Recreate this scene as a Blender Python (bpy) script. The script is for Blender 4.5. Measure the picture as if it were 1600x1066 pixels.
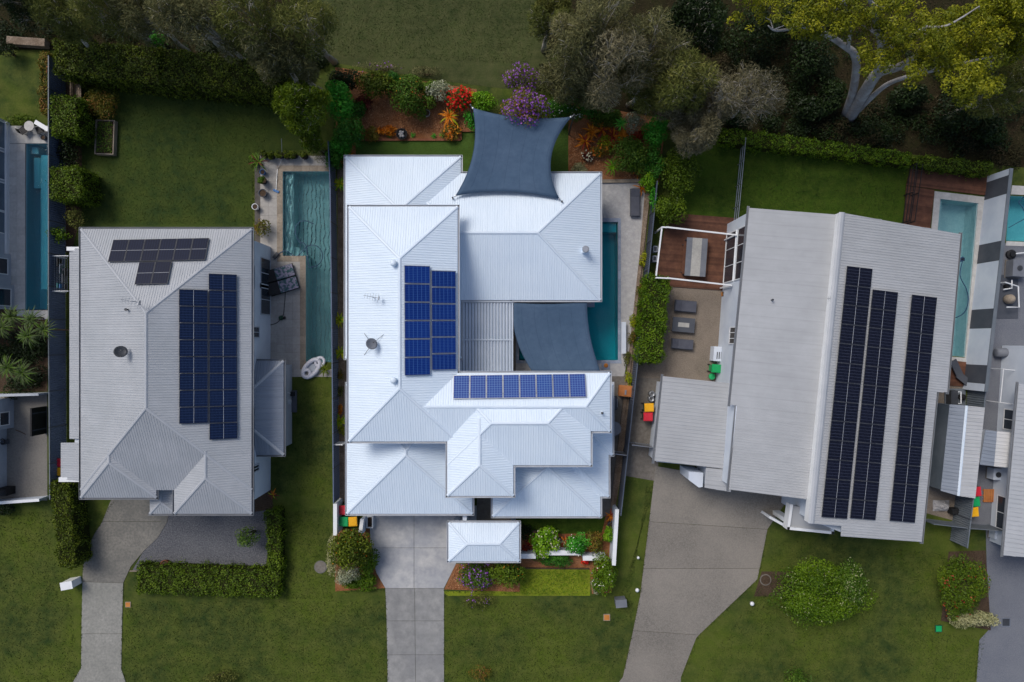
import bpy, bmesh, math, random
import numpy as np
from mathutils import Vector, Matrix
from mathutils.geometry import tessellate_polygon
for o in list(bpy.data.objects): bpy.data.objects.remove(o)
sc = bpy.context.scene
COL = sc.collection
# ------------------------------------------------------------ camera
CAMH = 50.0; FPX = 1600*24/36.0
cam = bpy.data.cameras.new('camera'); cam.lens = 24; cam.sensor_width = 36; cam.clip_end = 2000
camo = bpy.data.objects.new('camera', cam); COL.objects.link(camo)
camo.location = (0, 0, CAMH); camo.rotation_euler = (0, 0, 0)
sc.camera = camo
# ------------------------------------------------------------ sky, sun, exposure
SUN_EL, SUN_AZ = 52, 318          # compass degrees, image top = north
world = bpy.data.worlds.new('World'); sc.world = world; world.use_nodes = True
wn = world.node_tree.nodes; wl = world.node_tree.links
sky = wn.new('ShaderNodeTexSky'); sky.sky_type = 'NISHITA'; sky.sun_disc = False
sky.sun_elevation = math.radians(SUN_EL); sky.sun_rotation = math.radians(SUN_AZ)
sky.air_density = 1.0; sky.dust_density = 3.0; sky.ozone_density = 1.0
bg = wn['Background']; bg.inputs['Strength'].default_value = 0.10
wl.new(sky.outputs[0], bg.inputs[0])
sl = bpy.data.lights.new('sun', 'SUN'); sl.energy = 1.5; sl.angle = math.radians(24); sl.color = (1, .965, .91)
so = bpy.data.objects.new('sun', sl); COL.objects.link(so)
sd = Vector((math.sin(math.radians(SUN_AZ))*math.cos(math.radians(SUN_EL)), math.cos(math.radians(SUN_AZ))*math.cos(math.radians(SUN_EL)), math.sin(math.radians(SUN_EL))))
so.rotation_euler = sd.to_track_quat('Z', 'Y').to_euler(); so.location = (-30, 30, 45)
sc.view_settings.view_transform = 'Standard'; sc.view_settings.look = 'None'
sc.view_settings.exposure = 0.35; sc.view_settings.gamma = 1
# ------------------------------------------------------------ helpers
def W(px, py, h=0.0):
    s = (CAMH-h)/FPX
    return ((px-800)*s, (533-py)*s)
def W3(px, py, h=0.0):
    x, y = W(px, py, h); return Vector((x, y, h))
def srgb(r, g, b):
    f = lambda v: (v/255/12.92) if v/255 <= .04045 else ((v/255+.055)/1.055)**2.4
    return (f(r), f(g), f(b), 1)
MATS = {}
def nd(nt, t, **kw):
    n = nt.nodes.new(t)
    for k, v in kw.items():
        if k in n.inputs: n.inputs[k].default_value = v
        else: setattr(n, k, v)
    return n
def mat(name, c1, c2=None, scale=1.0, rough=.7, spec=.3, metal=0, fine=None, fscale=20, bump=0, bscale=30, detail=4, lo=.35, hi=.65, famt=.35, rnd=0, streak=0):
    """procedural surface: two tones mixed by broad noise, a fine speckle, optional relief; world coordinates so nothing repeats"""
    m = bpy.data.materials.new(name); m.use_nodes = True; nt = m.node_tree
    b = nt.nodes['Principled BSDF']; L = nt.links.new
    b.inputs['Roughness'].default_value = rough; b.inputs['Specular IOR Level'].default_value = spec; b.inputs['Metallic'].default_value = metal
    geo = nd(nt, 'ShaderNodeNewGeometry')
    if c2 is None: c2 = tuple(min(1, v*1.08) for v in c1[:3])+(1,)
    n1 = nd(nt, 'ShaderNodeTexNoise', Scale=scale, Detail=detail, Roughness=.6); L(geo.outputs['Position'], n1.inputs['Vector'])
    mr = nd(nt, 'ShaderNodeMapRange'); mr.inputs[1].default_value = lo; mr.inputs[2].default_value = hi; L(n1.outputs[0], mr.inputs[0])
    mx = nd(nt, 'ShaderNodeMix', data_type='RGBA'); mx.inputs[6].default_value = c1; mx.inputs[7].default_value = c2
    L(mr.outputs[0], mx.inputs[0]); out = mx.outputs[2]
    if fine:
        n2 = nd(nt, 'ShaderNodeTexNoise', Scale=fscale, Detail=3, Roughness=.7); L(geo.outputs['Position'], n2.inputs['Vector'])
        r2 = nd(nt, 'ShaderNodeMapRange'); r2.inputs[1].default_value = .3; r2.inputs[2].default_value = .7; r2.inputs[4].default_value = famt*2; L(n2.outputs[0], r2.inputs[0])
        m2 = nd(nt, 'ShaderNodeMix', data_type='RGBA'); m2.inputs[7].default_value = fine; L(out, m2.inputs[6]); L(r2.outputs[0], m2.inputs[0]); out = m2.outputs[2]
    if streak:   # grime that runs down the sheets, and a thin dirty line at every sheet lap
        tc = nd(nt, 'ShaderNodeTexCoord'); mp = nd(nt, 'ShaderNodeMapping'); mp.inputs['Scale'].default_value = (5, .35, 1); L(tc.outputs['UV'], mp.inputs[0])
        ns = nd(nt, 'ShaderNodeTexNoise', Scale=1.0, Detail=4, Roughness=.65); L(mp.outputs[0], ns.inputs['Vector'])
        rs_ = nd(nt, 'ShaderNodeMapRange'); rs_.inputs[1].default_value = .42; rs_.inputs[2].default_value = .75; rs_.inputs[3].default_value = 1; rs_.inputs[4].default_value = 1-streak; L(ns.outputs[0], rs_.inputs[0])
        sx = nd(nt, 'ShaderNodeSeparateXYZ'); L(tc.outputs['UV'], sx.inputs[0])
        md = nd(nt, 'ShaderNodeMath', operation='MODULO'); md.inputs[1].default_value = .76; L(sx.outputs[0], md.inputs[0])
        ls = nd(nt, 'ShaderNodeMath', operation='LESS_THAN'); ls.inputs[1].default_value = .06; L(md.outputs[0], ls.inputs[0])
        ml = nd(nt, 'ShaderNodeMath', operation='MULTIPLY_ADD'); ml.inputs[1].default_value = -streak*.8; ml.inputs[2].default_value = 1; L(ls.outputs[0], ml.inputs[0])
        mm = nd(nt, 'ShaderNodeMath', operation='MULTIPLY'); L(ml.outputs[0], mm.inputs[0]); L(rs_.outputs[0], mm.inputs[1])
        vs = nd(nt, 'ShaderNodeVectorMath', operation='SCALE'); L(out, vs.inputs[0]); L(mm.outputs[0], vs.inputs['Scale']); out = vs.outputs[0]
    if rnd:
        oi = nd(nt, 'ShaderNodeObjectInfo'); ro = nd(nt, 'ShaderNodeMapRange'); ro.inputs[3].default_value = 1-rnd; ro.inputs[4].default_value = 1+rnd; L(oi.outputs['Random'], ro.inputs[0])
        vr = nd(nt, 'ShaderNodeVectorMath', operation='SCALE'); L(out, vr.inputs[0]); L(ro.outputs[0], vr.inputs['Scale']); out = vr.outputs[0]
    L(out, b.inputs['Base Color'])
    if bump:
        n3 = nd(nt, 'ShaderNodeTexNoise', Scale=bscale, Detail=3); L(geo.outputs['Position'], n3.inputs['Vector'])
        bp = nd(nt, 'ShaderNodeBump', Strength=bump, Distance=.05); L(n3.outputs[0], bp.inputs['Height']); L(bp.outputs[0], b.inputs['Normal'])
    MATS[name] = m
    return m
def mat_leaf(name, cols, rough=.55, trans=.22):
    m = bpy.data.materials.new(name); m.use_nodes = True; nt = m.node_tree; L = nt.links.new
    b = nt.nodes['Principled BSDF']; b.inputs['Roughness'].default_value = rough; b.inputs['Specular IOR Level'].default_value = .25
    at = nd(nt, 'ShaderNodeAttribute', attribute_name='tone')
    cr = nd(nt, 'ShaderNodeValToRGB'); L(at.outputs['Fac'], cr.inputs[0])
    while len(cr.color_ramp.elements) < len(cols): cr.color_ramp.elements.new(.5)
    for i, c in enumerate(cols):
        cr.color_ramp.elements[i].position = i/(len(cols)-1); cr.color_ramp.elements[i].color = c
    L(cr.outputs[0], b.inputs['Base Color'])
    tr = nd(nt, 'ShaderNodeBsdfTranslucent'); L(cr.outputs[0], tr.inputs[0])
    ms = nd(nt, 'ShaderNodeMixShader'); ms.inputs[0].default_value = trans
    L(b.outputs[0], ms.inputs[1]); L(tr.outputs[0], ms.inputs[2]); L(ms.outputs[0], nt.nodes['Material Output'].inputs[0])
    MATS[name] = m
    return m
class MB:
    def __init__(s): s.v = []; s.f = []; s.m = []; s.mi = 0
    def add(s, vs, fs):
        o = len(s.v); s.v += [tuple(v) for v in vs]; s.f += [tuple(i+o for i in f) for f in fs]; s.m += [s.mi]*len(fs); return s
    def box(s, c, size, rz=0, rx=0, ry=0, taper=1.0):
        x, y, z = [d/2 for d in size]
        R = Matrix.Rotation(rz, 3, 'Z') @ Matrix.Rotation(ry, 3, 'Y') @ Matrix.Rotation(rx, 3, 'X')
        vs = []
        for dz, t in ((-z, taper), (z, 1)):
            for dx, dy in ((-x, -y), (x, -y), (x, y), (-x, y)): vs.append(Vector(c)+R @ Vector((dx*t, dy*t, dz)))
        return s.add(vs, [(3, 2, 1, 0), (4, 5, 6, 7), (0, 1, 5, 4), (1, 2, 6, 5), (2, 3, 7, 6), (3, 0, 4, 7)])
    def prism(s, poly, z0, z1):
        """poly 2d, any winding; convex or simple"""
        a = sum(poly[i][0]*poly[(i+1) % len(poly)][1]-poly[(i+1) % len(poly)][0]*poly[i][1] for i in range(len(poly)))
        if a < 0: poly = poly[::-1]
        n = len(poly); vs = [(x, y, z0) for x, y in poly]+[(x, y, z1) for x, y in poly]
        return s.add(vs, [tuple(range(n-1, -1, -1)), tuple(range(n, 2*n))]+[(i, (i+1) % n, n+(i+1) % n, n+i) for i in range(n)])
    def slab(s, top, th):
        """3d polygon as top, extruded down by th"""
        n = len(top); top = [Vector(p) for p in top]
        nrm = Vector((0, 0, 0))
        for i in range(n): nrm += top[i].cross(top[(i+1) % n])
        if nrm.z < 0: top = top[::-1]
        vs = top+[p-Vector((0, 0, th)) for p in top]
        return s.add(vs, [tuple(range(n)), tuple(range(2*n-1, n-1, -1))]+[(i, n+i, n+(i+1) % n, (i+1) % n) for i in range(n)])
    def tube(s, pts, rad, k=6, cap=True):
        pts = [Vector(p) for p in pts]; n = len(pts)
        if not hasattr(rad, '__len__'): rad = [rad]*n
        vs = []; 
        up = Vector((0, 0, 1)); d0 = (pts[-1]-pts[0]).normalized()
        if abs(d0.z) > .8: up = Vector((1, 0, 0))
        for i, p in enumerate(pts):
            d = (pts[min(i+1, n-1)]-pts[max(i-1, 0)]).normalized()
            a = d.cross(up)
            a = a.normalized() if a.length > 1e-5 else Vector((1, 0, 0)); b = a.cross(d)
            for j in range(k):
                t = 2*math.pi*j/k; vs.append(p+(a*math.cos(t)+b*math.sin(t))*rad[i])
        fs = [(i*k+j, i*k+(j+1) % k, (i+1)*k+(j+1) % k, (i+1)*k+j) for i in range(n-1) for j in range(k)]
        if cap: fs += [tuple(range(k-1, -1, -1)), tuple(range((n-1)*k, n*k))]
        return s.add(vs, fs)
    def lathe(s, c, prof, k=16):
        vs = []
        for r, z in prof:
            for j in range(k):
                t = 2*math.pi*j/k; vs.append((c[0]+r*math.cos(t), c[1]+r*math.sin(t), c[2]+z))
        n = len(prof)
        fs = [(i*k+j, i*k+(j+1) % k, (i+1)*k+(j+1) % k, (i+1)*k+j) for i in range(n-1) for j in range(k)]
        fs += [tuple(range(k-1, -1, -1)), tuple(range((n-1)*k, n*k))]
        return s.add(vs, fs)
    def build(s, name, mats, parent=None, smooth=False, bevel=0):
        org = wloc(parent) if parent else Vector((0, 0, 0))
        me = bpy.data.meshes.new(name)
        me.from_pydata([(v[0]-org.x, v[1]-org.y, v[2]-org.z) for v in s.v], [], s.f)
        if not isinstance(mats, (list, tuple)): mats = [mats]
        for m in mats: me.materials.append(MATS[m] if isinstance(m, str) else m)
        if len(mats) > 1: me.polygons.foreach_set('material_index', s.m)
        if smooth: me.polygons.foreach_set('use_smooth', [True]*len(me.polygons))
        me.update()
        return link(name, me, parent)
def link(name, me, parent=None):
    o = bpy.data.objects.new(name, me); COL.objects.link(o)
    if parent: o.parent = parent
    return o
def wloc(o):
    v = Vector((0, 0, 0))
    while o: v += o.location; o = o.parent
    return v
def tag(o, label=None, cat=None, group=None, kind=None):
    if label: o['label'] = label
    if cat: o['category'] = cat
    if group: o['group'] = group
    if kind: o['kind'] = kind
    return o
def thing(name, label, cat, loc=(0, 0, 0), group=None):
    o = bpy.data.objects.new(name, None); o.empty_display_size = .3; COL.objects.link(o); o.location = loc
    return tag(o, label, cat, group)
def copy_tree(o, parent=None):
    c = o.copy(); COL.objects.link(c); c.parent = parent
    for ch in [x for x in o.children]: copy_tree(ch, c)
    return c
def place(o, px, py, rz=0, z=0, label=None, group=None):
    x, y = W(px, py, 0); o.location = (x, y, z); o.rotation_euler = (0, 0, math.radians(rz))
    if label: o['label'] = label
    if group: o['group'] = group
    return o
def pp(pts, h=0): return [W(x, y, h) for x, y in pts]
def rect(x0, y0, x1, y1): return [(x0, y0), (x1, y0), (x1, y1), (x0, y1)]
def struct(name, pts, z, m, holes=(), kind='structure', label=None, h=0, sub=0):
    """flat sheet from photo-pixel outline"""
    loops = [[Vector((*W(x, y, h), z)) for x, y in L] for L in [pts]+list(holes)]
    vs = [v for L in loops for v in L]
    tris = tessellate_polygon(loops)
    me = bpy.data.meshes.new(name)
    fs = []
    for t in tris:
        a, b, c = [vs[i] for i in t]
        fs.append(t if (b-a).cross(c-a).z > 0 else t[::-1])
    me.from_pydata([tuple(v) for v in vs], [], fs); me.materials.append(MATS[m]); me.update()
    o = link(name, me); o['kind'] = kind
    if label: o['label'] = label
    return o
def fill_quad(parent, quad, nu, nv, gap, z0, z1, m, name, h=0, stagger=False, jit=0, rng=random, skip=None):
    """nu x nv separate pieces inside a photo-pixel quad, each its own object; identical shapes share a mesh"""
    q = [Vector(W(x, y, h)) for x, y in quad]; cache = {}
    B = lambda u, v: (q[0]*(1-u)*(1-v)+q[1]*u*(1-v)+q[2]*u*v+q[3]*(1-u)*v)
    org = wloc(parent); out = []
    for j in range(nv):
        for i in range(nu):
            if skip and skip(i, j): continue
            c = B((i+.5)/nu, (j+.5)/nv)
            cs = [B((i+a)/nu, (j+b)/nv)-c for a, b in ((0, 0), (1, 0), (1, 1), (0, 1))]
            cs = [p*(1-gap/max(p.length, .01)*.7) for p in cs]
            key = tuple((round(p.x, 2), round(p.y, 2)) for p in cs)
            if key not in cache:
                mb = MB().prism([tuple(p) for p in cs], 0, z1-z0)
                me = bpy.data.meshes.new(name); me.from_pydata(mb.v, [], mb.f); me.materials.append(MATS[m]); cache[key] = me
            o = link(name, cache[key], parent)
            o.location = (c.x-org.x, c.y-org.y, z0-org.z+rng.uniform(-jit, jit)); out.append(o)
    return out
# ------------------------------------------------------------ foliage
def quads_obj(name, V, tone, m, parent=None):
    """V (n,4,3) world coordinates"""
    n = len(V); me = bpy.data.meshes.new(name)
    org = wloc(parent) if parent else Vector((0, 0, 0))
    V = V-np.array(org)[None, None, :]
    me.vertices.add(n*4); me.vertices.foreach_set('co', V.reshape(-1).astype(np.float32))
    me.loops.add(n*4); me.loops.foreach_set('vertex_index', np.arange(n*4, dtype=np.int32))
    me.polygons.add(n); me.polygons.foreach_set('loop_start', np.arange(0, n*4, 4, dtype=np.int32))
    try: me.polygons.foreach_set('loop_total', np.full(n, 4, dtype=np.int32))
    except Exception: pass
    a = me.attributes.new('tone', 'FLOAT', 'FACE'); a.data.foreach_set('value', tone.astype(np.float32))
    me.materials.append(MATS[m]); me.update(calc_edges=True); me.validate()
    return link(name, me, parent)
def unit(a): return a/np.maximum(np.linalg.norm(a, axis=1, keepdims=True), 1e-6)
def leaves(P, N, L, Wd, rng, spread=.6, lay=0.0, along=None):
    n = len(P)
    nr = unit(N+rng.normal(0, spread, (n, 3))+np.array([0, 0, lay]))
    t = unit(np.cross(nr, rng.normal(0, 1, (n, 3)))) if along is None else unit(along+rng.normal(0, .35, (n, 3)))
    b = unit(np.cross(nr, t)); nr = np.cross(t, b)
    l = (L*rng.uniform(.6, 1.35, n))[:, None]; w = (Wd*rng.uniform(.7, 1.3, n))[:, None]
    return np.stack([P-t*l*.5, P+b*w*.5+nr*w*.15, P+t*l*.5-nr*l*.12, P-b*w*.5+nr*w*.15], 1)
def blob_pts(blobs, n, rng, inner=.18, zmin=-.55):
    bl = np.array(blobs, float); ar = (bl[:, 3]*bl[:, 4]+bl[:, 3]*bl[:, 5]+bl[:, 4]*bl[:, 5]); ar /= ar.sum()
    k = rng.choice(len(bl), n, p=ar)
    z = rng.uniform(zmin, 1, n); a = rng.uniform(0, 2*math.pi, n); r = np.sqrt(1-z*z)
    D = np.stack([r*np.cos(a), r*np.sin(a), z], 1)
    rad = np.where(rng.uniform(0, 1, n) < inner, rng.uniform(.35, .85, n), rng.uniform(.82, 1.08, n))[:, None]
    P = bl[k, :3]+D*bl[k, 3:6]*rad
    return P, unit(D/bl[k, 3:6]), k
def lumpy(c, r, k, rng, sub=(.32, .5), shell=.68, zlo=-.15):
    """sub-clumps over an ellipsoid"""
    out = []
    for i in range(k):
        z = rng.uniform(zlo, 1); a = rng.uniform(0, 2*math.pi); q = math.sqrt(max(0, 1-z*z)); s = rng.uniform(*sub)
        d = rng.uniform(shell*.75, shell*1.12)
        out.append((c[0]+q*math.cos(a)*r[0]*d, c[1]+q*math.sin(a)*r[1]*d, c[2]+z*r[2]*d, r[0]*s, r[1]*s, r[2]*s))
    return out
def tones(k, n, rng, a=.5):
    ct = rng.uniform(0, 1, k.max()+1)
    return np.clip(ct[k]*a+rng.uniform(0, 1, n)*(1-a), 0, 1)
SEED = [11]
def nrng():
    SEED[0] += 1; return np.random.default_rng(SEED[0])
def shrub(name, label, px, py, h, rx, ry, m, cat='shrub', n=None, leaf=(.16, .08), group=None, flowers=None, base=None, lumps=16, flat=.5, spread=.6, sub=(.32, .5)):
    """px,py,rx,ry: crown centre and radii in photo pixels, h its height in metres"""
    rng = nrng(); hm = h*.6; s = (CAMH-hm)/FPX
    cx, cy = W(px, py, hm); RX, RY = rx*s, ry*s
    bx, by = (cx, cy) if base is None else W(*base)
    t = thing(name, label, cat, (bx, by, 0), group)
    rz = h*flat; cz = h-rz
    bl = lumpy((cx, cy, cz), (RX, RY, rz), lumps, rng, sub)+[(cx, cy, cz, RX*.72, RY*.72, rz*.8)]
    if n is None: n = int(min(9000, max(500, 900*RX*RY*math.pi*(.16*.08)/(leaf[0]*leaf[1])*.33)))
    P, N, k = blob_pts(bl, n, rng); P[:, 2] = np.maximum(P[:, 2], .05)
    quads_obj('foliage', leaves(P, N, leaf[0], leaf[1], rng, spread, .25), tones(k, n, rng, .6), m, t)
    mb = MB(); st = random.Random(SEED[0])
    for i in range(5):
        b = bl[st.randrange(len(bl))]
        mb.tube([(bx+st.uniform(-.06, .06), by+st.uniform(-.06, .06), -.02), ((bx+b[0])/2+st.uniform(-.1, .1), (by+b[1])/2, b[2]*.5), (b[0], b[1], b[2])], [.045, .03, .012], 5)
    mb.build('stem', 'bark', t)
    if flowers:
        fm, fn, fs = flowers
        P, N, k = blob_pts(bl[:-1], fn, rng, 0, .05); P += N*.05
        o = quads_obj('flowers', leaves(P, N, fs, fs*.9, rng, .35, .3), rng.uniform(0, 1, fn), fm, t); o['kind'] = 'stuff'
    return t
def hedge(name, label, quad, h, m, group=None, n=None, leaf=(.13, .075), cat='hedge', rnd=.12, lump=.2):
    """clipped hedge: quad outline of its TOP in photo pixels at height h"""
    rng = nrng(); q = np.array([W(x, y, h) for x, y in quad]); c = q.mean(0)
    t = thing(name, label, cat, (c[0], c[1], 0), group)
    # area-weighted points on top and four sides
    e = np.roll(q, -1, 0)-q; el = np.linalg.norm(e, axis=1)
    top = .5*abs(np.cross(q[2]-q[0], q[3]-q[1])); ar = np.array([top]+[l*h*.8 for l in el]); tot = ar.sum()
    if n is None: n = int(min(16000, tot*240*(.13*.075)/(leaf[0]*leaf[1])))
    f = rng.choice(5, n, p=ar/tot); u = rng.uniform(0, 1, n); v = rng.uniform(0, 1, n)
    P = np.zeros((n, 3)); N = np.zeros((n, 3))
    i = f == 0
    B = (q[0][None]*((1-u)*(1-v))[:, None]+q[1][None]*(u*(1-v))[:, None]+q[2][None]*(u*v)[:, None]+q[3][None]*((1-u)*v)[:, None])
    P[i, :2] = B[i]; P[i, 2] = h; N[i] = (0, 0, 1)
    for k in range(4):
        i = f == k+1; P[i, :2] = q[k]+e[k]*u[i][:, None]; P[i, 2] = h*(1-v[i]**1.3*.97)
        o = np.array([e[k][1], -e[k][0]]); o = o/np.linalg.norm(o)
        if np.dot(o, (q[k]+e[k]*.5)-c) < 0: o = -o
        N[i, :2] = o
    # waviness of the clipped surface, rounded shoulders
    w = (np.sin(P[:, 0]*3.1+P[:, 2]*2+SEED[0])*np.sin(P[:, 1]*2.7+1.3)+.6*np.sin(P[:, 0]*7.3+P[:, 1]*6.1))*lump*.6
    P += N*w[:, None]+rng.normal(0, .05, (n, 3))+N*(rng.uniform(0, 1, n) < .05)[:, None]*rng.uniform(.05, .28, n)[:, None]
    dc = P[:, :2]-c; P[:, :2] -= dc*(np.maximum(0, P[:, 2]-h+rnd*2)/(rnd*2))[:, None]*.02
    cell = (np.floor(P[:, 0]*2.2)*7+np.floor(P[:, 1]*2.2)*13+np.floor(P[:, 2]*2)*3).astype(int) % 97
    quads_obj('foliage', leaves(P, N, leaf[0], leaf[1], rng, .7, .15), np.clip(rng.uniform(0, 1, 97)[cell]*.45+rng.uniform(0, 1, n)*.55, 0, 1), m, t)
    qi = [tuple(c+(p-c)*(1-.16/max(.3, np.linalg.norm(p-c)))) for p in q]
    MB().prism(qi, -.02, h-.1).build('inner_growth', 'twigs', t)
    return t
def rosette(name, label, px, py, h, R, n, m, group=None, width=.09, rise=.5, cat='plant', stem=None, seed=None, tiers=2):
    """strappy plant: every leaf an object of its own; R leaf length in metres"""
    rs = random.Random(seed if seed is not None else SEED[0]); SEED[0] += 1
    x, y = W(px, py, h); t = thing(name, label, cat, (x, y, 0), group)
    if stem or h > .3: MB().tube([(x, y, -.02), (x+.02, y, h*.6), (x, y, h+.02)], [.06, .05, .04], 6).build('stem', 'bark', t)
    else: MB().lathe((x, y, -.02), [(.09, 0), (.1, .1), (.05, h+.06)], 8).build('stem', 'bark', t)
    # one leaf mesh along +X, keeled and drooping
    me = bpy.data.meshes.new('leaf'); V = []; F = []; K = 5
    for i in range(K+1):
        u = i/K; w = width*(math.sin(math.pi*min(1, .12+u*.9))**.7)*.5 if i < K else .004
        z = rise*R*(u-1.15*u*u*.95); xx = R*u*(1-.08*u)
        V += [(xx, -w, z+w*.35), (xx, 0, z), (xx, w, z+w*.35)]
    for i in range(K):
        a = i*3; F += [(a, a+3, a+4, a+1), (a+1, a+4, a+5, a+2)]
    me.from_pydata(V, [], F); ms = m if isinstance(m, (list, tuple)) else [m]
    for q in ms[:1]: me.materials.append(MATS[q])
    mes = [me]
    for q in ms[1:]:
        m2 = me.copy(); m2.materials.clear(); m2.materials.append(MATS[q]); mes.append(m2)
    for me_ in mes:
        a = me_.attributes.new('tone', 'FLOAT', 'FACE'); a.data.foreach_set('value', [rs.uniform(.2, .9) for _ in me_.polygons])
    for i in range(n):
        o = link('leaf', mes[rs.randrange(len(mes))], t)
        tier = i % tiers; s = rs.uniform(.75, 1.1)*(1-.22*tier)
        o.location = (0, 0, h+.02+.05*tier); o.scale = (s, s, s)
        o.rotation_euler = (rs.uniform(-.3, .3), -tier*.38+rs.uniform(-.15, .2), 2*math.pi*i/n*1.0+rs.uniform(-.25, .25)+tier)
    return t
def tree(name, label, px, py, h, r, m, n=7000, leaf=(.3, .05), group=None, clumps=16, bare=0, base=None, sub=(.28, .46), spread=.7, bark='bark_pale', depth=.68, vert=0.0, limb_r=.07):
    """px,py,r crown in pixels at height .8h"""
    rng = nrng(); rs = random.Random(SEED[0]); hm = h*.8; s = (CAMH-hm)/FPX
    cx, cy = W(px, py, hm); R = r*s
    bx, by = (cx+rs.uniform(-.4, .4), cy+rs.uniform(-.4, .4)) if base is None else W(*base)
    t = thing(name, label, 'tree', (bx, by, 0), group)
    rz = h*depth*.5; bl = lumpy((cx, cy, h-rz), (R, R, rz), clumps, rng, sub, .72, -.5)
    P, N, k = blob_pts(bl, n, rng, .35, -.6)
    al = None
    if vert: al = unit(N*.6+rng.normal(0, .5, (n, 3))+np.array([0, 0, vert]))
    quads_obj('crown', leaves(P, N, leaf[0], leaf[1], rng, spread, .2, al), tones(k, n, rng, .55), m, t)
    mb = MB(); th = h*(1-depth)*.95
    mid = Vector((bx*.6+cx*.4+rs.uniform(-.3, .3), by*.6+cy*.4+rs.uniform(-.3, .3), th))
    mb.tube([(bx, by, -.05), ((bx+mid.x)/2+rs.uniform(-.2, .2), (by+mid.y)/2, th*.5), mid, (cx, cy, h-rz)], [.2+h*.008, .17, .13, .05], 8)
    mb.build('trunk', bark, t, True)
    mb = MB()
    for b in bl:
        e = Vector(b[:3]); kk = rs.uniform(.25, .8); a = mid.lerp(Vector((cx, cy, h-rz)), kk*.8)
        m1 = a.lerp(e, .5)+Vector((rs.uniform(-.3, .3), rs.uniform(-.3, .3), rs.uniform(-.1, .3)))
        mb.tube([a, m1, e], [limb_r, limb_r*.6, .018], 5)
        for q in range(3+bare):
            d = Vector((rs.gauss(0, 1), rs.gauss(0, 1), rs.uniform(.1, .9))).normalized()*(b[3]*rs.uniform(.7, 1.15))
            mb.tube([m1.lerp(e, rs.uniform(.4, 1)), e+d*.55+Vector((0, 0, .05)), e+d], [limb_r*.35, limb_r*.22, .008], 4)
    mb.build('branches', bark, t)
    return t
# ------------------------------------------------------------ materials
def mat_grass(name, a, b, c, s1=.25, s2=3.0):
    m = mat(name, a, b, scale=s1, rough=.9, spec=.1, fine=c, fscale=s2, bump=.6, bscale=28, detail=3, lo=.40, hi=.60, famt=.42)
    # second, much finer mottling of the blades
    nt = m.node_tree; L = nt.links.new; b_ = nt.nodes['Principled BSDF']
    src = b_.inputs['Base Color'].links[0].from_socket
    geo = nd(nt, 'ShaderNodeNewGeometry')
    def term(tex, lo, hi, a0, a1, src=None):
        r = nd(nt, 'ShaderNodeMapRange'); r.inputs[1].default_value = lo; r.inputs[2].default_value = hi; r.inputs[3].default_value = a0; r.inputs[4].default_value = a1; L(tex, r.inputs[0]); return r.outputs[0]
    n1 = nd(nt, 'ShaderNodeTexNoise', Scale=9.0, Detail=3, Roughness=.75); n2 = nd(nt, 'ShaderNodeTexNoise', Scale=.9, Detail=5, Roughness=.6); n3 = nd(nt, 'ShaderNodeTexWave', Scale=.32, Distortion=1.2, Detail=2.0); n3.bands_direction = 'Y'
    for q in (n1, n2, n3): L(geo.outputs['Position'], q.inputs['Vector'])
    out = None
    for t_ in (term(n1.outputs[0], .3, .7, .82, 1.18), term(n2.outputs[0], .28, .42, .8, 1.0), term(n3.outputs['Fac'], .2, .8, .975, 1.025)):
        if out is None: out = t_
        else:
            mu = nd(nt, 'ShaderNodeMath', operation='MULTIPLY'); L(out, mu.inputs[0]); L(t_, mu.inputs[1]); out = mu.outputs[0]
    v = nd(nt, 'ShaderNodeVectorMath', operation='SCALE'); L(src, v.inputs[0]); L(out, v.inputs['Scale']); L(v.outputs[0], b_.inputs['Base Color'])
    return m
mat_grass('grass', srgb(42, 59, 27), srgb(72, 87, 26), srgb(86, 92, 42), .17, 1.1)  # lawn greens darkened in colour to carry the dimming outside the lot
mat_grass('grass_back', srgb(36, 55, 28), srgb(58, 73, 29), srgb(68, 78, 34), .22, 1.2)
mat_grass('grass_park', srgb(48, 58, 30), srgb(68, 76, 42), srgb(78, 80, 50), .18, 1.5)
mat_grass('grass_deep', srgb(38, 62, 16), srgb(60, 84, 22), srgb(74, 90, 30), .25, 1.4)
mat_grass('grass_bright', srgb(78, 100, 16), srgb(112, 130, 26), srgb(126, 130, 44), .9, 4)
mat_grass('grass_turf', srgb(58, 84, 34), srgb(70, 96, 42), srgb(64, 82, 30), .6, 5)
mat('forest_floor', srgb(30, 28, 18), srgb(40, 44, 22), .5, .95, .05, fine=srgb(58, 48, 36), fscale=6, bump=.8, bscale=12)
mat('mulch', srgb(142, 92, 58), srgb(164, 118, 84), 1.4, .95, .05, fine=srgb(108, 70, 46), fscale=12, bump=.9, bscale=24)
mat('soil', srgb(52, 42, 34), srgb(70, 58, 48), 1.5, .95, .05, fine=srgb(96, 80, 66), fscale=12, bump=.8, bscale=20)
mat('gravel_dark', srgb(58, 61, 70), srgb(76, 78, 84), .7, .95, .1, fine=srgb(122, 122, 124), fscale=11, bump=.9, bscale=16, famt=.42)
mat('gravel_brown', srgb(98, 90, 82), srgb(116, 106, 96), .8, .9, .15, fine=srgb(150, 138, 124), fscale=16, bump=.7, bscale=22)
mat('pebble', srgb(128, 112, 96), srgb(158, 142, 126), 1.5, .9, .1, fine=srgb(84, 70, 58), fscale=10, bump=1, bscale=14)
mat('conc_in', srgb(163, 164, 167), srgb(188, 186, 183), .45, .8, .25, fine=srgb(136, 139, 146), fscale=1.4, bump=.15, bscale=40, famt=.35, rnd=.03)
mat('conc_out_dim', srgb(134, 134, 134), srgb(154, 153, 150), .5, .85, .2, fine=srgb(118, 118, 118), fscale=1.6, bump=.15, bscale=40, famt=.4, rnd=.04)  # slabs past the joint; dimming beyond the boundary is put into their colour
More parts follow.
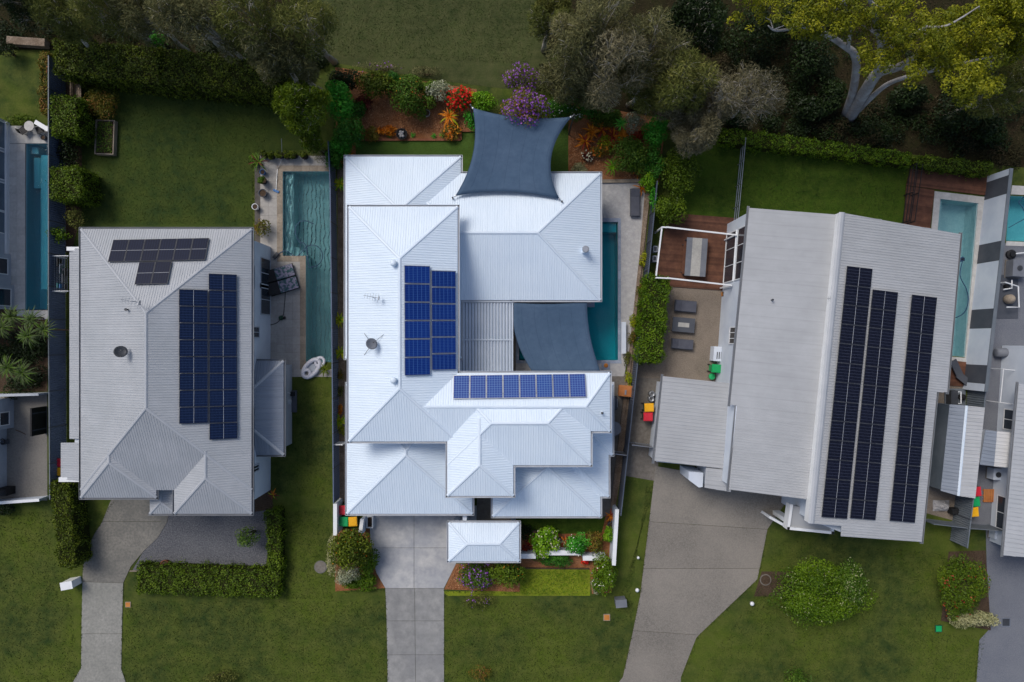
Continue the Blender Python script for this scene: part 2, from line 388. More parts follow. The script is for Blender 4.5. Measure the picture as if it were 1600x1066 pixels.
mat('conc_left', srgb(112, 110, 104), srgb(136, 132, 124), .45, .9, .15, fine=srgb(92, 92, 90), fscale=6, bump=.3, bscale=20, famt=.4, rnd=.04)
mat('conc_leftpale', srgb(138, 137, 130), srgb(156, 154, 147), .45, .9, .15, fine=srgb(116, 116, 112), fscale=6, bump=.25, bscale=20, famt=.4, rnd=.04)
mat('conc_right', srgb(100, 97, 92), srgb(126, 121, 114), .22, .9, .15, fine=srgb(148, 141, 132), fscale=12, bump=.4, bscale=30, rnd=.04)
mat('conc_side', srgb(110, 106, 100), srgb(130, 124, 116), .6, .9, .15, fine=srgb(90, 84, 78), fscale=4, bump=.2)
mat('conc_yard', srgb(104, 102, 98), srgb(122, 118, 112), .5, .9, .15, fine=srgb(136, 132, 126), fscale=8, bump=.3)
mat('conc_blue', srgb(92, 96, 106), srgb(106, 109, 116), .4, .9, .15, fine=srgb(128, 130, 136), fscale=16, bump=.5)
mat('stone_pale', srgb(166, 164, 162), srgb(184, 182, 180), 2.2, .8, .2, fine=srgb(146, 146, 150), fscale=5, bump=.25, bscale=14)
mat('coping_blue', srgb(134, 144, 160), srgb(156, 164, 178), 2.5, .8, .25, fine=srgb(116, 126, 146), fscale=7, rnd=.14)
mat('coping_tan', srgb(140, 128, 114), srgb(162, 150, 134), 1.6, .85, .2, fine=srgb(120, 110, 98), fscale=7, rnd=.12)
mat('tile_cream', srgb(160, 156, 150), srgb(172, 168, 162), 1.2, .8, .25, fine=srgb(146, 142, 138), fscale=5, rnd=.06)
mat('tile_white', srgb(186, 184, 180), srgb(198, 196, 192), 1.2, .7, .3, fine=srgb(168, 166, 162), fscale=5, rnd=.06)
mat('grout', srgb(84, 80, 76), srgb(98, 94, 90), 2, .95, .1)
mat('timber_deck', srgb(92, 60, 46), srgb(112, 76, 58), .9, .75, .25, fine=srgb(66, 42, 34), fscale=3, famt=.3, rnd=.28)
mat('timber_orange', srgb(168, 104, 56), srgb(184, 120, 70), 2, .7, .3)
mat('roof_white', (.655, .75, .85, 1), (.69, .78, .87, 1), .5, .45, .35, streak=.04)
mat('roof_grey', srgb(160, 164, 169), srgb(169, 172, 177), .35, .55, .3, fine=srgb(148, 151, 155), fscale=1.2, famt=.16, streak=.07)  # grey sheeting, with the dimming outside the lot put into its colour
mat('roof_right', srgb(162, 164, 167), srgb(172, 174, 177), .3, .55, .3, fine=srgb(151, 153, 155), fscale=1.0, famt=.18, streak=.09)  # right house sheeting, toned down in colour for the dimming outside the lot
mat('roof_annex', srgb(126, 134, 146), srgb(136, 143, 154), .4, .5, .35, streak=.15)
mat('cap_white', (.62, .71, .81, 1), (.66, .74, .83, 1), 1, .45, .35)
mat('cap_grey', srgb(160, 164, 170), srgb(168, 171, 176), 1, .5, .35)
mat('gutter', srgb(176, 180, 186), srgb(188, 191, 196), 1, .5, .4)
mat('gutter_grey', srgb(112, 116, 122), srgb(126, 129, 134), 1, .5, .4)
mat('render_white', srgb(190, 198, 210), srgb(202, 209, 218), .8, .8, .2)
mat('render_grey', srgb(166, 172, 180), srgb(178, 183, 190), .8, .8, .2)
mat('white_paint', srgb(214, 216, 218), srgb(224, 226, 228), 1, .5, .4)
mat('charcoal', srgb(70, 74, 82), srgb(80, 83, 90), 1.2, .6, .3)
mat('black', srgb(26, 26, 28), srgb(36, 36, 38), 2, .6, .3)
mat('dark_metal', srgb(60, 62, 66), srgb(74, 76, 80), 2, .5, .4, metal=.3)
mat('steel', srgb(150, 154, 160), srgb(170, 173, 178), 2, .35, .5, metal=.7)
mat('fence_blue', srgb(70, 78, 94), srgb(82, 90, 104), .7, .6, .3)
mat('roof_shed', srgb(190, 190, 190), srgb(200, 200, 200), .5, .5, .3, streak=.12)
mat('fence_dark', srgb(84, 96, 120), srgb(96, 108, 130), .7, .6, .3)
mat('fence_grey', srgb(92, 100, 108), srgb(108, 114, 120), .7, .55, .3)
mat('louvre', srgb(176, 186, 198), srgb(188, 196, 206), 1, .5, .35)
mat('louvre_gap', srgb(110, 108, 108), srgb(126, 124, 122), 1, .8, .2)
mat('sail', srgb(70, 90, 112), srgb(80, 99, 121), .3, .95, .08, fine=srgb(60, 78, 100), fscale=2.2, famt=.25, bump=.25, bscale=3)
mat('sail_seam', srgb(58, 75, 96), srgb(64, 82, 103), 1, .95, .05)
mat('cushion_grey', srgb(78, 80, 90), srgb(88, 90, 99), 2, .9, .1, bump=.2)
mat('table_pale', srgb(164, 162, 158), srgb(180, 178, 172), 4, .6, .3, fine=srgb(146, 144, 140), fscale=9)
mat('table_grey', srgb(104, 108, 116), srgb(116, 119, 126), 2, .6, .3)
mat('red_plastic', srgb(196, 36, 54), srgb(208, 48, 64), 1, .45, .4)
mat('yellow_plastic', srgb(226, 164, 24), srgb(236, 176, 36), 1, .45, .4)
mat('green_plastic', srgb(16, 150, 84), srgb(26, 164, 96), 1, .45, .4)
mat('dgreen_plastic', srgb(24, 56, 40), srgb(32, 66, 48), 1, .5, .4)
mat('blue_plastic', srgb(30, 92, 150), srgb(40, 104, 160), 1, .5, .4)
mat('teal_glaze', srgb(40, 110, 112), srgb(52, 124, 124), 3, .3, .5)
mat('terracotta', srgb(120, 74, 52), srgb(134, 86, 62), 3, .8, .2)
mat('orange_lid', srgb(176, 112, 52), srgb(190, 126, 66), 3, .8, .2)
mat('bark', srgb(84, 68, 52), srgb(104, 88, 70), 3, .95, .05)
mat('bark_pale', srgb(150, 144, 132), srgb(184, 178, 166), 1.2, .9, .1)
mat('bark_gum', srgb(150, 150, 152), srgb(182, 182, 184), .8, .8, .15, fine=srgb(118, 106, 96), fscale=2.2, famt=.35)
mat('twigs', srgb(36, 40, 18), srgb(46, 50, 24), 4, .95, .05)
mat('rock', srgb(150, 148, 150), srgb(176, 174, 174), 4, .9, .1, bump=.5)
mat('glass_dark', srgb(38, 46, 56), srgb(50, 58, 68), .6, .08, .6)
mat('glass_blue', srgb(78, 96, 112), srgb(96, 112, 126), .6, .08, .6)
mat('pool_tile', srgb(186, 212, 214), srgb(212, 228, 226), 2.6, .5, .4, fine=srgb(164, 198, 202), fscale=7, famt=.4)
mat('pool_tile_deep', srgb(150, 190, 194), srgb(160, 198, 200), .8, .5, .4, fine=srgb(136, 178, 186), fscale=9, famt=.25)
mat('pool_tile_blue', srgb(150, 190, 204), srgb(162, 200, 210), .8, .5, .4, fine=srgb(140, 182, 198), fscale=9, famt=.25)
mat('hose', srgb(44, 70, 100), srgb(54, 80, 110), 2, .5, .3)
mat('lilac_print', srgb(150, 142, 160), srgb(66, 96, 98), 5, .9, .1, lo=.44, hi=.56)
mat('float_grey', srgb(196, 196, 204), srgb(208, 208, 214), 2, .4, .4)
def mat_water(name, col, bump=.12, bs=2.2):
    m = bpy.data.materials.new(name); m.use_nodes = True; nt = m.node_tree; L = nt.links.new
    nt.nodes.remove(nt.nodes['Principled BSDF'])
    geo = nd(nt, 'ShaderNodeNewGeometry'); wv = nd(nt, 'ShaderNodeTexWave', Scale=bs, Distortion=5.0, Detail=2.0); wv.inputs['Detail Scale'].default_value = 1.2
    L(geo.outputs['Position'], wv.inputs['Vector'])
    nz = nd(nt, 'ShaderNodeTexNoise', Scale=5.0, Detail=2); L(geo.outputs['Position'], nz.inputs['Vector'])
    ad = nd(nt, 'ShaderNodeMath', operation='ADD'); L(wv.outputs['Fac'], ad.inputs[0]); L(nz.outputs[0], ad.inputs[1])
    bp = nd(nt, 'ShaderNodeBump', Strength=bump, Distance=.35); L(ad.outputs[0], bp.inputs['Height'])
    tr = nd(nt, 'ShaderNodeBsdfTransparent'); tr.inputs[0].default_value = col
    rf = nd(nt, 'ShaderNodeBsdfRefraction', IOR=1.33, Roughness=.02); rf.inputs['Color'].default_value = col; L(bp.outputs[0], rf.inputs['Normal'])
    gl = nd(nt, 'ShaderNodeBsdfGlossy', Roughness=.05); L(bp.outputs[0], gl.inputs['Normal'])
    fr = nd(nt, 'ShaderNodeFresnel', IOR=1.33); L(bp.outputs[0], fr.inputs['Normal'])
    m1 = nd(nt, 'ShaderNodeMixShader'); m1.inputs[0].default_value = .3; L(tr.outputs[0], m1.inputs[1]); L(rf.outputs[0], m1.inputs[2])
    m2 = nd(nt, 'ShaderNodeMixShader'); L(fr.outputs[0], m2.inputs[0]); L(m1.outputs[0], m2.inputs[1]); L(gl.outputs[0], m2.inputs[2])
    L(m2.outputs[0], nt.nodes['Material Output'].inputs[0]); MATS[name] = m
mat_water('water_left', (.70, .90, .93, 1), .9, 1.0)
mat_water('water_main', (.10, .74, .82, 1), .2)
mat_water('water_right', (.74, .92, .95, 1), .3)
mat_water('water_far', (.42, .80, .85, 1), .2)
def mat_cells(name, c, line, nx, ny, w=.07, mid=False, tint=None):
    m = bpy.data.materials.new(name); m.use_nodes = True; nt = m.node_tree; L = nt.links.new
    b = nt.nodes['Principled BSDF']; b.inputs['Roughness'].default_value = .3; b.inputs['Specular IOR Level'].default_value = .12
    uv = nd(nt, 'ShaderNodeTexCoord'); sp = nd(nt, 'ShaderNodeSeparateXYZ'); L(uv.outputs['UV'], sp.inputs[0])
    def line_at(src, k, w):
        a = nd(nt, 'ShaderNodeMath', operation='MULTIPLY'); a.inputs[1].default_value = k; L(src, a.inputs[0])
        f = nd(nt, 'ShaderNodeMath', operation='FRACT'); L(a.outputs[0], f.inputs[0])
        p = nd(nt, 'ShaderNodeMath', operation='PINGPONG'); p.inputs[1].default_value = .5; L(f.outputs[0], p.inputs[0])
        l = nd(nt, 'ShaderNodeMath', operation='LESS_THAN'); l.inputs[1].default_value = w; L(p.outputs[0], l.inputs[0]); return l.outputs[0]
    g = nd(nt, 'ShaderNodeMath', operation='MAXIMUM'); L(line_at(sp.outputs[0], nx, w), g.inputs[0]); L(line_at(sp.outputs[1], ny, w), g.inputs[1]); out = g.outputs[0]
    oi = nd(nt, 'ShaderNodeObjectInfo'); geo = nd(nt, 'ShaderNodeNewGeometry')
    nz = nd(nt, 'ShaderNodeTexNoise', Scale=1.6, Detail=2); L(geo.outputs['Position'], nz.inputs['Vector'])
    av = nd(nt, 'ShaderNodeMath', operation='ADD'); L(oi.outputs['Random'], av.inputs[0]); L(nz.outputs[0], av.inputs[1])
    hf = nd(nt, 'ShaderNodeMath', operation='MULTIPLY'); hf.inputs[1].default_value = .5; L(av.outputs[0], hf.inputs[0])
    base = nd(nt, 'ShaderNodeMix', data_type='RGBA'); base.inputs[6].default_value = c; base.inputs[7].default_value = tint or tuple(v*1.5 for v in c[:3])+(1,); L(hf.outputs[0], base.inputs[0])
    mx = nd(nt, 'ShaderNodeMix', data_type='RGBA'); mx.inputs[7].default_value = line; L(base.outputs[2], mx.inputs[6]); L(out, mx.inputs[0])
    L(mx.outputs[2], b.inputs['Base Color']); MATS[name] = m
mat_cells('cells_blue', srgb(8, 34, 98), srgb(58, 92, 150), 6, 10, .06, tint=srgb(16, 48, 120))
mat_cells('cells_blue2', srgb(28, 70, 138), srgb(112, 140, 180), 6, 10, .055, tint=srgb(52, 66, 132))
mat_cells('cells_left', srgb(11, 17, 36), srgb(38, 47, 70), 6, 20, .05)
mat_cells('cells_navy', srgb(11, 22, 46), srgb(46, 62, 94), 20, 6, .06)
mat_cells('cells_black', srgb(9, 11, 24), srgb(58, 63, 80), 20, 6, .06)
G = srgb
mat_leaf('lf_hedge', [G(48, 64, 8), G(80, 104, 16), G(116, 138, 30)])
mat_leaf('lf_hedge_dark', [G(44, 56, 10), G(78, 94, 16), G(116, 128, 30)])
mat_leaf('lf_lime', [G(50, 78, 8), G(82, 112, 12), G(118, 146, 24)])
mat_leaf('lf_olive', [G(70, 72, 42), G(104, 104, 64), G(136, 130, 90)], .8)
mat_leaf('lf_olive_green', [G(62, 70, 28), G(96, 102, 44), G(130, 128, 66)], .8)
mat_leaf('lf_grey', [G(82, 80, 56), G(116, 110, 82), G(146, 138, 108)], .8)
mat_leaf('lf_gum', [G(62, 76, 8), G(110, 116, 12), G(160, 156, 26)])
mat_leaf('lf_wattle', [G(52, 72, 8), G(84, 106, 16), G(124, 138, 28)])
mat_leaf('lf_litter', [G(38, 36, 22), G(54, 52, 30), G(78, 66, 48)], .9)
mat_leaf('lf_turf', [G(42, 58, 20), G(58, 74, 26), G(78, 88, 38)], .85)
mat_leaf('lf_chip', [G(98, 62, 40), G(146, 98, 64), G(186, 140, 102)], .9, 0.0)
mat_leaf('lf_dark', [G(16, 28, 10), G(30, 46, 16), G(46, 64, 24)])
mat_leaf('lf_green', [G(30, 72, 14), G(54, 108, 26), G(88, 142, 42)])
mat_leaf('lf_mid', [G(46, 74, 14), G(78, 110, 28), G(118, 142, 46)])
mat_leaf('lf_bright', [G(66, 116, 10), G(104, 152, 18), G(150, 186, 40)])
mat_leaf('lf_emerald', [G(36, 110, 20), G(62, 146, 34), G(100, 176, 58)])
mat_leaf('lf_yellowgreen', [G(110, 126, 10), G(148, 156, 22), G(184, 178, 40)])
mat_leaf('lf_varieg', [G(80, 96, 60), G(150, 156, 122), G(206, 206, 182)])
mat_leaf('lf_cream', [G(128, 132, 88), G(166, 164, 118), G(192, 188, 146)])
mat_leaf('lf_palm', [G(44, 64, 34), G(78, 96, 52), G(112, 124, 76)])
mat_leaf('lf_redgreen', [G(72, 84, 18), G(112, 108, 32), G(160, 92, 52)])
mat_leaf('lf_red', [G(116, 30, 22), G(152, 52, 30), G(176, 84, 50)])
mat_leaf('lf_orange', [G(176, 84, 14), G(206, 120, 22), G(224, 156, 40)])
mat_leaf('lf_maroon', [G(70, 26, 26), G(100, 40, 34), G(128, 62, 52)])
mat_leaf('fl_red', [G(196, 16, 14), G(216, 30, 22), G(230, 52, 40)])
mat_leaf('fl_purple', [G(112, 52, 148), G(146, 82, 180), G(176, 122, 200)])
mat_leaf('fl_white', [G(214, 212, 190), G(232, 230, 214), G(242, 240, 230)])
mat_leaf('fl_cream', [G(186, 182, 146), G(206, 202, 172), G(224, 222, 200)])
mat_leaf('fl_pale', [G(120, 130, 80), G(150, 156, 110), G(176, 176, 136)])
# ------------------------------------------------------------ ground
POOLS = {
 'left': [(442, 268), (522, 268), (522, 566), (478, 566), (478, 400), (442, 400)],
 'main': [(929, 347), (965, 347), (966, 563), (811, 563), (811, 480), (929, 480)],
 'right': [(1469, 310), (1528, 318), (1507, 558), (1447, 552)],
 'farleft': [(41, 225), (76, 225), (74, 484), (40, 484)],
 'farright': [(1577, 306), (1660, 310), (1655, 380), (1572, 376)],
}
BIG = [(-3200, -3000), (4800, -3000), (4800, 4000), (-3200, 4000)]
struct('ground', BIG, 0, 'grass', holes=list(POOLS.values()))
struct('park_lawn', [(430, -300), (900, -300), (880, 60), (845, 120), (800, 140), (700, 128), (520, 98), (440, 100)], .004, 'grass_park')
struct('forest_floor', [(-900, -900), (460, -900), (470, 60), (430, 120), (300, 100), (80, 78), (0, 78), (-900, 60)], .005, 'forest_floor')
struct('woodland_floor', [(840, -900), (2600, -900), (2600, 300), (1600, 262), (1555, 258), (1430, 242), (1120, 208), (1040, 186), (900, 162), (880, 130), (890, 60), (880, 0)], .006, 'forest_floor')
struct('back_lawn', [(112, 105), (430, 142), (470, 190), (500, 232), (395, 240), (395, 380), (118, 380)], .008, 'grass_back')
struct('side_lawn', [(408, 600), (524, 592), (524, 790), (404, 790)], .004, 'grass')
struct('lawn_strip', [(556, 219), (720, 219), (720, 204), (745, 204), (745, 190), (880, 190), (888, 205), (888, 300), (556, 300)], .010, 'grass_turf')
struct('courtyard_lawn', rect(808, 800, 944, 836), .010, 'grass_deep')
struct('front_lawn', [(812, 888), (922, 888), (922, 931), (700, 931), (690, 924), (812, 924)], .010, 'grass_bright')
struct('neighbour_lawn', [(1060, 222), (1418, 252), (1412, 350), (1170, 345), (1060, 350)], .008, 'grass_deep')
struct('rear_bed_left', [(524, 105), (745, 140), (745, 203), (722, 205), (720, 218), (556, 218), (556, 262), (524, 262)], .014, 'mulch')
struct('rear_bed_right', [(890, 160), (1040, 186), (1030, 285), (940, 285), (940, 300), (888, 300), (888, 200)], .014, 'mulch')
struct('front_bed_left', [(522, 826), (577, 826), (588, 896), (602, 919), (524, 924)], .014, 'mulch')
struct('front_bed_middle', [(712, 881), (812, 881), (812, 925), (694, 921)], .014, 'mulch')
struct('front_bed_right', [(808, 834), (940, 834), (948, 800), (962, 800), (956, 926), (925, 928), (921, 887), (812, 887), (812, 870)], .013, 'mulch')
struct('side_bed', [(527, 262), (538, 262), (541, 800), (530, 800)], .014, 'pebble')
struct('side_path', [(538.5, 262), (560, 262), (560, 820), (541.5, 820)], .018, 'conc_side')
struct('east_side_path', [(938, 585), (978, 585), (962, 798), (935, 812)], .016, 'conc_side')
struct('east_bed', [(1008, 292), (1017, 292), (978, 700), (960, 800), (955, 800), (975, 640), (990, 510)], .022, 'pebble')
struct('gravel_yard', [(226, 858), (262, 800), (420, 770), (428, 800), (414, 893), (206, 893)], .012, 'gravel_dark')
struct('aggregate_yard', [(1010, 446), (1150, 452), (1135, 620), (985, 615)], .012, 'gravel_brown')
struct('bin_path', [(985, 590), (1040, 592), (1026, 752), (968, 742)], .016, 'conc_side')
struct('side_yard', [(1480, 560), (1512, 560), (1495, 815), (1440, 800), (1455, 620)], .012, 'gravel_brown')
struct('far_driveway', [(1540, 820), (1700, 780), (1700, 1150), (1520, 1150), (1530, 1000), (1544, 985)], .012, 'conc_blue')
struct('far_yard', [(1562, 380), (1700, 380), (1700, 800), (1500, 830), (1530, 560)], .010, 'conc_blue')
struct('far_left_yard', [(-60, 615), (74, 615), (74, 782), (-60, 782)], .012, 'conc_yard')
struct('palm_bed', [(-60, 484), (76, 484), (74, 612), (-60, 612)], .012, 'soil')  # shade under the pandanus heads is put into the dark soil colour
struct('fence_bed', [(84, 100), (128, 105), (128, 330), (112, 395), (80, 395)], .012, 'soil')
struct('shrub_bed', [(1190, 893), (1240, 893), (1240, 932), (1178, 932)], .012, 'soil')
struct('corner_bed', [(1482, 862), (1540, 860), (1548, 985), (1470, 970)], .017, 'soil')
struct('wall_bed', [(398, 748), (422, 762), (428, 795), (398, 800)], .013, 'soil')
# driveways: separate cast slabs over a bed
def slabs(name, outlines, m, z1=.04, bed='grout'):
    allx = [p for o in outlines for p in o[0]]
    c = W(sum(p[0] for p in allx)/len(allx), sum(p[1] for p in allx)/len(allx))
    t = bpy.data.objects.new(name, None); COL.objects.link(t); t.location = (c[0], c[1], 0); t['kind'] = 'structure'
    for o, mm in outlines:
        q = pp(o); cx = sum(p[0] for p in q)/len(q); cy = sum(p[1] for p in q)/len(q)
        q = [((p[0]-cx)*(1-.012/max(.5, abs(p[0]-cx)))+cx, (p[1]-cy)*(1-.012/max(.5, abs(p[1]-cy)))+cy) for p in q]
        MB().prism(q, -.02, z1+random.Random(len(t.children)).uniform(-.003, .003)).build('concrete_slab', mm or m, t)
    return t
slabs('driveway', [
 ([(574, 790), (647, 790), (647, 856), (579, 856), (578, 828)], 'conc_in'),
 ([(647, 790), (745, 790), (745, 815), (713, 856), (647, 856)], 'conc_in'),
 ([(579, 856), (647, 856), (647, 919), (602, 919), (588, 895)], 'conc_in'),
 ([(647, 856), (713, 856), (713, 880), (694, 919), (647, 919)], 'conc_in'),
 ([(602, 919), (648, 919), (648.5, 970), (604, 970)], 'conc_out_dim'), ([(648, 919), (694, 919), (694, 970), (648.5, 970)], 'conc_out_dim'),
 ([(604, 970), (648.5, 970), (649, 1023), (605, 1023)], 'conc_out_dim'), ([(648.5, 970), (694, 970), (694, 1023), (649, 1023)], 'conc_out_dim'),
 ([(605, 1023), (649, 1023), (650, 1110), (606, 1110)], 'conc_out_dim'), ([(649, 1023), (694, 1023), (694, 1110), (650, 1110)], 'conc_out_dim')], 'conc_in')
slabs('entry_path', [(rect(745, 770, 800, 815), None), ([(713, 856), (745, 815), (808, 815), (808, 879), (713, 880)], None)], 'conc_side', .035)
slabs('left_driveway', [
 ([(178, 770), (262, 770), (265, 797), (262, 815), (160, 815)], 'conc_left'),
 ([(160, 815), (262, 815), (247, 840), (225, 861), (205, 885), (193, 911), (129, 909), (130, 885), (136, 857), (150, 830)], 'conc_left'),
 ([(129, 909), (193, 911), (191, 990), (127.5, 990)], 'conc_leftpale'),
 ([(127.5, 990), (191, 990), (190, 1045), (197, 1066), (205, 1110), (100, 1110), (114, 1066), (127, 1043)], 'conc_leftpale')], 'conc_left')
slabs('right_driveway', [
 ([(1024, 728), (1150, 750), (1235, 775), (1199, 827), (1014, 815)], None),
 ([(1014, 815), (1199, 827), (1187, 888), (1005, 888)], None),
 ([(1005, 888), (1187, 888), (1183, 905), (1157, 930), (1092, 992), (989, 985), (1000, 930)], None),
 ([(989, 985), (1092, 992), (1088, 996), (1064, 1058), (1064, 1110), (950, 1110), (967, 1066), (973, 1058)], None)], 'conc_right')
# ------------------------------------------------------------ pools
def pool(key, label, tile, water, depth, steps=(), wz=-.12, deep=None):
    q = POOLS[key]; w = pp(q); c = (sum(p[0] for p in w)/len(w), sum(p[1] for p in w)/len(w))
    t = thing('swimming_pool', label, 'pool', (c[0], c[1], 0))
    a = sum(w[i][0]*w[(i+1) % len(w)][1]-w[(i+1) % len(w)][0]*w[i][1] for i in range(len(w)))
    if a < 0: w = w[::-1]
    n = len(w); mb = MB()
    mb.add([(x, y, .0) for x, y in w]+[(x, y, -depth) for x, y in w], [(i, n+i, n+(i+1) % n, (i+1) % n) for i in range(n)]+[tuple(range(n, 2*n))])
    mb.build('basin', tile, t)
    ws = struct('water', q, wz, water); del ws['kind']; ws.parent = t; ws.location = (-c[0], -c[1], 0)
    for r, d in steps:
        MB().prism(pp(r), -depth+.002, -d).build('pool_step', tile, t)
    return t
def coping(t, quads, m, z=.045, step=.6):
    for q in quads:
        v = [Vector(W(*p)) for p in q]; l = max((v[1]-v[0]).length, (v[3]-v[0]).length)
        n = max(1, round(l/step))
        if (v[1]-v[0]).length > (v[3]-v[0]).length: fill_quad(t, q, n, 1, .006, -.02, z, m, 'coping_tile', jit=.002)
        else: fill_quad(t, q, 1, n, .006, -.02, z, m, 'coping_tile', jit=.002)
pl = pool('left', 'teal pool with tan coping beside the striped double lounger', 'pool_tile', 'water_left', 1.2, [(rect(443, 269, 457, 399), .32), ([(457, 384), (466, 387), (478, 399), (457, 399)], .55)])
coping(pl, [rect(433, 259, 522, 268), rect(433, 268, 442, 400), rect(433, 400, 478, 409), rect(469, 409, 478, 577)], 'coping_tan')
pm = pool('main', 'deep teal L shaped pool beside the white hip roofed house', 'pool_tile_deep', 'water_main', 1.5, [(rect(930, 348, 964, 362), .35), ([(812, 481), (822, 481), (822, 548), (830, 562), (812, 562)], .35)])
coping(pm, [rect(925, 341, 970, 347), rect(965.5, 347, 970, 563), rect(806, 563, 971, 568), rect(806, 475, 811, 563), rect(811, 475, 929, 480), rect(924, 347, 929, 475)], 'coping_blue')
pr = pool('right', 'pale turquoise pool with white coping next to the striped wall', 'pool_tile', 'water_right', 1.4, [([(1470, 311), (1476, 312), (1470, 400), (1462, 399)], .3)])
coping(pr, [[(1460, 299), (1538, 308), (1537, 319), (1459, 310)], [(1459, 310), (1469, 311), (1447, 553), (1437, 552)], [(1528, 318), (1537, 319), (1516, 560), (1507, 559)], [(1440, 553), (1516, 560), (1515, 568), (1440, 561)]], 'tile_white', .05)
pf = pool('farleft', 'narrow blue lap pool beside the white tiled terrace', 'pool_tile_blue', 'water_far', 1.5, [(rect(60, 241, 75.5, 452), .3), (rect(42, 226, 53, 238), .5), (rect(46, 244, 57, 292), .5)])
coping(pf, [rect(76, 216, 80, 488)], 'coping_tan', .06)
pq = pool('farright', 'small blue pool at the right edge behind the striped wall', 'pool_tile', 'water_far', 1.4)
coping(pq, [[(1572, 377), (1660, 381), (1660, 387), (1571, 384)], [(1581, 290), (1660, 294), (1660, 308), (1579, 304)]], 'tile_white')
# paved terraces
d = struct('pool_terrace', [(940, 284), (1014, 284), (992, 500), (975, 588), (800, 588), (800, 470), (925, 470), (925, 340)], .018, 'stone_pale', holes=[[(928, 344), (968, 344), (969, 566), (808, 566), (808, 477), (928, 477)]])
d = struct('left_pool_deck', [(398, 243), (524, 243), (524, 259), (433, 259), (433, 409), (469, 409), (469, 577), (524, 577), (524, 589), (398, 589)], .004, 'grout')
fill_quad(d, rect(407, 244, 433, 589), 2, 26, .008, .0, .035, 'tile_cream', 'floor_tile', jit=.002)
fill_quad(d, rect(433, 244, 524, 259), 7, 1, .008, .0, .035, 'tile_cream', 'floor_tile', jit=.002)
fill_quad(d, rect(433, 409, 469, 577), 3, 13, .008, .0, .035, 'tile_cream', 'floor_tile', jit=.002)
fill_quad(d, rect(433, 577, 524, 589), 7, 1, .008, .0, .035, 'tile_cream', 'floor_tile', jit=.002)
d = struct('far_left_terrace', [(-40, 197), (80, 197), (80, 225), (41, 225), (40, 484), (80, 484), (80, 500), (-40, 500)], .004, 'grout')
fill_quad(d, rect(14, 225, 40, 484), 2, 20, .008, 0, .05, 'tile_white', 'floor_tile', jit=.002)
fill_quad(d, rect(14, 197, 77, 224.5), 5, 2, .008, 0, .05, 'tile_white', 'floor_tile', jit=.002)
fill_quad(d, rect(27, 485, 78, 499), 4, 1, .008, 0, .05, 'tile_white', 'floor_tile', jit=.002)
# timber decks: every board its own piece
def deck(name, quad, nb, label=None):
    d = struct(name, quad, .02, 'black')
    fill_quad(d, quad, 1, nb, .006, .02, .10, 'timber_deck', 'deck_board', jit=.002)
    return d
deck('dining_deck', [(1044, 333), (1160, 342), (1146, 455), (1018, 446)], 36)
deck('pool_timber_deck', [(1424, 257), (1546, 271), (1540, 306), (1415, 290)], 12)
deck('pool_timber_deck', [(1415, 291), (1459, 297), (1450, 380), (1410, 372)], 24)
deck('equipment_deck', [(1476, 562), (1510, 566), (1506, 604), (1472, 602)], 12)
# ------------------------------------------------------------ roofs
PL = {}
def slope(parent, poly, m, key=None, pitch=.16, th=.05, rib=.02, u=None):
    """poly: 3d points, first edge = eave; ribs run up the fall line"""
    poly = [Vector(p) for p in poly]
    nrm = Vector((0, 0, 0))
    for i in range(len(poly)): nrm += poly[i].cross(poly[(i+1) % len(poly)])
    nrm.normalize()
    if nrm.z < 0: nrm = -nrm
    U = (u or (poly[1]-poly[0])).normalized(); V = nrm.cross(U).normalized(); o = poly[0]
    p2 = [((p-o).dot(U), (p-o).dot(V)) for p in poly]
    mb = MB().slab(poly, th)
    us = [p[0] for p in p2]; a = min(us)+.06
    while a < max(us)-.05:
        vs = []
        for i in range(len(p2)):
            (x0, y0), (x1, y1) = p2[i], p2[(i+1) % len(p2)]
            if (x0-a)*(x1-a) < 0: vs.append(y0+(y1-y0)*(a-x0)/(x1-x0))
        vs.sort()
        for v0, v1 in zip(vs[::2], vs[1::2]):
            if v1-v0 > .12:
                b = o+U*a; w = U*.028; hh = nrm*rib; e = nrm*.002
                P = [b+V*(v0+.01)-w-e, b+V*(v0+.01)+hh, b+V*(v0+.01)+w-e, b+V*(v1-.02)-w-e, b+V*(v1-.02)+hh, b+V*(v1-.02)+w-e]
                mb.add(P, [(0, 1, 4, 3), (1, 2, 5, 4), (0, 2, 1), (3, 4, 5)])
        a += pitch
    ob = mb.build('roof_slope', m, parent)
    me = ob.data; uvl = me.uv_layers.new(name='UVMap'); org = wloc(parent); va = np.array(mb.v)-np.array(o)[None]
    UV = np.stack([va @ np.array(U), va @ np.array(V)], 1)+np.array([[50.0, 50.0]]); li = np.zeros(len(me.loops), dtype=np.int32); me.loops.foreach_get('vertex_index', li)
    uvl.data.foreach_set('uv', UV[li].reshape(-1).astype(np.float32))
    if key: PL[key] = (o.copy(), nrm.copy())
    return ob
def cap(parent, p, q, m, w=.11):
    p, q = Vector(p), Vector(q); d = (q-p); s = Vector((-d.y, d.x, 0)).normalized()*w; z = Vector((0, 0, 1))
    vs = [p-s-z*.03, p-s*.4+z*.035, p+s*.4+z*.035, p+s-z*.03, q-s-z*.03, q-s*.4+z*.035, q+s*.4+z*.035, q+s-z*.03]
    MB().add(vs, [(0, 1, 5, 4), (1, 2, 6, 5), (2, 3, 7, 6), (0, 3, 2, 1), (4, 5, 6, 7)]).build('ridge_cap', m, parent)
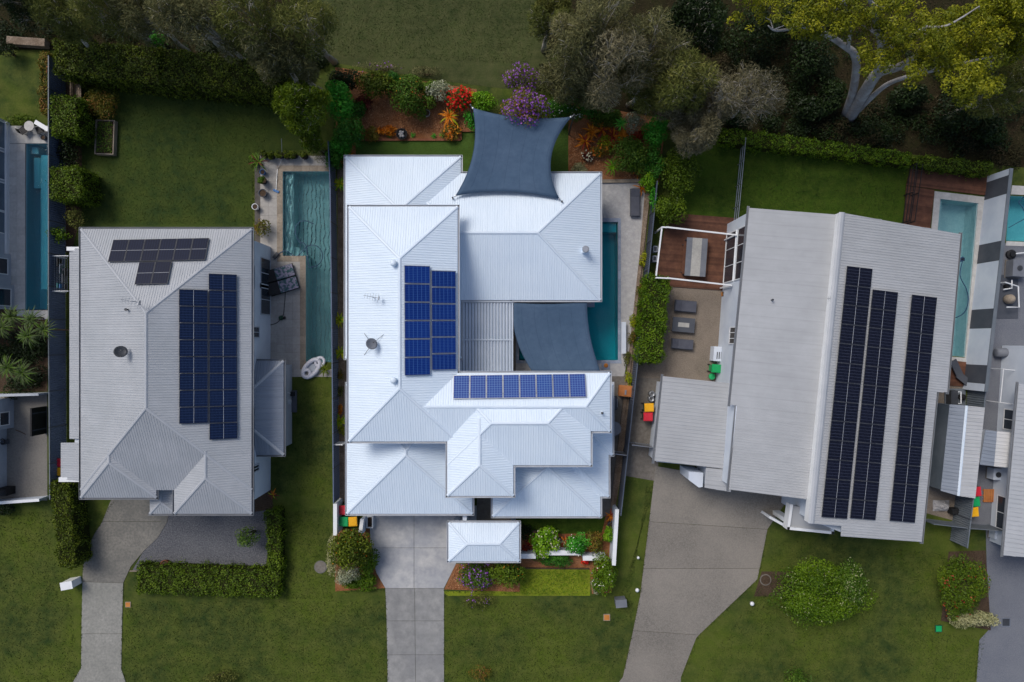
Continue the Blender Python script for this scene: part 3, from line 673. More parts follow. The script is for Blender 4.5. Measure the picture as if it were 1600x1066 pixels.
def gutter(parent, p, q, m, gw=.13, depth=.11):
    """channel along an eave p->q with the outside on the right hand"""
    p, q = Vector(p), Vector(q); d = (q-p).normalized(); o = Vector((d.y, -d.x, 0)); z = Vector((0, 0, 1))
    p = p-d*gw; q = q+d*gw; mb = MB()
    def bar(a, b, z0, z1):
        P = [p+o*a+z*z0, p+o*b+z*z0, p+o*b+z*z1, p+o*a+z*z1, q+o*a+z*z0, q+o*b+z*z0, q+o*b+z*z1, q+o*a+z*z1]
        mb.add(P, [(0, 1, 5, 4), (1, 2, 6, 5), (2, 3, 7, 6), (3, 0, 4, 7), (0, 3, 2, 1), (4, 5, 6, 7)])
    bar(gw-.025, gw, -depth-.03, -.015); bar(.006, gw-.028, -depth-.025, -depth); bar(-.03, .003, -depth-.06, -.056)
    mb.build('gutter', m, parent)
def hip(parent, r, h, pitch, m, mc, mg, key=None, gut='NSEW', dz=0, caps=True, slopes='NSEW', rp=.16):
    X0, Y1 = W(r[0], r[1], h); X1, Y0 = W(r[2], r[3], h); z = h+dz; tn = math.tan(math.radians(pitch))
    w, d = X1-X0, Y1-Y0; V = lambda x, y, zz: Vector((x, y, zz))
    sw, se, ne, nw = V(X0, Y0, z), V(X1, Y0, z), V(X1, Y1, z), V(X0, Y1, z)
    if w < d: k = w/2; a, b = V(X0+k, Y0+k, z+k*tn), V(X0+k, Y1-k, z+k*tn)   # a south end, b north end
    else: k = d/2; a, b = V(X0+k, Y0+k, z+k*tn), V(X1-k, Y0+k, z+k*tn)        # a west end, b east end
    K = key or ''
    if w < d: S = {'W': [nw, sw, a, b], 'E': [se, ne, b, a], 'S': [sw, se, a], 'N': [ne, nw, b]}
    else: S = {'S': [sw, se, b, a], 'N': [ne, nw, a, b], 'W': [nw, sw, a], 'E': [se, ne, b]}
    for s in slopes: slope(parent, S[s], m, K+s if key else None, rp)
    if caps:
        H = [(sw, a), (se, a), (nw, b), (ne, b)] if w < d else [(sw, a), (nw, a), (se, b), (ne, b)]
        if caps == 'S': H = [h_ for h_ in H if h_[0] in (sw, se)]
        for p, q in H: cap(parent, p, q, mc)
        if (a-b).length > .3: cap(parent, a, b, mc)
    E = {'S': (sw, se), 'E': (se, ne), 'N': (ne, nw), 'W': (nw, sw)}
    for s in gut: gutter(parent, E[s][0], E[s][1], mg)
    return (X0, Y0, X1, Y1)
def wall_block(parent, r, h, m, inset=.5, z0=-.05, top=.1):
    X0, Y1 = W(r[0], r[1], h); X1, Y0 = W(r[2], r[3], h)
    MB().prism([(X0+inset, Y0+inset), (X1-inset, Y0+inset), (X1-inset, Y1-inset), (X0+inset, Y1-inset)], z0, h-top).build('wall', m, parent)
    # soffit closes the eaves from below
    MB().prism([(X0+.03, Y0+.03), (X1-.03, Y0+.03), (X1-.03, Y1-.03), (X0+.03, Y1-.03)], h-top+.002, h-top+.02).build('soffit', m, parent)
    return (X0+inset, Y0+inset, X1-inset, Y1-inset)
def window(parent, c, face, w, h, frame='white_paint', glass='glass_dark', mull=1):
    """face: outward angle in degrees (0 = east)"""
    a = math.radians(face); o = Vector((math.cos(a), math.sin(a), 0)); s = Vector((-o.y, o.x, 0)); c = Vector(c)
    mb = MB(); t = .07
    def bx(u0, u1, z0, z1, d0, d1):
        P = [c+s*u+o*d+Vector((0, 0, zz)) for u, d, zz in ((u0, d0, z0), (u1, d0, z0), (u1, d1, z0), (u0, d1, z0), (u0, d0, z1), (u1, d0, z1), (u1, d1, z1), (u0, d1, z1))]
        mb.add(P, [(0, 1, 2, 3), (7, 6, 5, 4), (0, 4, 5, 1), (1, 5, 6, 2), (2, 6, 7, 3), (3, 7, 4, 0)])
    bx(-w/2, w/2, -h/2, -h/2+t, -.05, .07); bx(-w/2, w/2, h/2-t, h/2, -.05, .07)
    bx(-w/2, -w/2+t, -h/2+t, h/2-t, -.05, .068); bx(w/2-t, w/2, -h/2+t, h/2-t, -.05, .068)
    for i in range(mull):
        u = -w/2+w*(i+1)/(mull+1); bx(u-.025, u+.025, -h/2+t, h/2-t, -.05, .06)
    f = mb.build('window', frame, parent)
    mb = MB(); bx(-w/2+t*.9, w/2-t*.9, -h/2+t*.9, h/2-t*.9, -.05, .03); g = mb.build('pane', glass, parent)
    g.parent = f
    return f
def hit(px, py, key, up=0.0):
    p, n = PL[key]; o = Vector((0, 0, CAMH)); d = W3(px, py, 0)-o
    t = (p+n*up-o).dot(n)/d.dot(n); return o+d*t
def panel_mesh(w, l, cells, th=.04, fm='steel'):
    me = bpy.data.meshes.new('solar_panel'); x, y = w/2-.018, l/2-.018
    me.from_pydata([(-x, -y, 0), (x, -y, 0), (x, y, 0), (-x, y, 0), (-x, -y, th*.8), (x, -y, th*.8), (x, y, th*.8), (-x, y, th*.8)], [], [(4, 5, 6, 7), (3, 2, 1, 0), (0, 1, 5, 4), (1, 2, 6, 5), (2, 3, 7, 6), (3, 0, 4, 7)])
    uv = me.uv_layers.new(name='UVMap'); co = [(0, 0), (1, 0), (1, 1), (0, 1)]
    for i in range(4): uv.data[i].uv = co[i]
    me.materials.append(MATS[cells])
    mb = MB(); t = .03 if fm == 'steel' else .022
    mb.box((0, -w*0-l/2+t/2, th/2), (w, t, th)); mb.box((0, l/2-t/2, th/2), (w, t, th)); mb.box((-w/2+t/2, 0, th/2), (t, l-2*t, th)); mb.box((w/2-t/2, 0, th/2), (t, l-2*t, th))
    fr = bpy.data.meshes.new('frame'); fr.from_pydata(mb.v, [], mb.f); fr.materials.append(MATS[fm])
    return me, fr
def mid_strip(w, l, axis):
    mb = MB(); mb.box((0, 0, .036), (.016, l-.06, .006) if axis == 'y' else (w-.06, .016, .006))
    me = bpy.data.meshes.new('busbar'); me.from_pydata(mb.v, [], mb.f); me.materials.append(MATS['gutter']); return me
def array(label, quad, key, nu, nv, cells, gap=.02, skip=(), mid=None, group='solar arrays on the roofs'):
    """quad TL,TR,BR,BL in photo pixels on the roof plane named key; nu x nv panels"""
    tl, tr, br, bl = [hit(x, y, key, .11) for x, y in quad]; n = PL[key][1]
    c = (tl+tr+br+bl)/4; t = thing('solar_array', label, 'solar panels', c, group)
    U = ((tr-tl)+(br-bl))/2; Vv = ((bl-tl)+(br-tr))/2; w = U.length/nu-gap; l = Vv.length/nv-gap
    u = U.normalized(); v = n.cross(u).normalized()
    me, fr = panel_mesh(w, l, cells, fm='steel' if 'blue' in cells else 'dark_metal'); ms = mid_strip(w, l, mid) if mid else None
    R = Matrix((u, v, n)).transposed().to_4x4()
    for j in range(nv):
        for i in range(nu):
            if (i, j) in skip: continue
            p = c+U*((i+.5)/nu-.5)+Vv*((j+.5)/nv-.5)
            o = link('solar_panel', me, t); o.matrix_local = Matrix.Translation(p-c) @ R
            f = link('frame', fr, o)
            if ms: link('busbar', ms, o)
    mb = MB()
    for k in (.22, .78):
        for line in (range(nv) if nu >= nv else range(nu)):
            if nu >= nv: a = c-U*.5+Vv*((line+k)/nv-.5); b = a+U
            else: a = c-Vv*.5+U*((line+k)/nu-.5); b = a+Vv
            mb.tube([a-n*.06, b-n*.06], .055, 4)
    mb.build('mounting_rail', 'steel', t)
    return t
# ------------------------------------------------------------ main house
HU, HLo = 5.6, 2.9
P0 = W(740, 560); mh = thing('white_house', 'large white house with bright white ribbed hip roofs in the middle', 'house', (P0[0], P0[1], 0))
rw = ('roof_white', 'cap_white', 'gutter')
hip(mh, (545, 323, 715, 690), HU, 22, *rw, key='A')
zr = 51/FPX*(CAMH-HU)*math.tan(math.radians(22))
def E3(x, y, dz=0): p = W(x, y, HU); return Vector((p[0], p[1], HU+dz))
slope(mh, [E3(953, 583, -.004), E3(600, 583, -.004), E3(651, 634, zr-.004), E3(913, 634, zr-.004)], 'roof_white', 'BN')
slope(mh, [E3(953, 674, -.004), E3(953, 583, -.004), E3(913, 634, zr-.004)], 'roof_white', 'BE')
slope(mh, [E3(870, 674, -.008), E3(953, 674, -.004), E3(913, 634, zr-.004), E3(870, 634, zr-.008)], 'roof_white', 'BS')
slope(mh, [E3(560, 690, -.005), E3(800, 690, -.005), E3(800, 634, zr-.005), E3(616, 634, zr-.005)], 'roof_white', 'BW')
for p_, q_ in ((E3(953, 583), E3(913, 634, zr)), (E3(953, 674), E3(913, 634, zr)), (E3(668, 634, zr-.02), E3(913, 634, zr-.02))): cap(mh, p_, q_, 'cap_white')
gutter(mh, E3(953, 583), E3(716, 583), 'gutter'); gutter(mh, E3(925, 674), E3(953, 674), 'gutter'); gutter(mh, E3(953, 674), E3(953, 583), 'gutter')
hip(mh, (700, 590, 923, 727), HU, 22, *rw, key='C', dz=.0, gut='SE')
hip(mh, (699, 600, 802, 775), HU, 22, *rw, key='D', dz=.004, gut='SEW', caps='S')
hip(mh, (540, 245, 720, 560), HLo, 22, *rw, key='E', gut='NWE')
hip(mh, (620, 271, 938, 469), HLo, 22, *rw, key='F', dz=-.004, gut='NSE')
hip(mh, (542, 600, 738, 803), HLo, 22, *rw, key='G', gut='SEW')
hip(mh, (770, 640, 938, 807), HLo, 22, *rw, key='H', dz=-.004, gut='SEW')
hip(mh, (812, 640, 951, 776), HLo, 22, *rw, key='J', dz=-.010, gut='SE')
hip(mh, (845, 600, 957, 711), HLo, 22, *rw, key='I', dz=-.015, gut='SE')
wb = [wall_block(mh, r, h, 'render_white', i) for r, h, i in (((545, 323, 715, 690), HU, .45), ((700, 590, 923, 727), HU-.01, .46), ((699, 600, 802, 775), HU-.02, .47), ((640, 583, 953, 674), HU-.03, .48),
      ((540, 245, 720, 560), HLo, .5), ((620, 271, 938, 469), HLo-.01, .52), ((542, 600, 738, 803), HLo-.02, .5), ((770, 640, 938, 807), HLo-.03, .5), ((812, 640, 951, 776), HLo-.04, .52), ((845, 590, 957, 711), HLo-.05, .54))]
for x, y, f, w, h, z in ((wb[8-1][0]+3, wb[7][1], -90, 2.2, 1.4, 1.4), (wb[7][0]+5.6, wb[7][1], -90, 1.4, 1.4, 1.4), (wb[5][2], wb[5][1]+4, 0, 4.0, 2.1, 1.15), (wb[4][0], wb[4][3]-3, 180, 1.8, 1.2, 1.5), (wb[0][0], wb[0][1]+4, 180, 1.6, 1.1, 4.4), (wb[0][0], wb[0][1]+9, 180, 2.0, 1.1, 4.4), (wb[2][0]+2, wb[2][1], -90, 2.2, 1.2, 4.3), (wb[1][2]-2.4, wb[1][1], -90, 2.4, 1.2, 4.3), (wb[4][0]+3.4, wb[4][3], 90, 3.0, 2.1, 1.15)):
    window(mh, (x, y, z), f, w, h)
gx0, gy0, gx1, gy1 = wb[6]
mb = MB()
for i in range(6): mb.box(((gx0+gx1)/2, gy0-.03, .26+i*.37), (5.2, .06, .35))
mb.build('garage_door', 'white_paint', mh)
x0, y0 = W(541, 322, 2.2); x1, y1 = W(541, 470, 2.2)
MB().box(((x0+x1)/2+.02, (y0+y1)/2, HLo-.42), (.16, y0-y1, .3)).build('fascia', 'white_paint', mh)
# pavilion over the front gate
gp = W(756, 848); gt = thing('gate_pavilion', 'small white hip roofed gate pavilion beside the driveway', 'pavilion', (gp[0], gp[1], 0))
r = hip(gt, (701, 817, 811, 877), 2.7, 22, *rw, key='K')
for x, y in ((r[0]+.4, r[1]+.4), (r[2]-.4, r[1]+.4), (r[0]+.4, r[3]-.4), (r[2]-.4, r[3]-.4)): MB().box((x, y, 1.31), (.34, .34, 2.68)).build('post', 'render_white', gt)
MB().prism([(r[0]+.05, r[1]+.05), (r[2]-.05, r[1]+.05), (r[2]-.05, r[3]-.05), (r[0]+.05, r[3]-.05)], 2.6, 2.63).build('ceiling', 'render_white', gt)
MB().box((r[0]+2.6, r[1]+.45, 1.0), (1.2, .06, 2.0)).build('gate', 'charcoal', gt)
# link beam between garage and pavilion
a = W3(726, 800, 2.5); b = W3(726, 818, 2.5)
bm_ = MB().box(((a.x+b.x)/2, (a.y+b.y)/2-.1, 1.25), (.28, a.y-b.y+.4, 2.5)).build('garden_wall', 'render_white'); tag(bm_, 'short white wall joining the garage to the gate pavilion', 'wall')
# louvred patio roof
lp = W(758, 527); lt = thing('louvre_roof', 'white louvred patio roof between the house wings', 'patio roof', (lp[0], lp[1], 0))
hl = 2.75
for i in range(17):
    x = 719.5+i*4.85; a = W3(x, 473.5, hl); b = W3(x, 581, hl)
    mb = MB(); wv = Vector((.1, 0, 0)); up = Vector((0, 0, .055))
    vs = [a-wv-up*.8, a-wv*.2+up, a+wv*.5+up*.5, a+wv-up*.8]; vs += [v+(b-a) for v in vs]
    mb.add(vs, [(0, 1, 5, 4), (1, 2, 6, 5), (2, 3, 7, 6), (0, 3, 2, 1), (4, 5, 6, 7), (3, 0, 4, 7)]).build('louvre', 'louvre', lt)
for (x0, y0, x1, y1), n in (((716, 470.5, 801, 473), 'beam'), ((716, 580.5, 801, 583), 'beam'), ((716, 473.2, 718, 580.3), 'beam'), ((799.5, 473.2, 801.8, 580.3), 'beam')):
    MB().prism(pp(rect(x0, y0, x1, y1), hl+.06), hl-.2, hl+.075).build(n, 'louvre', lt)
MB().prism(pp(rect(718.2, 530, 799.3, 532.2), hl+.09), hl+.03, hl+.1).build('crossbar', 'louvre', lt)
a, b = W3(718, 472, hl), W3(801, 582, hl)
for x, y in ((a.x, a.y), (b.x, a.y), (a.x, b.y), (b.x, b.y)): MB().box((x, y, (hl-.2)/2-.02), (.12, .12, hl-.16)).build('post', 'white_paint', lt)
pt = struct('patio', rect(712, 466, 806, 590), .02, 'conc_side')
# shade sails
def sail(label, corners, m, sag, posts):
    """corners: (px,py,h) in order; edges curve inward"""
    C = [W3(*c) for c in corners]; ctr = sum(C, Vector())/4; n = 18
    t = thing('shade_sail', label, 'shade sail', (ctr.x, ctr.y, 0))
    V = []; F = []
    for j in range(n+1):
        for i in range(n+1):
            u, v = i/n, j/n
            p = C[0]*(1-u)*(1-v)+C[1]*u*(1-v)+C[2]*u*v+C[3]*(1-u)*v
            # catenary edges: pull the boundary inward, strongest at mid-edge
            bu = 4*v*(1-v); bv = 4*u*(1-u)
            du = (C[1]-C[0])*(1-v)+(C[2]-C[3])*v; dv = (C[3]-C[0])*(1-u)+(C[2]-C[1])*u
            p = p+du*(sag[3]*bu*(1-u)**1.5-sag[1]*bu*u**1.5)+dv*(sag[0]*bv*(1-v)**1.5-sag[2]*bv*v**1.5)
            p.z -= .22*bu*bv
            V.append(p)
    for j in range(n):
        for i in range(n): a = j*(n+1)+i; F.append((a, a+1, a+n+2, a+n+1))
    mb = MB(); mb.add(V, F); fo = mb.build('canopy', m, t, True)
    so_ = fo.modifiers.new('thickness', 'SOLIDIFY'); so_.thickness = .012
    # edge webbing
    mb = MB(); idx = [[i for i in range(n+1)], [i*(n+1)+n for i in range(n+1)], [n*(n+1)+i for i in range(n+1)], [i*(n+1) for i in range(n+1)]]
    for L in idx: mb.tube([V[i] for i in L], .02, 5)
    mb.build('edge_webbing', 'sail_seam', t)
    for k in range(2, n, 3):
        ids = [j*(n+1)+k for j in range(n+1)] if (C[1]-C[0]).length >= (C[3]-C[0]).length or True else []
        sq = []; 
        for i_ in ids: sq.append(V[i_]+Vector((0, 0, .006)))
        MB().tube(sq, .012, 4).build('seam', 'sail_seam', t)
    for c_ in C: 
        pl_ = [c_, c_.lerp(ctr, .10)+(C[1]-C[0]).normalized()*.18, c_.lerp(ctr, .10)-(C[1]-C[0]).normalized()*.18]
        MB().lathe((c_.x, c_.y, c_.z-.01), [(.06, 0), (.07, .02), (.03, .03)], 8).build('corner_ring', 'steel', t)
    for k, base in posts:
        p = C[k]; d = (p-ctr); d.z = 0; d = d.normalized()
        q = p+d*.25
        MB().tube([p, q+Vector((0, 0, .0))], .018, 5).build('shackle', 'steel', t)
        MB().tube([(q.x, q.y, base), (q.x, q.y, p.z+.1)], .055, 8).build('post', 'dark_metal', t)
    return t
pF = hit(715, 305, 'FN'); pF2 = hit(874, 310, 'FN')
sail('large slate blue shade sail over the back lawn and roof edge', [(739, 169, 4.3), (892, 183, 4.3), (874, 311, 3.9), (712, 306, 3.9)], 'sail', (.06, .14, .07, .09), ((0, 0), (1, 0), (2, pF2.z-.1), (3, pF.z-.1)))
sail('slate blue shade sail stretched over the pool between roof wings', [(803, 473, 2.75), (917, 471.5, 2.75), (938, 581, 2.85), (832, 581, 2.85)], 'sail', (.03, .05, -.01, -.10), ((0, 0), (1, 0), (2, 0), (3, 0)))
# solar arrays on the main house
array('blue solar panels, six in the left column of the white roof', [(631.5, 415), (672, 415), (673, 587), (631.5, 587)], 'AE', 1, 6, 'cells_blue2' if 0 else 'cells_blue', gap=.03)
array('blue solar panels, right column of six on the long white roof', [(673.5, 423), (712.5, 423), (713, 578.5), (674, 578.5)], 'AE', 1, 6, 'cells_blue', gap=.03)
array('single row of eight blue solar panels along the white roof edge', [(708, 586.5), (915, 584), (916, 621), (708, 624)], 'BN', 8, 1, 'cells_blue2', gap=.03)
# ------------------------------------------------------------ left house
HL2 = 5.0
P0 = W(270, 580); lh = thing('grey_house', 'grey hip roofed house left of the white house', 'house', (P0[0], P0[1], 0))
rg = ('roof_grey', 'cap_grey', 'gutter_grey')
hip(lh, (126, 358, 393, 766), HL2, 24, *rg, key='L', gut='NEW')
hip(lh, (126, 640, 244, 778), HL2, 24, *rg, key='LL', dz=-.005, gut='SEW', caps='S')
hip(lh, (272, 640, 393, 803), HL2, 24, *rg, key='LR', dz=-.006, gut='SEW', caps='S')
w1 = wall_block(lh, (126, 358, 393, 766), HL2, 'render_white', .5); w2 = wall_block(lh, (126, 640, 244, 778), HL2-.01, 'render_white', .52); w3 = wall_block(lh, (272, 640, 393, 803), HL2-.02, 'render_white', .5)
hip(lh, (234, 700, 275, 803), 4.0, 20, *rg, key='LP', gut='S', caps='S')
wall_block(lh, (234, 720, 275, 803), 4.0, 'render_white', .35)
for y, w, h, z in ((W(0, 520)[1], .8, 1.9, 3.3), (W(0, 720)[1], .5, 1.8, 3.3), (W(0, 470)[1], 2.2, 2.0, 1.15), (W(0, 430)[1], 2.2, 2.0, 1.15), (W(0, 440)[1], 1.6, 1.2, 3.8)):
    window(lh, (w1[2], y, z), 0, w, h, 'render_grey', 'glass_dark')
annex = ('roof_annex', 'cap_grey', 'gutter_grey')
hip(lh, (350, 564, 443, 711), 2.9, 22, *annex, key='LX', gut='NSE')
wall_block(lh, (350, 564, 443, 711), 2.9, 'render_grey', .35)
def lean(parent, pts, m, key=None, u=None, pitch=.16): return slope(parent, [W3(*p) for p in pts], m, key, pitch, u=u)
lean(lh, [(108.5, 686, 3.0), (108.5, 388, 3.0), (126, 388, 3.25), (126, 686, 3.25)], 'roof_grey')
lean(lh, [(95, 750, 3.0), (95, 692, 3.0), (127, 692, 3.25), (127, 750, 3.25)], 'roof_grey')
a = W3(109, 388, 3); b = W3(126, 750, 3); MB().prism([(a.x+.3, b.y+.3), (b.x+.7, b.y+.3), (b.x+.7, a.y-.3), (a.x+.3, a.y-.3)], -.05, 2.93).build('wall', 'render_white', lh)
a = W3(92, 746, 3.05); b = W3(124, 753, 3.05); MB().prism([(a.x, b.y), (b.x, b.y), (b.x, a.y), (a.x, a.y)], 2.6, 3.08).build('fascia', 'white_paint', lh)
a = W3(105, 386, 3.05); b = W3(126, 392, 3.05); MB().prism([(a.x, b.y), (b.x, b.y), (b.x, a.y), (a.x, a.y)], 2.6, 3.12).build('fascia', 'white_paint', lh)
array('row of six dark solar panels on the grey house rear slope', [(177, 375.5), (327, 372), (321, 407), (169, 409.5)], 'LN', 6, 1, 'cells_left', mid='x')
array('two dark solar panels below a longer row on the grey house', [(218, 410, ), (269, 408.5), (262, 444), (210, 445)], 'LN', 2, 1, 'cells_left', mid='x')
array('navy solar column of eight panels on the grey house', [(279.5, 452.5), (325, 452.5), (325.5, 662), (280, 662)], 'LE', 1, 8, 'cells_navy', mid='y')
array('navy solar column of ten panels on the grey house', [(326, 428), (370, 428.5), (371.5, 686), (327, 687)], 'LE', 1, 10, 'cells_navy', mid='y')
# ------------------------------------------------------------ right house
P0 = W(1290, 590); rh = thing('skillion_house', 'pale grey skillion roofed house right of the white house', 'house', (P0[0], P0[1], 0))
uu = (W3(1313, 332, 0)-W3(1264, 818, 0)); uu.z = 0
def plane_roof(parent, refs, outline, m, key, u, pitch):
    r = [W3(*p) for p in refs]; n = (r[1]-r[0]).cross(r[2]-r[0]).normalized()
    if n.z < 0: n = -n
    PL['tmp'] = (r[0], n); slope(parent, [hit(x, y, 'tmp') for x, y in outline], m, key, pitch, u=u)
def hit(px, py, key, up=0.0):
    p, n = PL[key]; o = Vector((0, 0, CAMH)); d = W3(px, py, 0)-o
    t = (p+n*up-o).dot(n)/d.dot(n); return o+d*t
plane_roof(rh, [(1171, 325, 4.9), (1139, 765, 4.9), (1314, 336, 5.5)], [(1139, 765), (1152, 634), (1141, 632.5), (1171, 325), (1314, 336), (1266, 781)], 'roof_right', 'RL', uu, .17)
plane_roof(rh, [(1313, 332, 6.1), (1264.5, 818, 6.1), (1501, 366, 5.2)], [(1440, 847), (1464, 613), (1480, 613), (1501, 366), (1313, 332), (1264.5, 818), (1315, 822), (1314, 838)], 'roof_right', 'RR', uu, .17)
def poly_wall(parent, pts, h, z0, z1, m, k=.96):
    q = pp(pts, h); cx = sum(p[0] for p in q)/len(q); cy = sum(p[1] for p in q)/len(q)
    q = [(cx+(p[0]-cx)*k, cy+(p[1]-cy)*k) for p in q]; MB().prism(q, z0, z1).build('wall', m, parent); return q
qa = poly_wall(rh, [(1171, 325), (1314, 336), (1266, 781), (1139, 765)], 4.9, -.05, 4.86, 'render_white', .975)
poly_wall(rh, [(1313, 336), (1494, 369), (1473, 609), (1457, 610), (1434, 842), (1320, 834), (1268, 814)], 5.1, -.05, 5.06, 'render_white', 1.0)
# clerestory fascia and flashing along the high edge
a, b = W3(1313, 332, 6.1), W3(1264.5, 818, 6.1); d = (b-a).normalized(); s = Vector((d.y, -d.x, 0))
MB().box(((a.x+b.x)/2+.08*-s.x, (a.y+b.y)/2, 5.7), (.14, (a-b).length, .78), math.atan2(d.y, d.x)-math.pi/2).build('fascia', 'white_paint', rh)
cap(rh, a+Vector((.12, 0, .03)), b+Vector((.12, 0, .03)), 'cap_grey', .2)
def edge_gutter(parent, p, q, m): gutter(parent, W3(*p), W3(*q), m)
edge_gutter(rh, (1440, 847, 5.2), (1464, 613, 5.2), 'gutter_grey'); edge_gutter(rh, (1480, 613, 5.12), (1501, 366, 5.12), 'gutter_grey')
edge_gutter(rh, (1171, 325, 4.9), (1141, 632.5, 4.9), 'gutter_grey'); edge_gutter(rh, (1152, 635, 4.9), (1139, 765, 4.9), 'gutter_grey')
# big windows of the west wall
e0, e1 = Vector((qa[0][0], qa[0][1], 0)), Vector((qa[3][0], qa[3][1], 0)); dd = (e1-e0).normalized(); fa = math.degrees(math.atan2(dd.y, dd.x))-90
for t_, w, h, z in ((2.6, 3.6, 2.2, 1.35), (2.6, 3.6, 1.9, 3.7), (8.2, 1.2, 1.9, 3.5)):
    p = e0+dd*t_; window(rh, (p.x, p.y, z), fa, w, h, 'white_paint', 'glass_dark', 2)
# low garage wing
lean(rh, [(1023, 720, 2.9), (1036, 588, 2.9), (1150, 600, 3.2), (1141, 734, 3.2)], 'roof_right', 'RG', uu, .24)
lean(rh, [(1101, 762, 3.05), (1103, 731, 3.05), (1143, 735, 3.16), (1142, 769, 3.16)], 'roof_right', None, uu, .3)
poly_wall(rh, [(1026, 596), (1132, 606), (1126, 722), (1013, 711)], 0, -.05, 2.8, 'render_white', 1)
edge_gutter(rh, (1036, 588, 2.9), (1022, 722, 2.9), 'gutter_grey')
MB().prism(pp([(1076, 737), (1099, 739), (1098, 761), (1092, 762), (1076, 750)], 2.5), -.05, 2.5).build('wall', 'render_white', rh)
MB().prism(pp([(1105, 732), (1139, 735), (1138, 764), (1104, 759)], 2.7), -.05, 2.75).build('wall', 'render_white', rh)
# flat entry canopy with white parapet
t_ = [(1236, 790), (1300, 800), (1300, 832), (1231, 825)]
MB().prism(pp(t_, 3.2), 2.7, 3.2).build('canopy_roof', 'roof_right', rh)
for p, q in ((0, 3), (3, 2), (2, 1)):
    a, b = W3(*t_[p], 3.3), W3(*t_[q], 3.3); d = b-a; MB().box(((a.x+b.x)/2, (a.y+b.y)/2, 3.05), (d.length+.18, .18, .72), math.atan2(d.y, d.x)).build('parapet', 'white_paint', rh)
a = W3(1233, 822, 3.0); MB().box((a.x+.25, a.y+.2, 1.4), (.5, .3, 2.8)).build('column', 'white_paint', rh)
a, b = W3(1202, 808, 1.6), W3(1231, 824, 1.6); d = b-a; MB().box(((a.x+b.x)/2, (a.y+b.y)/2, .8), (d.length, .18, 1.6), math.atan2(d.y, d.x)).build('wing_wall', 'white_paint', rh)
array('left of three long black solar columns on the skillion roof', [(1324, 415.5), (1362.5, 420), (1324, 811), (1282.5, 808)], 'RR', 1, 13, 'cells_black', mid='y')
array('middle of three long black solar columns on the skillion roof', [(1364, 452), (1402, 457), (1368.5, 813), (1327, 810)], 'RR', 1, 12, 'cells_black', mid='y')
array('right of three long black solar columns on the skillion roof', [(1425, 460), (1463.5, 465), (1429.5, 817), (1389.5, 814)], 'RR', 1, 12, 'cells_black', mid='y')
# ------------------------------------------------------------ houses cut by the frame
P0 = W(-20, 340); fl = thing('terrace_house', 'white house with blue glass doors at the left edge', 'house', (P0[0], P0[1], 0))
MB().prism(pp(rect(-160, 190, 12, 398)), -.05, 5.4).build('wall', 'render_grey', fl); MB().prism(pp(rect(-160, 398.2, 18, 446)), -.05, 5.2).build('wall', 'render_grey', fl); MB().prism(pp(rect(-160, 446.2, 23, 483)), -.05, 5.0).build('wall', 'render_grey', fl)
x = W(12, 0)[0]
for y, w in ((215, 2.0), (262, 2.1), (310, 2.1), (350, 1.6)): window(fl, (x, W(0, y)[1], 1.25), 0, w, 2.2, 'white_paint', 'glass_blue', 0)
window(fl, (W(18, 0)[0], W(0, 418)[1], 1.1), 0, 1.2, 1.4, 'white_paint', 'glass_dark', 0); window(fl, (W(23, 0)[0], W(0, 466)[1], 1.1), 0, 1.3, 1.4, 'white_paint', 'glass_dark', 0)
MB().prism(pp(rect(12.5, 192, 15.5, 398)), -.02, .35).build('plinth', 'white_paint', fl)
MB().prism(pp(rect(-170, 185, 11, 488)), 5.42, 5.6).build("roof", "roof_grey", fl)
P0 = W(-20, 700); fl2 = thing('corner_house', 'white rendered house beside the concrete yard at the left edge', 'house', (P0[0], P0[1], 0))
MB().prism(pp(rect(-160, 622, 22, 668)), -.05, 3.2).build('wall', 'render_grey', fl2); MB().prism(pp(rect(-160, 668.2, 11, 760)), -.05, 3.0).build('wall', 'render_grey', fl2)
window(fl2, (W(22, 0)[0], W(0, 652)[1], 1.0), 0, 1.0, 1.0, 'white_paint', 'glass_dark', 0)
MB().prism(pp(rect(-170, 618, 10, 764)), 3.22, 3.4).build("roof", "roof_grey", fl2)
P0 = W(1620, 700); fr_ = thing('edge_house', 'white roofed house cut off by the right edge', 'house', (P0[0], P0[1], 0))
lean(fr_, [(1568, 868, 3.0), (1592, 600, 3.0), (1720, 610, 4.6), (1720, 880, 4.6)], 'roof_grey', None, None, .3)
q = [(1566, 540), (1720, 545), (1720, 850), (1546, 845)]
MB().prism(pp(q), -.05, 2.85).build('wall', 'render_white', fr_)
a, b = W3(1566, 540, 0), W3(1546, 845, 0); d = (b-a).normalized(); fa = math.degrees(math.atan2(d.y, d.x))-90
for t_, w, h, z in ((5.3, 1.5, 1.5, 1.4), (12.0, 2.4, 1.7, 1.4)):
    p = a+d*t_; window(fr_, (p.x, p.y, z), fa, w, h, 'white_paint', 'glass_dark', 1)
edge_gutter(fr_, (1592, 600, 3.0), (1568, 868, 3.0), 'gutter_grey')
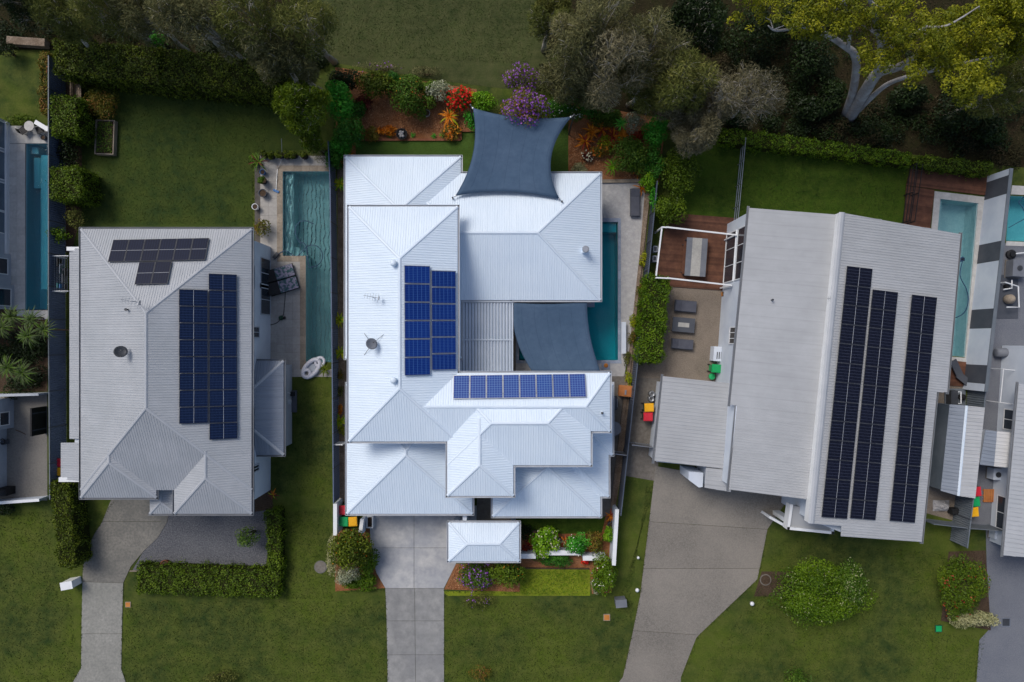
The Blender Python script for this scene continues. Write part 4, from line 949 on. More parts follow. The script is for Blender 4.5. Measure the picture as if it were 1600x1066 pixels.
# ------------------------------------------------------------ fences and garden walls
def rib_fence(name, label, pts, h, m, panel=2.37, rails='charcoal', rib=.15, group=None, amp=.02, cap_m=None):
    cap_m = cap_m or m
    """sheet-metal fence along ground-pixel polyline: posts, ribbed panels, top rails"""
    P = [Vector((*W(*p), 0)) for p in pts]; t = thing(name, label, 'fence', P[0], group)
    for a, b in zip(P, P[1:]):
        n = max(1, round((b-a).length/panel)); d = (b-a)/n; u = d.normalized(); s = Vector((-u.y, u.x, 0))
        for i in range(n):
            p = a+d*i; q = p+d; L = d.length-.06; k = max(2, int(L/rib)); V = []; F = []
            for j in range(k*4+1):
                off = (1, 1, -1, -1)[j % 4]*amp; pos = p+u*(.03+L*j/(k*4))+s*off
                V += [(pos.x, pos.y, .02), (pos.x, pos.y, h-.05)]
            for j in range(k*4): F.append((2*j, 2*j+2, 2*j+3, 2*j+1))
            MB().add(V, F).build('fence_panel', m, t)
            c = (p+q)/2
            MB().box((c.x, c.y, h-.03), (d.length-.062, .07, .06), math.atan2(u.y, u.x)).build('top_rail', cap_m, t)
            MB().box((p.x, p.y, h/2-.02), (.06, .075, h+.04), math.atan2(u.y, u.x)).build('post', rails, t)
    return t
rib_fence('metal_fence', 'dark blue ribbed metal fence along the left side of the white house', [(523, 232), (526, 300), (529.5, 620), (531, 778)], 1.8, 'fence_dark')
rib_fence('metal_fence', 'slate ribbed fence right of the white house, beside its pool terrace', [(1019, 292), (1006, 425), (990, 560), (964, 797)], 1.8, 'fence_blue')
rib_fence('metal_fence', 'dark slate fence along the left side of the grey house', [(103, 104), (103, 500), (105, 772)], 1.9, 'fence_dark', cap_m='fence_grey')
rib_fence('metal_fence', 'pale grey ribbed fence beyond the white shed at the right', [(1512, 606), (1500, 715), (1484, 845)], 1.95, 'fence_grey')
def solid_wall(name, label, a, b, h, th=.2, m='render_white', cat='wall', group=None):
    """free-standing wall, base line in ground pixels"""
    a, b = Vector((*W(*a), 0)), Vector((*W(*b), 0)); d = b-a; c = (a+b)/2
    t = thing(name, label, cat, (c.x, c.y, 0), group); an = math.atan2(d.y, d.x)
    MB().box((c.x, c.y, h/2-.03), (d.length, th, h), an).build('wall', m, t)
    MB().box((c.x, c.y, h-.03+.022), (d.length+.04, th+.05, .04), an).build('coping', 'white_paint' if m == 'render_white' else m, t)
    return t
solid_wall('garden_wall', 'white wall beside the bins at the front left', (533, 779), (533, 826), 1.7, .22)
solid_wall('garden_wall', 'short white wall between the bins and the planter box', (573, 803), (569, 829), 1.5, .2)
solid_wall('garden_wall', 'white wall stub next to the gate pavilion', (812, 862.5), (836, 862.5), 1.0, .3)
solid_wall('garden_wall', 'white wall between the two lime green shrubs', (846, 858), (905, 858), .9, .3)
solid_wall('garden_wall', 'white wall stub behind the red salvia flowers', (909, 865.5), (944, 865.5), 1.0, .3)
solid_wall('garden_wall', 'white boundary wall at the right end of the front garden', (959, 788), (954, 872), 1.6, .22)
solid_wall('garden_wall', 'low white wall below the concrete yard at the left edge', (-60, 786), (77, 776), 1.1, .15)
solid_wall('garden_wall', 'low stone wall under the trees at the top left corner', (20, 68), (78, 72), .6, .5, 'pebble')
solid_wall('garden_wall', 'thin white wall closing the palm bed at the left edge', (5, 616), (82, 614), 1.5, .12, 'render_grey')
def gate(label, a, b, h, m='steel', group=None):
    a, b = Vector((*W(*a), 0)), Vector((*W(*b), 0)); d = b-a; an = math.atan2(d.y, d.x); u = d.normalized()
    t = thing('side_gate', label, 'gate', a, group)
    for p in (a, b): MB().box((p.x, p.y, h/2), (.07, .07, h+.05), an).build('post', m, t)
    n = max(3, int(d.length/.14)); c = (a+b)/2
    for i in range(n):
        p = a+u*(d.length*(i+.5)/n); MB().box((p.x, p.y, h/2+.04), (.09, .025, h-.12), an).build('slat', m, t)
    for z in (.25, h-.04): MB().box((c.x, c.y, z), (d.length-.07, .05, .06), an).build('rail', m, t)
gate('white slatted gate on the path left of the white house', (530, 690), (543, 690), 1.6, 'white_paint')
gate('grey gate on the path right of the white house', (957, 704), (973, 706), 1.6)
gate('grey gate in front of the yellow and red bins', (982, 690), (1012, 694), 1.7)
gate('grey slatted gate between the skillion roof and the metal fence', (1436, 809), (1486, 815), 1.8, 'fence_grey')
gate('small grey gate right of the metal fence at the far driveway', (1489, 816), (1543, 820), 1.7, 'fence_grey')
# striped wall: alternating white and charcoal panels, each a piece
sa, sb = Vector((*W(1543, 276), 0)), Vector((*W(1506, 602), 0)); dd = sb-sa; L = dd.length; u = dd.normalized(); an = math.atan2(u.y, u.x)
t = thing('striped_wall', 'tall white boundary wall with charcoal panels beside the turquoise pool', 'wall', sa)
cuts = [(0, .03, 0), (.03, .115, 1), (.115, .33, 0), (.33, .42, 1), (.42, .64, 0), (.64, .73, 1), (.73, .90, 0), (.90, .985, 1), (.985, 1.02, 0)]
for a, b, k in cuts:
    c = sa+dd*((a+b)/2); MB().box((c.x, c.y, 1.17), ((b-a)*L-.01, .16+.006*k, 2.4), an).build('wall_panel', 'charcoal' if k else 'render_white', t)
c = sa+dd*.51; MB().box((c.x, c.y, 2.395), (L*1.02, .24, .045), an).build('coping', 'fence_grey', t)
def rail_fence(label, a, b, h, m, nr=3, cat='fence', group=None, th=.045):
    a, b = Vector((*W(*a), 0)), Vector((*W(*b), 0)); d = b-a; u = d.normalized(); an = math.atan2(u.y, u.x); t = thing('rail_fence', label, cat, a, group); c = (a+b)/2
    n = max(2, round(d.length/1.8))
    for i in range(n+1):
        p = a+d*i/n; MB().box((p.x, p.y, h/2-.01), (.06, .06, h+.02), an).build('post', m, t)
    for k in range(nr):
        z = h*(k+1)/nr-.03; MB().box((c.x, c.y, z), (d.length-.01, .04, th), an).build('rail', m, t)
rail_fence('light grey rail fence between the two lawns of the right neighbour', (1156, 224), (1143, 360), 1.3, 'steel', 3, th=.09)
rail_fence('black rail fence at the lawn end of the brown pool deck', (1418, 262), (1406, 350), 1.2, 'black', 3)
rail_fence('thin black rail fence on the brown pool deck', (1428, 263), (1416, 350), 1.1, 'black', 2)
# timber edging of beds
def edging(name, label, pts, m='coping_tan', h=.16, w=.16):
    P = [Vector((*W(*p), 0)) for p in pts]; t = thing(name, label, 'garden edging', P[0])
    for a, b in zip(P, P[1:]):
        d = b-a; n = max(1, round(d.length/.9)); an = math.atan2(d.y, d.x)
        for i in range(n):
            c = a+d*((i+.5)/n); MB().box((c.x, c.y, h/2-.03), (d.length/n-.012, w, h), an).build('edging_block', m, t)
edging('bed_edging', 'brick edging along the mulch bed behind the white house', [(563, 219), (720, 219), (720, 205), (742, 205)], 'terracotta')
edging('bed_edging', 'stone edging between the mulch and the pool terrace', [(940, 284), (1006, 283)], 'coping_tan', .2, .25)
edging('bed_edging', 'dark edging strip between the front mulch and bright lawn', [(818, 887.5), (921, 888.5)], 'soil', .1, .1)
edging('bed_edging', 'rough stone row along the pool terrace fence', [(1013, 300), (998, 430), (984, 560), (968, 690), (956, 790)], 'pebble', .22, .22)
edging('bed_edging', 'pale timber edging above the hedge in front of the grey house', [(203, 892), (310, 892)], 'coping_tan', .1, .08)
# ------------------------------------------------------------ wheelie bins
def make_bin(lid):
    t = thing('wheelie_bin', 'x', 'bin')
    MB().box((0, 0, .53), (.52, .56, .98), taper=.78).build('body', 'dgreen_plastic', t)
    mb = MB(); mb.box((0, -.02, 1.045), (.60, .66, .05)); mb.box((0, -.03, 1.085), (.50, .52, .035), taper=1.08); l = mb.build('lid', lid, t)
    MB().tube([(-.22, .34, 1.0), (.22, .34, 1.0)], .02, 6).build('handle', 'dgreen_plastic', t)
    for s in (-1, 1): MB().tube([(s*.27, .27, .1), (s*.22, .27, .1)], .1, 10).build('wheel', 'black', t)
    return t
for lid, px, py, rz, lb in (('red_plastic', 536.5, 797, 2, 'red lidded wheelie bin tucked against the white garage eave'), ('green_plastic', 537, 815, -2, 'green lidded wheelie bin beside the white wall at the front'), ('yellow_plastic', 551, 815, 3, 'yellow lidded wheelie bin next to the green one at the front'),
                            ('yellow_plastic', 1014, 637, 92, 'yellow lidded wheelie bin beside the steel kegs'), ('red_plastic', 1012.5, 651.5, 90, 'red lidded wheelie bin by the low garage wing'),
                            ('red_plastic', 1527, 768, 5, 'red lidded wheelie bin along the fence at the far right'), ('green_plastic', 1525, 784, 5, 'green lidded wheelie bin along the fence at the far right'), ('yellow_plastic', 1523, 800, 5, 'yellow lidded wheelie bin along the fence at the far right'),
                            ('yellow_plastic', 103.5, 733, 90, 'yellow lidded wheelie bin under the grey house side roof'), ('red_plastic', 104, 719, 90, 'red lidded wheelie bin under the grey house side roof')):
    k_ = .978 if px > 200 else 1.0; place(make_bin(lid), 800+(px-800)*k_, 533+(py-533)*k_, rz, 0, lb, 'wheelie bins')
b = make_bin('green_plastic'); b.children[0].data.materials[0] = MATS['green_plastic']; place(b, 1112, 575, 85, 0, 'all green wheelie bin against the skillion house wall', 'wheelie bins')
def pot(label, px, py, r, h, m, plant=None, name='plant_pot', cat='pot', group=None, leafm='lf_hedge_dark'):
    x, y = W(px, py); t = thing(name, label, cat, (x, y, 0), group)
    MB().lathe((x, y, 0), [(r*.7, 0), (r*.95, h*.5), (r, h*.97), (r*1.06, h), (r*.9, h), (r*.85, h*.85)], 16).build('vessel', m, t, True)
    MB().lathe((x, y, 0), [(r*.8, h*.8), (r*.86, h*.86)], 16).build('soil', 'soil', t)
    if plant:
        rng = nrng(); P, N, k = blob_pts(lumpy((x, y, h+plant*.45), (r*1.25, r*1.25, plant*.55), 7, rng), 420, rng); quads_obj('foliage', leaves(P, N, .13, .07, rng, .6, .3), tones(k, 420, rng), leafm, t)
    return t
for i, (px, lb) in enumerate(((416, 'leftmost'), (427, 'second from the left'), (441, 'third from the left'), (451, 'fourth from the left'), (462, 'fifth from the left'), (478, 'rightmost'))):
    pot('black potted bush above the teal pool, %s of the row of six' % lb, px, 245+(i % 2), .24, .42, 'black', .5, group='potted bushes in a row above the teal pool')
pot('glazed blue pot on the deck left of the teal pool', 413, 271, .19, .4, 'blue_plastic'); pot('black pot holding a green bush left of the teal pool', 414, 284.5, .26, .45, 'black', .55, leafm='lf_mid'); pot('large empty charcoal pot left of the teal pool', 414, 304, .29, .5, 'charcoal')
pot('turquoise glazed pot at the corner of the back lawn', 561, 217, .24, .45, 'teal_glaze'); pot('grey ring shaped pot in the back mulch bed', 668, 180, .24, .5, 'rock'); pot('dark pot among the lime shrubs in the front garden', 835, 830, .2, .5, 'black'); pot('dark urn between the lime green shrubs', 872, 842, .22, .6, 'charcoal'); pot('slate urn at the top of the right front wall', 953, 818, .24, .6, 'charcoal')
pot('round dark planter at the end of the narrow pool terrace', 72, 217, .18, .35, 'charcoal'); pot('rusty round pot on the gravel behind the hedge', 262, 879, .3, .45, 'terracotta'); pot('small black pot beside the rusty pot on the gravel', 270, 884, .25, .35, 'black')
pot('white urn beside the left pool deck', 402, 325, .22, .5, 'white_paint')
# fire pit
x, y = W(629, 212); t = thing('fire_pit', 'black round fire pit filled with pale rocks in the back bed', 'fire pit', (x, y, 0))
MB().lathe((x, y, 0), [(.22, 0), (.36, .25), (.42, .42), (.38, .42), (.3, .25)], 20).build('bowl', 'black', t, True)
for i in range(6):
    a = i*1.05; r = random.Random(i).uniform(.09, .13); MB().lathe((x+.17*math.cos(a)*(i > 0), y+.17*math.sin(a)*(i > 0), .3), [(r*.6, 0), (r, r*.6), (r*.7, r*1.2), (r*.2, r*1.45)], 7).build('rock', 'rock', t)
# planter box near garage
x, y = W(580, 813); t = thing('planter_box', 'white rectangular planter box at the garage corner', 'planter', (x, y, 0))
for dx, dy, sx, sy in ((-.2, 0, .06, .85), (.2, 0, .06, .85), (0, .4, .34, .06), (0, -.4, .34, .06)): MB().box((x+dx, y+dy, .27), (sx, sy, .6)).build('side', 'white_paint', t)
MB().box((x, y, .2), (.34, .74, .4)).build('soil', 'soil', t)
# ------------------------------------------------------------ outdoor furniture
def lounger(label, px, py, rz, L=1.95, w=.65, fm='charcoal', cm='cushion_grey', group=None, head=True):
    t = thing('sun_lounger', label, 'sun lounger', (0, 0, 0), group)
    mb = MB(); mb.box((0, -w/2+.03, .28), (L, .06, .06)); mb.box((0, w/2-.03, .28), (L, .06, .06)); mb.box((-L/2+.03, 0, .28), (.06, w-.12, .06)); mb.box((L/2-.03, 0, .28), (.06, w-.12, .06)); mb.build('frame', fm, t)
    for sx in (-1, 1):
        for sy in (-1, 1): MB().box((sx*(L/2-.1), sy*(w/2-.05), .125), (.05, .05, .25)).build('leg', fm, t)
    MB().box((L*.15, 0, .36), (L*.68, w-.1, .1)).build('cushion', cm, t)
    MB().box((-L*.345, 0, .44), (L*.3, w-.1, .1), ry=.35).build('backrest', cm, t)
    return place(t, px, py, rz, .015, label)
lounger('grey sun lounger on the pale terrace beside the white house pool', 991, 318, -90, 2.0, .72)
lounger('dark grey bench lounger nearest the brown dining deck', 1069, 479, -5, 1.6, .85, group='grey loungers on the gravel yard')
lounger('dark grey bench lounger nearest the low garage wing', 1064, 538, -5, 1.6, .75, group='grey loungers on the gravel yard')
def table(name, label, px, py, rz, L, w, h, top, inset=None, legm='charcoal', z=0.0):
    t = thing(name, label, 'table')
    MB().box((0, 0, h-.03), (L, w, .06)).build('table_top', top, t)
    if inset: MB().box((0, 0, h+.006), (L*inset[0], w*inset[1], .012)).build('runner', 'table_pale', t)
    for sx in (-1, 1):
        for sy in (-1, 1): MB().box((sx*(L/2-.09), sy*(w/2-.09), (h-.06)/2), (.08, .08, h-.06)).build('leg', legm, t)
    return place(t, px, py, rz, z)
table('coffee_table', 'low charcoal coffee table with pale centre between the loungers', 1066, 508, -5, 1.62, 1.05, .4, 'charcoal', (.5, .3), z=.012)
table('dining_table', 'grey outdoor dining table with pale runner on the timber deck', 1083, 404, -94, 2.75, 1.5, .74, 'table_grey', (1.0, .45), z=.1)
for s, lb in ((-1, 'left'), (1, 'right')):
    x, y = 1083+s*12, 404
    t = thing('bench', 'timber bench on the %s side of the outdoor dining table' % lb, 'bench')
    MB().box((0, 0, .42), (2.3, .32, .05)).build('seat', 'timber_deck', t)
    for sx in (-1, 1): MB().box((sx*1.0, 0, .2), (.07, .28, .4)).build('leg', 'charcoal', t)
    place(t, x+s*4, y-s*.5, -94, .1)
# pergola frame over the dining deck
hb = 2.6; x, y = W(1090, 400); t = thing('pergola_frame', 'white steel pergola frame over the dining deck', 'pergola', (x, y, 0))
for a, b in (((1041, 355, hb), (1152, 367.5, hb)), ((1034, 357, hb-.11), (1025, 431, hb-.11)), ((1042, 434.5, hb), (1143, 446, hb))):
    p, q = W3(*a), W3(*b); d = q-p; MB().box(((p.x+q.x)/2, (p.y+q.y)/2, p.z), (d.length, .1, .1), math.atan2(d.y, d.x)).build('beam', 'white_paint', t)
for a in ((1035, 355), (1026, 434), (1150, 367), (1143, 446)):
    p = W3(*a, hb); MB().box((p.x, p.y, (hb-.06)/2), (.1, .1, hb-.06)).build('post', 'white_paint', t)
for a, b in (((1034.5, 355, hb), (1042, 355.5, hb)), ((1025.5, 434, hb), (1043, 435, hb))):
    p, q = W3(*a), W3(*b); d = q-p; MB().box(((p.x+q.x)/2, (p.y+q.y)/2, p.z-.003), (d.length, .094, .094), math.atan2(d.y, d.x)).build('beam', 'white_paint', t)
# planter blocks beside the deck fence
for k, (px, py, lb) in enumerate(((1021, 391, 'upper'), (1020, 406, 'lower'))):
    x, y = W(px, py); t = thing('air_conditioner', 'small grey unit beside the deck fence, the %s of two' % lb, 'air conditioner', (x, y, 0), 'grey units beside the deck fence')
    MB().box((x, y, .35), (.3, .42, .7)).build('casing', 'render_grey', t); MB().box((x, y, .71), (.2, .3, .02)).build('grille', 'dark_metal', t)
# double day bed by the left pool
x, y = W(442, 437); t = thing('double_lounger', 'double day bed with black backrest and lilac print cushions by the teal pool', 'sun lounger', (x, y, 0)); 
t.location = (0, 0, 0)
for s in (-1, 1):
    MB().box((.38, s*.48, .34), (1.35, .86, .14)).build('cushion', 'lilac_print', t)
    MB().box((-.68, s*.48, .46), (.85, .86, .12), ry=.3).build('backrest', 'black', t)
mb = MB(); mb.box((0, 0, .22), (2.15, 1.9, .08)); mb.build('frame', 'black', t)
for sx in (-1, 1):
    for sy in (-1, 1): MB().box((sx*.98, sy*.86, .09), (.06, .06, .18)).build('leg', 'black', t)
place(t, 442.5, 438, 17, .035)
# pool float: figure-of-eight ring
def ring(mb, c, rx, ry, r, rz, k=28):
    pts = [(c[0]+rx*math.cos(a)*math.cos(rz)-ry*math.sin(a)*math.sin(rz), c[1]+rx*math.cos(a)*math.sin(rz)+ry*math.sin(a)*math.cos(rz), c[2]) for a in [2*math.pi*i/k for i in range(k+1)]]
    mb.tube(pts, r, 8, False)
x, y = W(490, 573); t = thing('pool_float', 'pale grey inflatable lounge ring lying at the end of the teal pool', 'pool float', (x, y, 0))
mb = MB(); an = math.radians(48); ring(mb, (x-.1, y-.12, .2), .78, .42, .16, an); mb.build('ring', 'float_grey', t, True)
mb = MB(); ring(mb, (x-.45, y-.5, .24), .28, .25, .12, an); mb.build('pillow_ring', 'float_grey', t, True)
mb = MB(); ring(mb, (x+.5, y+.35, .16), .34, .3, .11, an); mb.build('foot_ring', 'float_grey', t, True)
MB().lathe((x-.1, y-.1, .08), [(.3, 0), (.36, .03), (.3, .06)], 14).build('mesh_seat', 'render_grey', t)
# brush, hose, toys
x, y = W(432, 299); t = thing('pool_brush', 'blue pool brush with a long pole lying on the deck', 'brush', (x, y, .035)); MB().box((x, y, .085), (.44, .16, .1), -.4).build('head', 'blue_plastic', t)
MB().tube([(x, y, .11), (x+.1, y+1.6, .09), (*W(443, 250), .3), (*W(447, 223), 1.0)], .02, 6).build('pole', 'steel', t)
def cord(name, label, pts, r, m, cat='hose'):
    o = MB().tube(smooth([W3(*p) for p in pts]), r, 6).build(name, m); return tag(o, label, cat)
def smooth(P, k=5):
    out = []
    for i in range(len(P)-1):
        a, b, c, d = P[max(i-1, 0)], P[i], P[i+1], P[min(i+2, len(P)-1)]
        for j in range(k):
            t = j/k; out.append(.5*((2*b)+(c-a)*t+(2*a-5*b+4*c-d)*t*t+(3*b-a-3*c+d)*t**3))
    return out+[P[-1]]
circ = lambda cx, cy, rx, ry, a0, a1, n, z: [(cx+rx*math.cos(math.radians(a0+(a1-a0)*i/n)), cy+ry*math.sin(math.radians(a0+(a1-a0)*i/n)), z) for i in range(n+1)]
cord('pool_hose', 'coiled dark blue cleaning hose in the teal pool', [(436, 396, .06), (446, 392, .06), (455, 397, -.09), (462, 402, -.1)]+circ(488, 400, 16, 17, 215, 470, 12, -.1)+[(478, 384, -.1), (468, 378, -.1), (462, 365, -.1), (463, 352, -.1), (475, 345, -.1), (490, 350, -.1)], .03, 'hose')
cord('pool_hose', 'blue cleaning hose curving through the turquoise pool', [(1505, 404, -.1), (1500, 430, -.1), (1510, 452, -.1), (1513, 470, -.1), (1507, 488, -.1), (1492, 497, -.1), (1480, 497, -.1)], .035, 'hose')
cord('pool_hose', 'blue hose in the small pool at the right edge', [(1576, 356, -.1), (1590, 348, -.1), (1602, 340, -.1), (1598, 325, -.1), (1592, 316, -.1), (1600, 308, -.1)], .03, 'hose')
cord('garden_hose', 'dark garden hose lying across the left pool deck', [(446, 455, .06), (445, 470, .06), (443, 490, .06), (440, 496, .06), (432, 505, .06), (416, 509, .06)], .022, 'black')
x, y = W(1504, 405); t = thing('pool_cleaner', 'dark blue robotic cleaner floating in the turquoise pool', 'pool cleaner', (x, y, -.3)); MB().box((x, y, -.16), (.34, .3, .2), .5, taper=.8).build('body', 'hose', t); MB().box((x+.02, y, -.04), (.16, .12, .06), .5).build('dome', 'black', t); [MB().tube([(x+s*.19, y-.12, -.2), (x+s*.19, y+.12, -.2)], .09, 8).build('track', 'black', t) for s in (-1, 1)]
x, y = W(440, 497); t = thing('pump', 'small dark pump on the left pool deck', 'pump', (x, y, .035)); MB().lathe((x, y, .035), [(.18, 0), (.18, .12), (.1, .3), (.05, .34)], 10).build('housing', 'dgreen_plastic', t); MB().box((x+.24, y, .12), (.2, .16, .16), .4).build('motor', 'black', t)
x, y = W(432, 400); t = thing('skimmer_box', 'dark grey box at the corner of the left pool deck', 'box', (x, y, .035)); MB().box((x, y, .14), (.5, .22, .2), .9).build('case', 'charcoal', t); MB().box((x, y, .25), (.42, .16, .02), .9).build('lid', 'dark_metal', t)
# bistro set on the far left terrace
x, y = W(57, 202); t = thing('bistro_table', 'small round white table on the narrow terrace', 'table', (x, y, .05)); MB().lathe((x, y, 0), [(.2, .05), (.2, .08), (.03, .1), (.03, .74), (.36, .75), (.36, .78)], 20).build('table_top', 'tile_white', t)
for dx, lb, rz in ((-13, 'left', 40), (12, 'right', 200)):
    t = thing('chair', 'black woven chair %s of the round white terrace table' % lb, 'chair', group='chairs at the round terrace table')
    MB().box((0, 0, .43), (.5, .5, .05)).build('seat', 'black', t); MB().tube([(-.26, .26, .42), (-.3, .1, .8), (-.3, -.1, .8), (-.26, -.26, .42)], .025, 6).build('back_hoop', 'black', t); MB().box((-.28, 0, .62), (.03, .44, .34)).build('backrest', 'black', t)
    for a in (-1, 1):
        for b in (-1, 1): MB().tube([(a*.21, b*.21, 0), (a*.2, b*.2, .42)], .018, 5).build('leg', 'black', t)
    place(t, 57+dx, 206, rz, .05)
x0, y0 = W(63, 187); t = thing('cantilever_screen', 'white angled panel in the corner of the narrow terrace', 'screen', (x0, y0, 0)); a, b = W3(56, 191, 1.2), W3(76, 203, 1.2); d = b-a
MB().box(((a.x+b.x)/2, (a.y+b.y)/2, .62), (d.length, .12, 1.24), math.atan2(d.y, d.x)).build('panel', 'white_paint', t); MB().box(((a.x+b.x)/2, (a.y+b.y)/2, 1.26), (d.length+.05, .3, .05), math.atan2(d.y, d.x)).build('top', 'white_paint', t)
# clothes line at left house
x, y = W(97, 428); t = thing('clothes_airer', 'wall clothes line hung with dark washing beside the grey house', 'clothes line', (x, y, 0))
for k in range(2): p = W3(82, 400+k*55, 1.5); q = W3(107, 400+k*55, 1.5); MB().tube([p, q], .03, 6).build('arm', 'white_paint', t)
for k in range(6): p = W3(85+k*4, 400, 1.5); q = W3(85+k*4, 455, 1.5); MB().tube([p, q], .008, 4).build('line', 'steel', t)
for k, (px, py, l, mm) in enumerate(((89, 410, .8, 'black'), (93, 420, 1.0, 'lilac_print'), (97, 435, .9, 'charcoal'), (101, 425, .8, 'black'), (89, 446, .5, 'teal_glaze'), (93, 447, .4, 'blue_plastic'), (101, 448, .5, 'black'))):
    p = W3(px, py, 1.5); MB().box((p.x, p.y, 1.5-l*.3), (.06, l*.7, l*.6)).build('garment', mm, t)
for k in range(2): p = W3(82, 400+k*55, 1.5); MB().box((p.x, p.y, .74), (.06, .06, 1.52)).build('post', 'white_paint', t)
# ------------------------------------------------------------ things on roofs
def on_roof(px, py, key): return hit(px, py, key)
for px, py, lb in ((616, 412, 'upper'), (616, 594, 'lower')):
    p = on_roof(px, py, 'AW'); t = thing('roof_vent', 'white domed roof vent, the %s of two near the long ridge' % lb, 'roof vent', p, 'domed vents on the white roof')
    MB().lathe(p, [(.14, -.12), (.14, .22)], 14).build('pipe', 'roof_white', t); MB().lathe(p, [(.2, .2), (.22, .28), (.18, .38), (.08, .43)], 16).build('dome', 'roof_white', t, True)
p = on_roof(913, 392, 'FE'); t = thing('chimney_flue', 'steel chimney cowl on the white roof beside the pool', 'chimney', p); MB().box((p.x, p.y, p.z+.12), (.34, .34, .5)).build('base', 'roof_white', t); MB().lathe(p, [(.12, .3), (.12, .75)], 12).build('flue', 'steel', t); MB().lathe(p, [(.22, .72), (.24, .85), (.2, .9)], 12).build('cowl', 'steel', t)
p = on_roof(940, 645, 'BE'); t = thing('roof_vent', 'small dark vent pipe at the right end of the white roof', 'roof vent', p); MB().lathe(p, [(.05, -.05), (.05, .25), (.08, .26), (.08, .34)], 10).build('pipe', 'dark_metal', t); MB().box((p.x, p.y, p.z+.02), (.2, .2, .05)).build('flashing', 'roof_white', t)
p = on_roof(1205, 469, 'RL'); t = thing('roof_vent', 'tiny dark pipe on the left part of the skillion roof', 'roof vent', p); MB().lathe(p, [(.04, -.05), (.04, .22), (.07, .23), (.07, .3)], 10).build('pipe', 'dark_metal', t)
def dish(label, px, py, key, R, m, az, legs=True, p=None, tilt=50):
    p = on_roof(px, py, key) if p is None else p; t = thing('satellite_dish', label, 'satellite dish', p)
    c = p+Vector((0, 0, .62)); a = math.radians(az); e = math.radians(tilt); n = Vector((math.cos(a)*math.cos(e), math.sin(a)*math.cos(e), math.sin(e)))
    s = n.cross(Vector((0, 0, 1))).normalized(); v = s.cross(n); V = []; F = []; k = 20; rr = 4
    for j in range(rr+1):
        r = R*j/rr
        for i in range(k): th = 2*math.pi*i/k; V.append(c+(s*math.cos(th)+v*math.sin(th)*1.08)*r+n*(r*r*.28/R))
    for j in range(rr):
        for i in range(k): F.append((j*k+i, j*k+(i+1) % k, (j+1)*k+(i+1) % k, (j+1)*k+i))
    o = MB().add(V, F).build('reflector', m, t, True); md = o.modifiers.new('thickness', 'SOLIDIFY'); md.thickness = .02; md.offset = 0
    MB().tube([p-Vector((0, 0, .05)), p+Vector((0, 0, .4)), c-n*.03], .03, 8).build('mast', 'steel', t)
    MB().tube([c-v*R*.95, c+n*R*.9-v*R*.35, c+n*R*1.0], .015, 6).build('feed_arm', 'dark_metal', t); MB().box(c+n*R, (.08, .08, .12)).build('feed_horn', 'dark_metal', t)
    if legs:
        for ang in (2.3, -2.3, .7):
            q = p+Vector((math.cos(ang)*.95, math.sin(ang)*.95, 0)); pl_, nn = PL[key]; q.z = pl_.z-((q.x-pl_.x)*nn.x+(q.y-pl_.y)*nn.y)/nn.z
            MB().tube([q, p+Vector((0, 0, .38))], .014, 5).build('stay', 'dark_metal', t)
dish('grey satellite dish with stays on the long white roof', 583, 538, 'AW', .37, 'table_grey', 30)
dish('grey satellite dish on the left neighbour roof', 197, 550, 'LW', .37, 'dark_metal', 30, False)
for (py, lb) in ((403, 'upper'), (427, 'lower')):
    x, y = W(17, py); p = Vector((x, y, 1.55)); t = None
    dish('white satellite dish on the left edge wall, the %s of two' % lb, 0, 0, None, .46, 'white_paint', -10, False, p, 60)
def antenna(label, px, py, key, rz, s=1.0):
    p = on_roof(px, py, key); t = thing('tv_antenna', label, 'antenna', p); top = p+Vector((0, 0, .8*s)); a = math.radians(rz); u = Vector((math.cos(a), math.sin(a), 0)); v = Vector((-u.y, u.x, 0))
    MB().tube([p-Vector((0, 0, .05)), top+Vector((0, 0, .1))], .025, 6).build('mast', 'steel', t); MB().tube([top-u*.6*s, top+u*.6*s], .014, 5).build('boom', 'steel', t)
    for k in range(6): q = top+u*(-.5+.2*k)*s; l = (.34-.03*k)*s; MB().tube([q-v*l, q+v*l], .009, 5).build('element', 'steel', t)
    MB().box(top-u*.55*s, (.06, .28*s, .28*s), a).build('reflector', 'steel', t)
antenna('thin tv antenna on the upper part of the long white roof', 584, 465, 'AW', 170, .85); antenna('tv antenna near the ridge of the left neighbour roof', 215, 472, 'LW', 170, 1.0); antenna('small tv antenna at the edge of the skillion ridge', 1296, 467, 'RL', 180, .6)
p = on_roof(200, 484, 'LW'); t = thing('roof_vent', 'small dark cowl on the left neighbour roof', 'roof vent', p); MB().lathe(p, [(.05, -.05), (.05, .2), (.09, .22), (.09, .28)], 10).build('pipe', 'dark_metal', t)
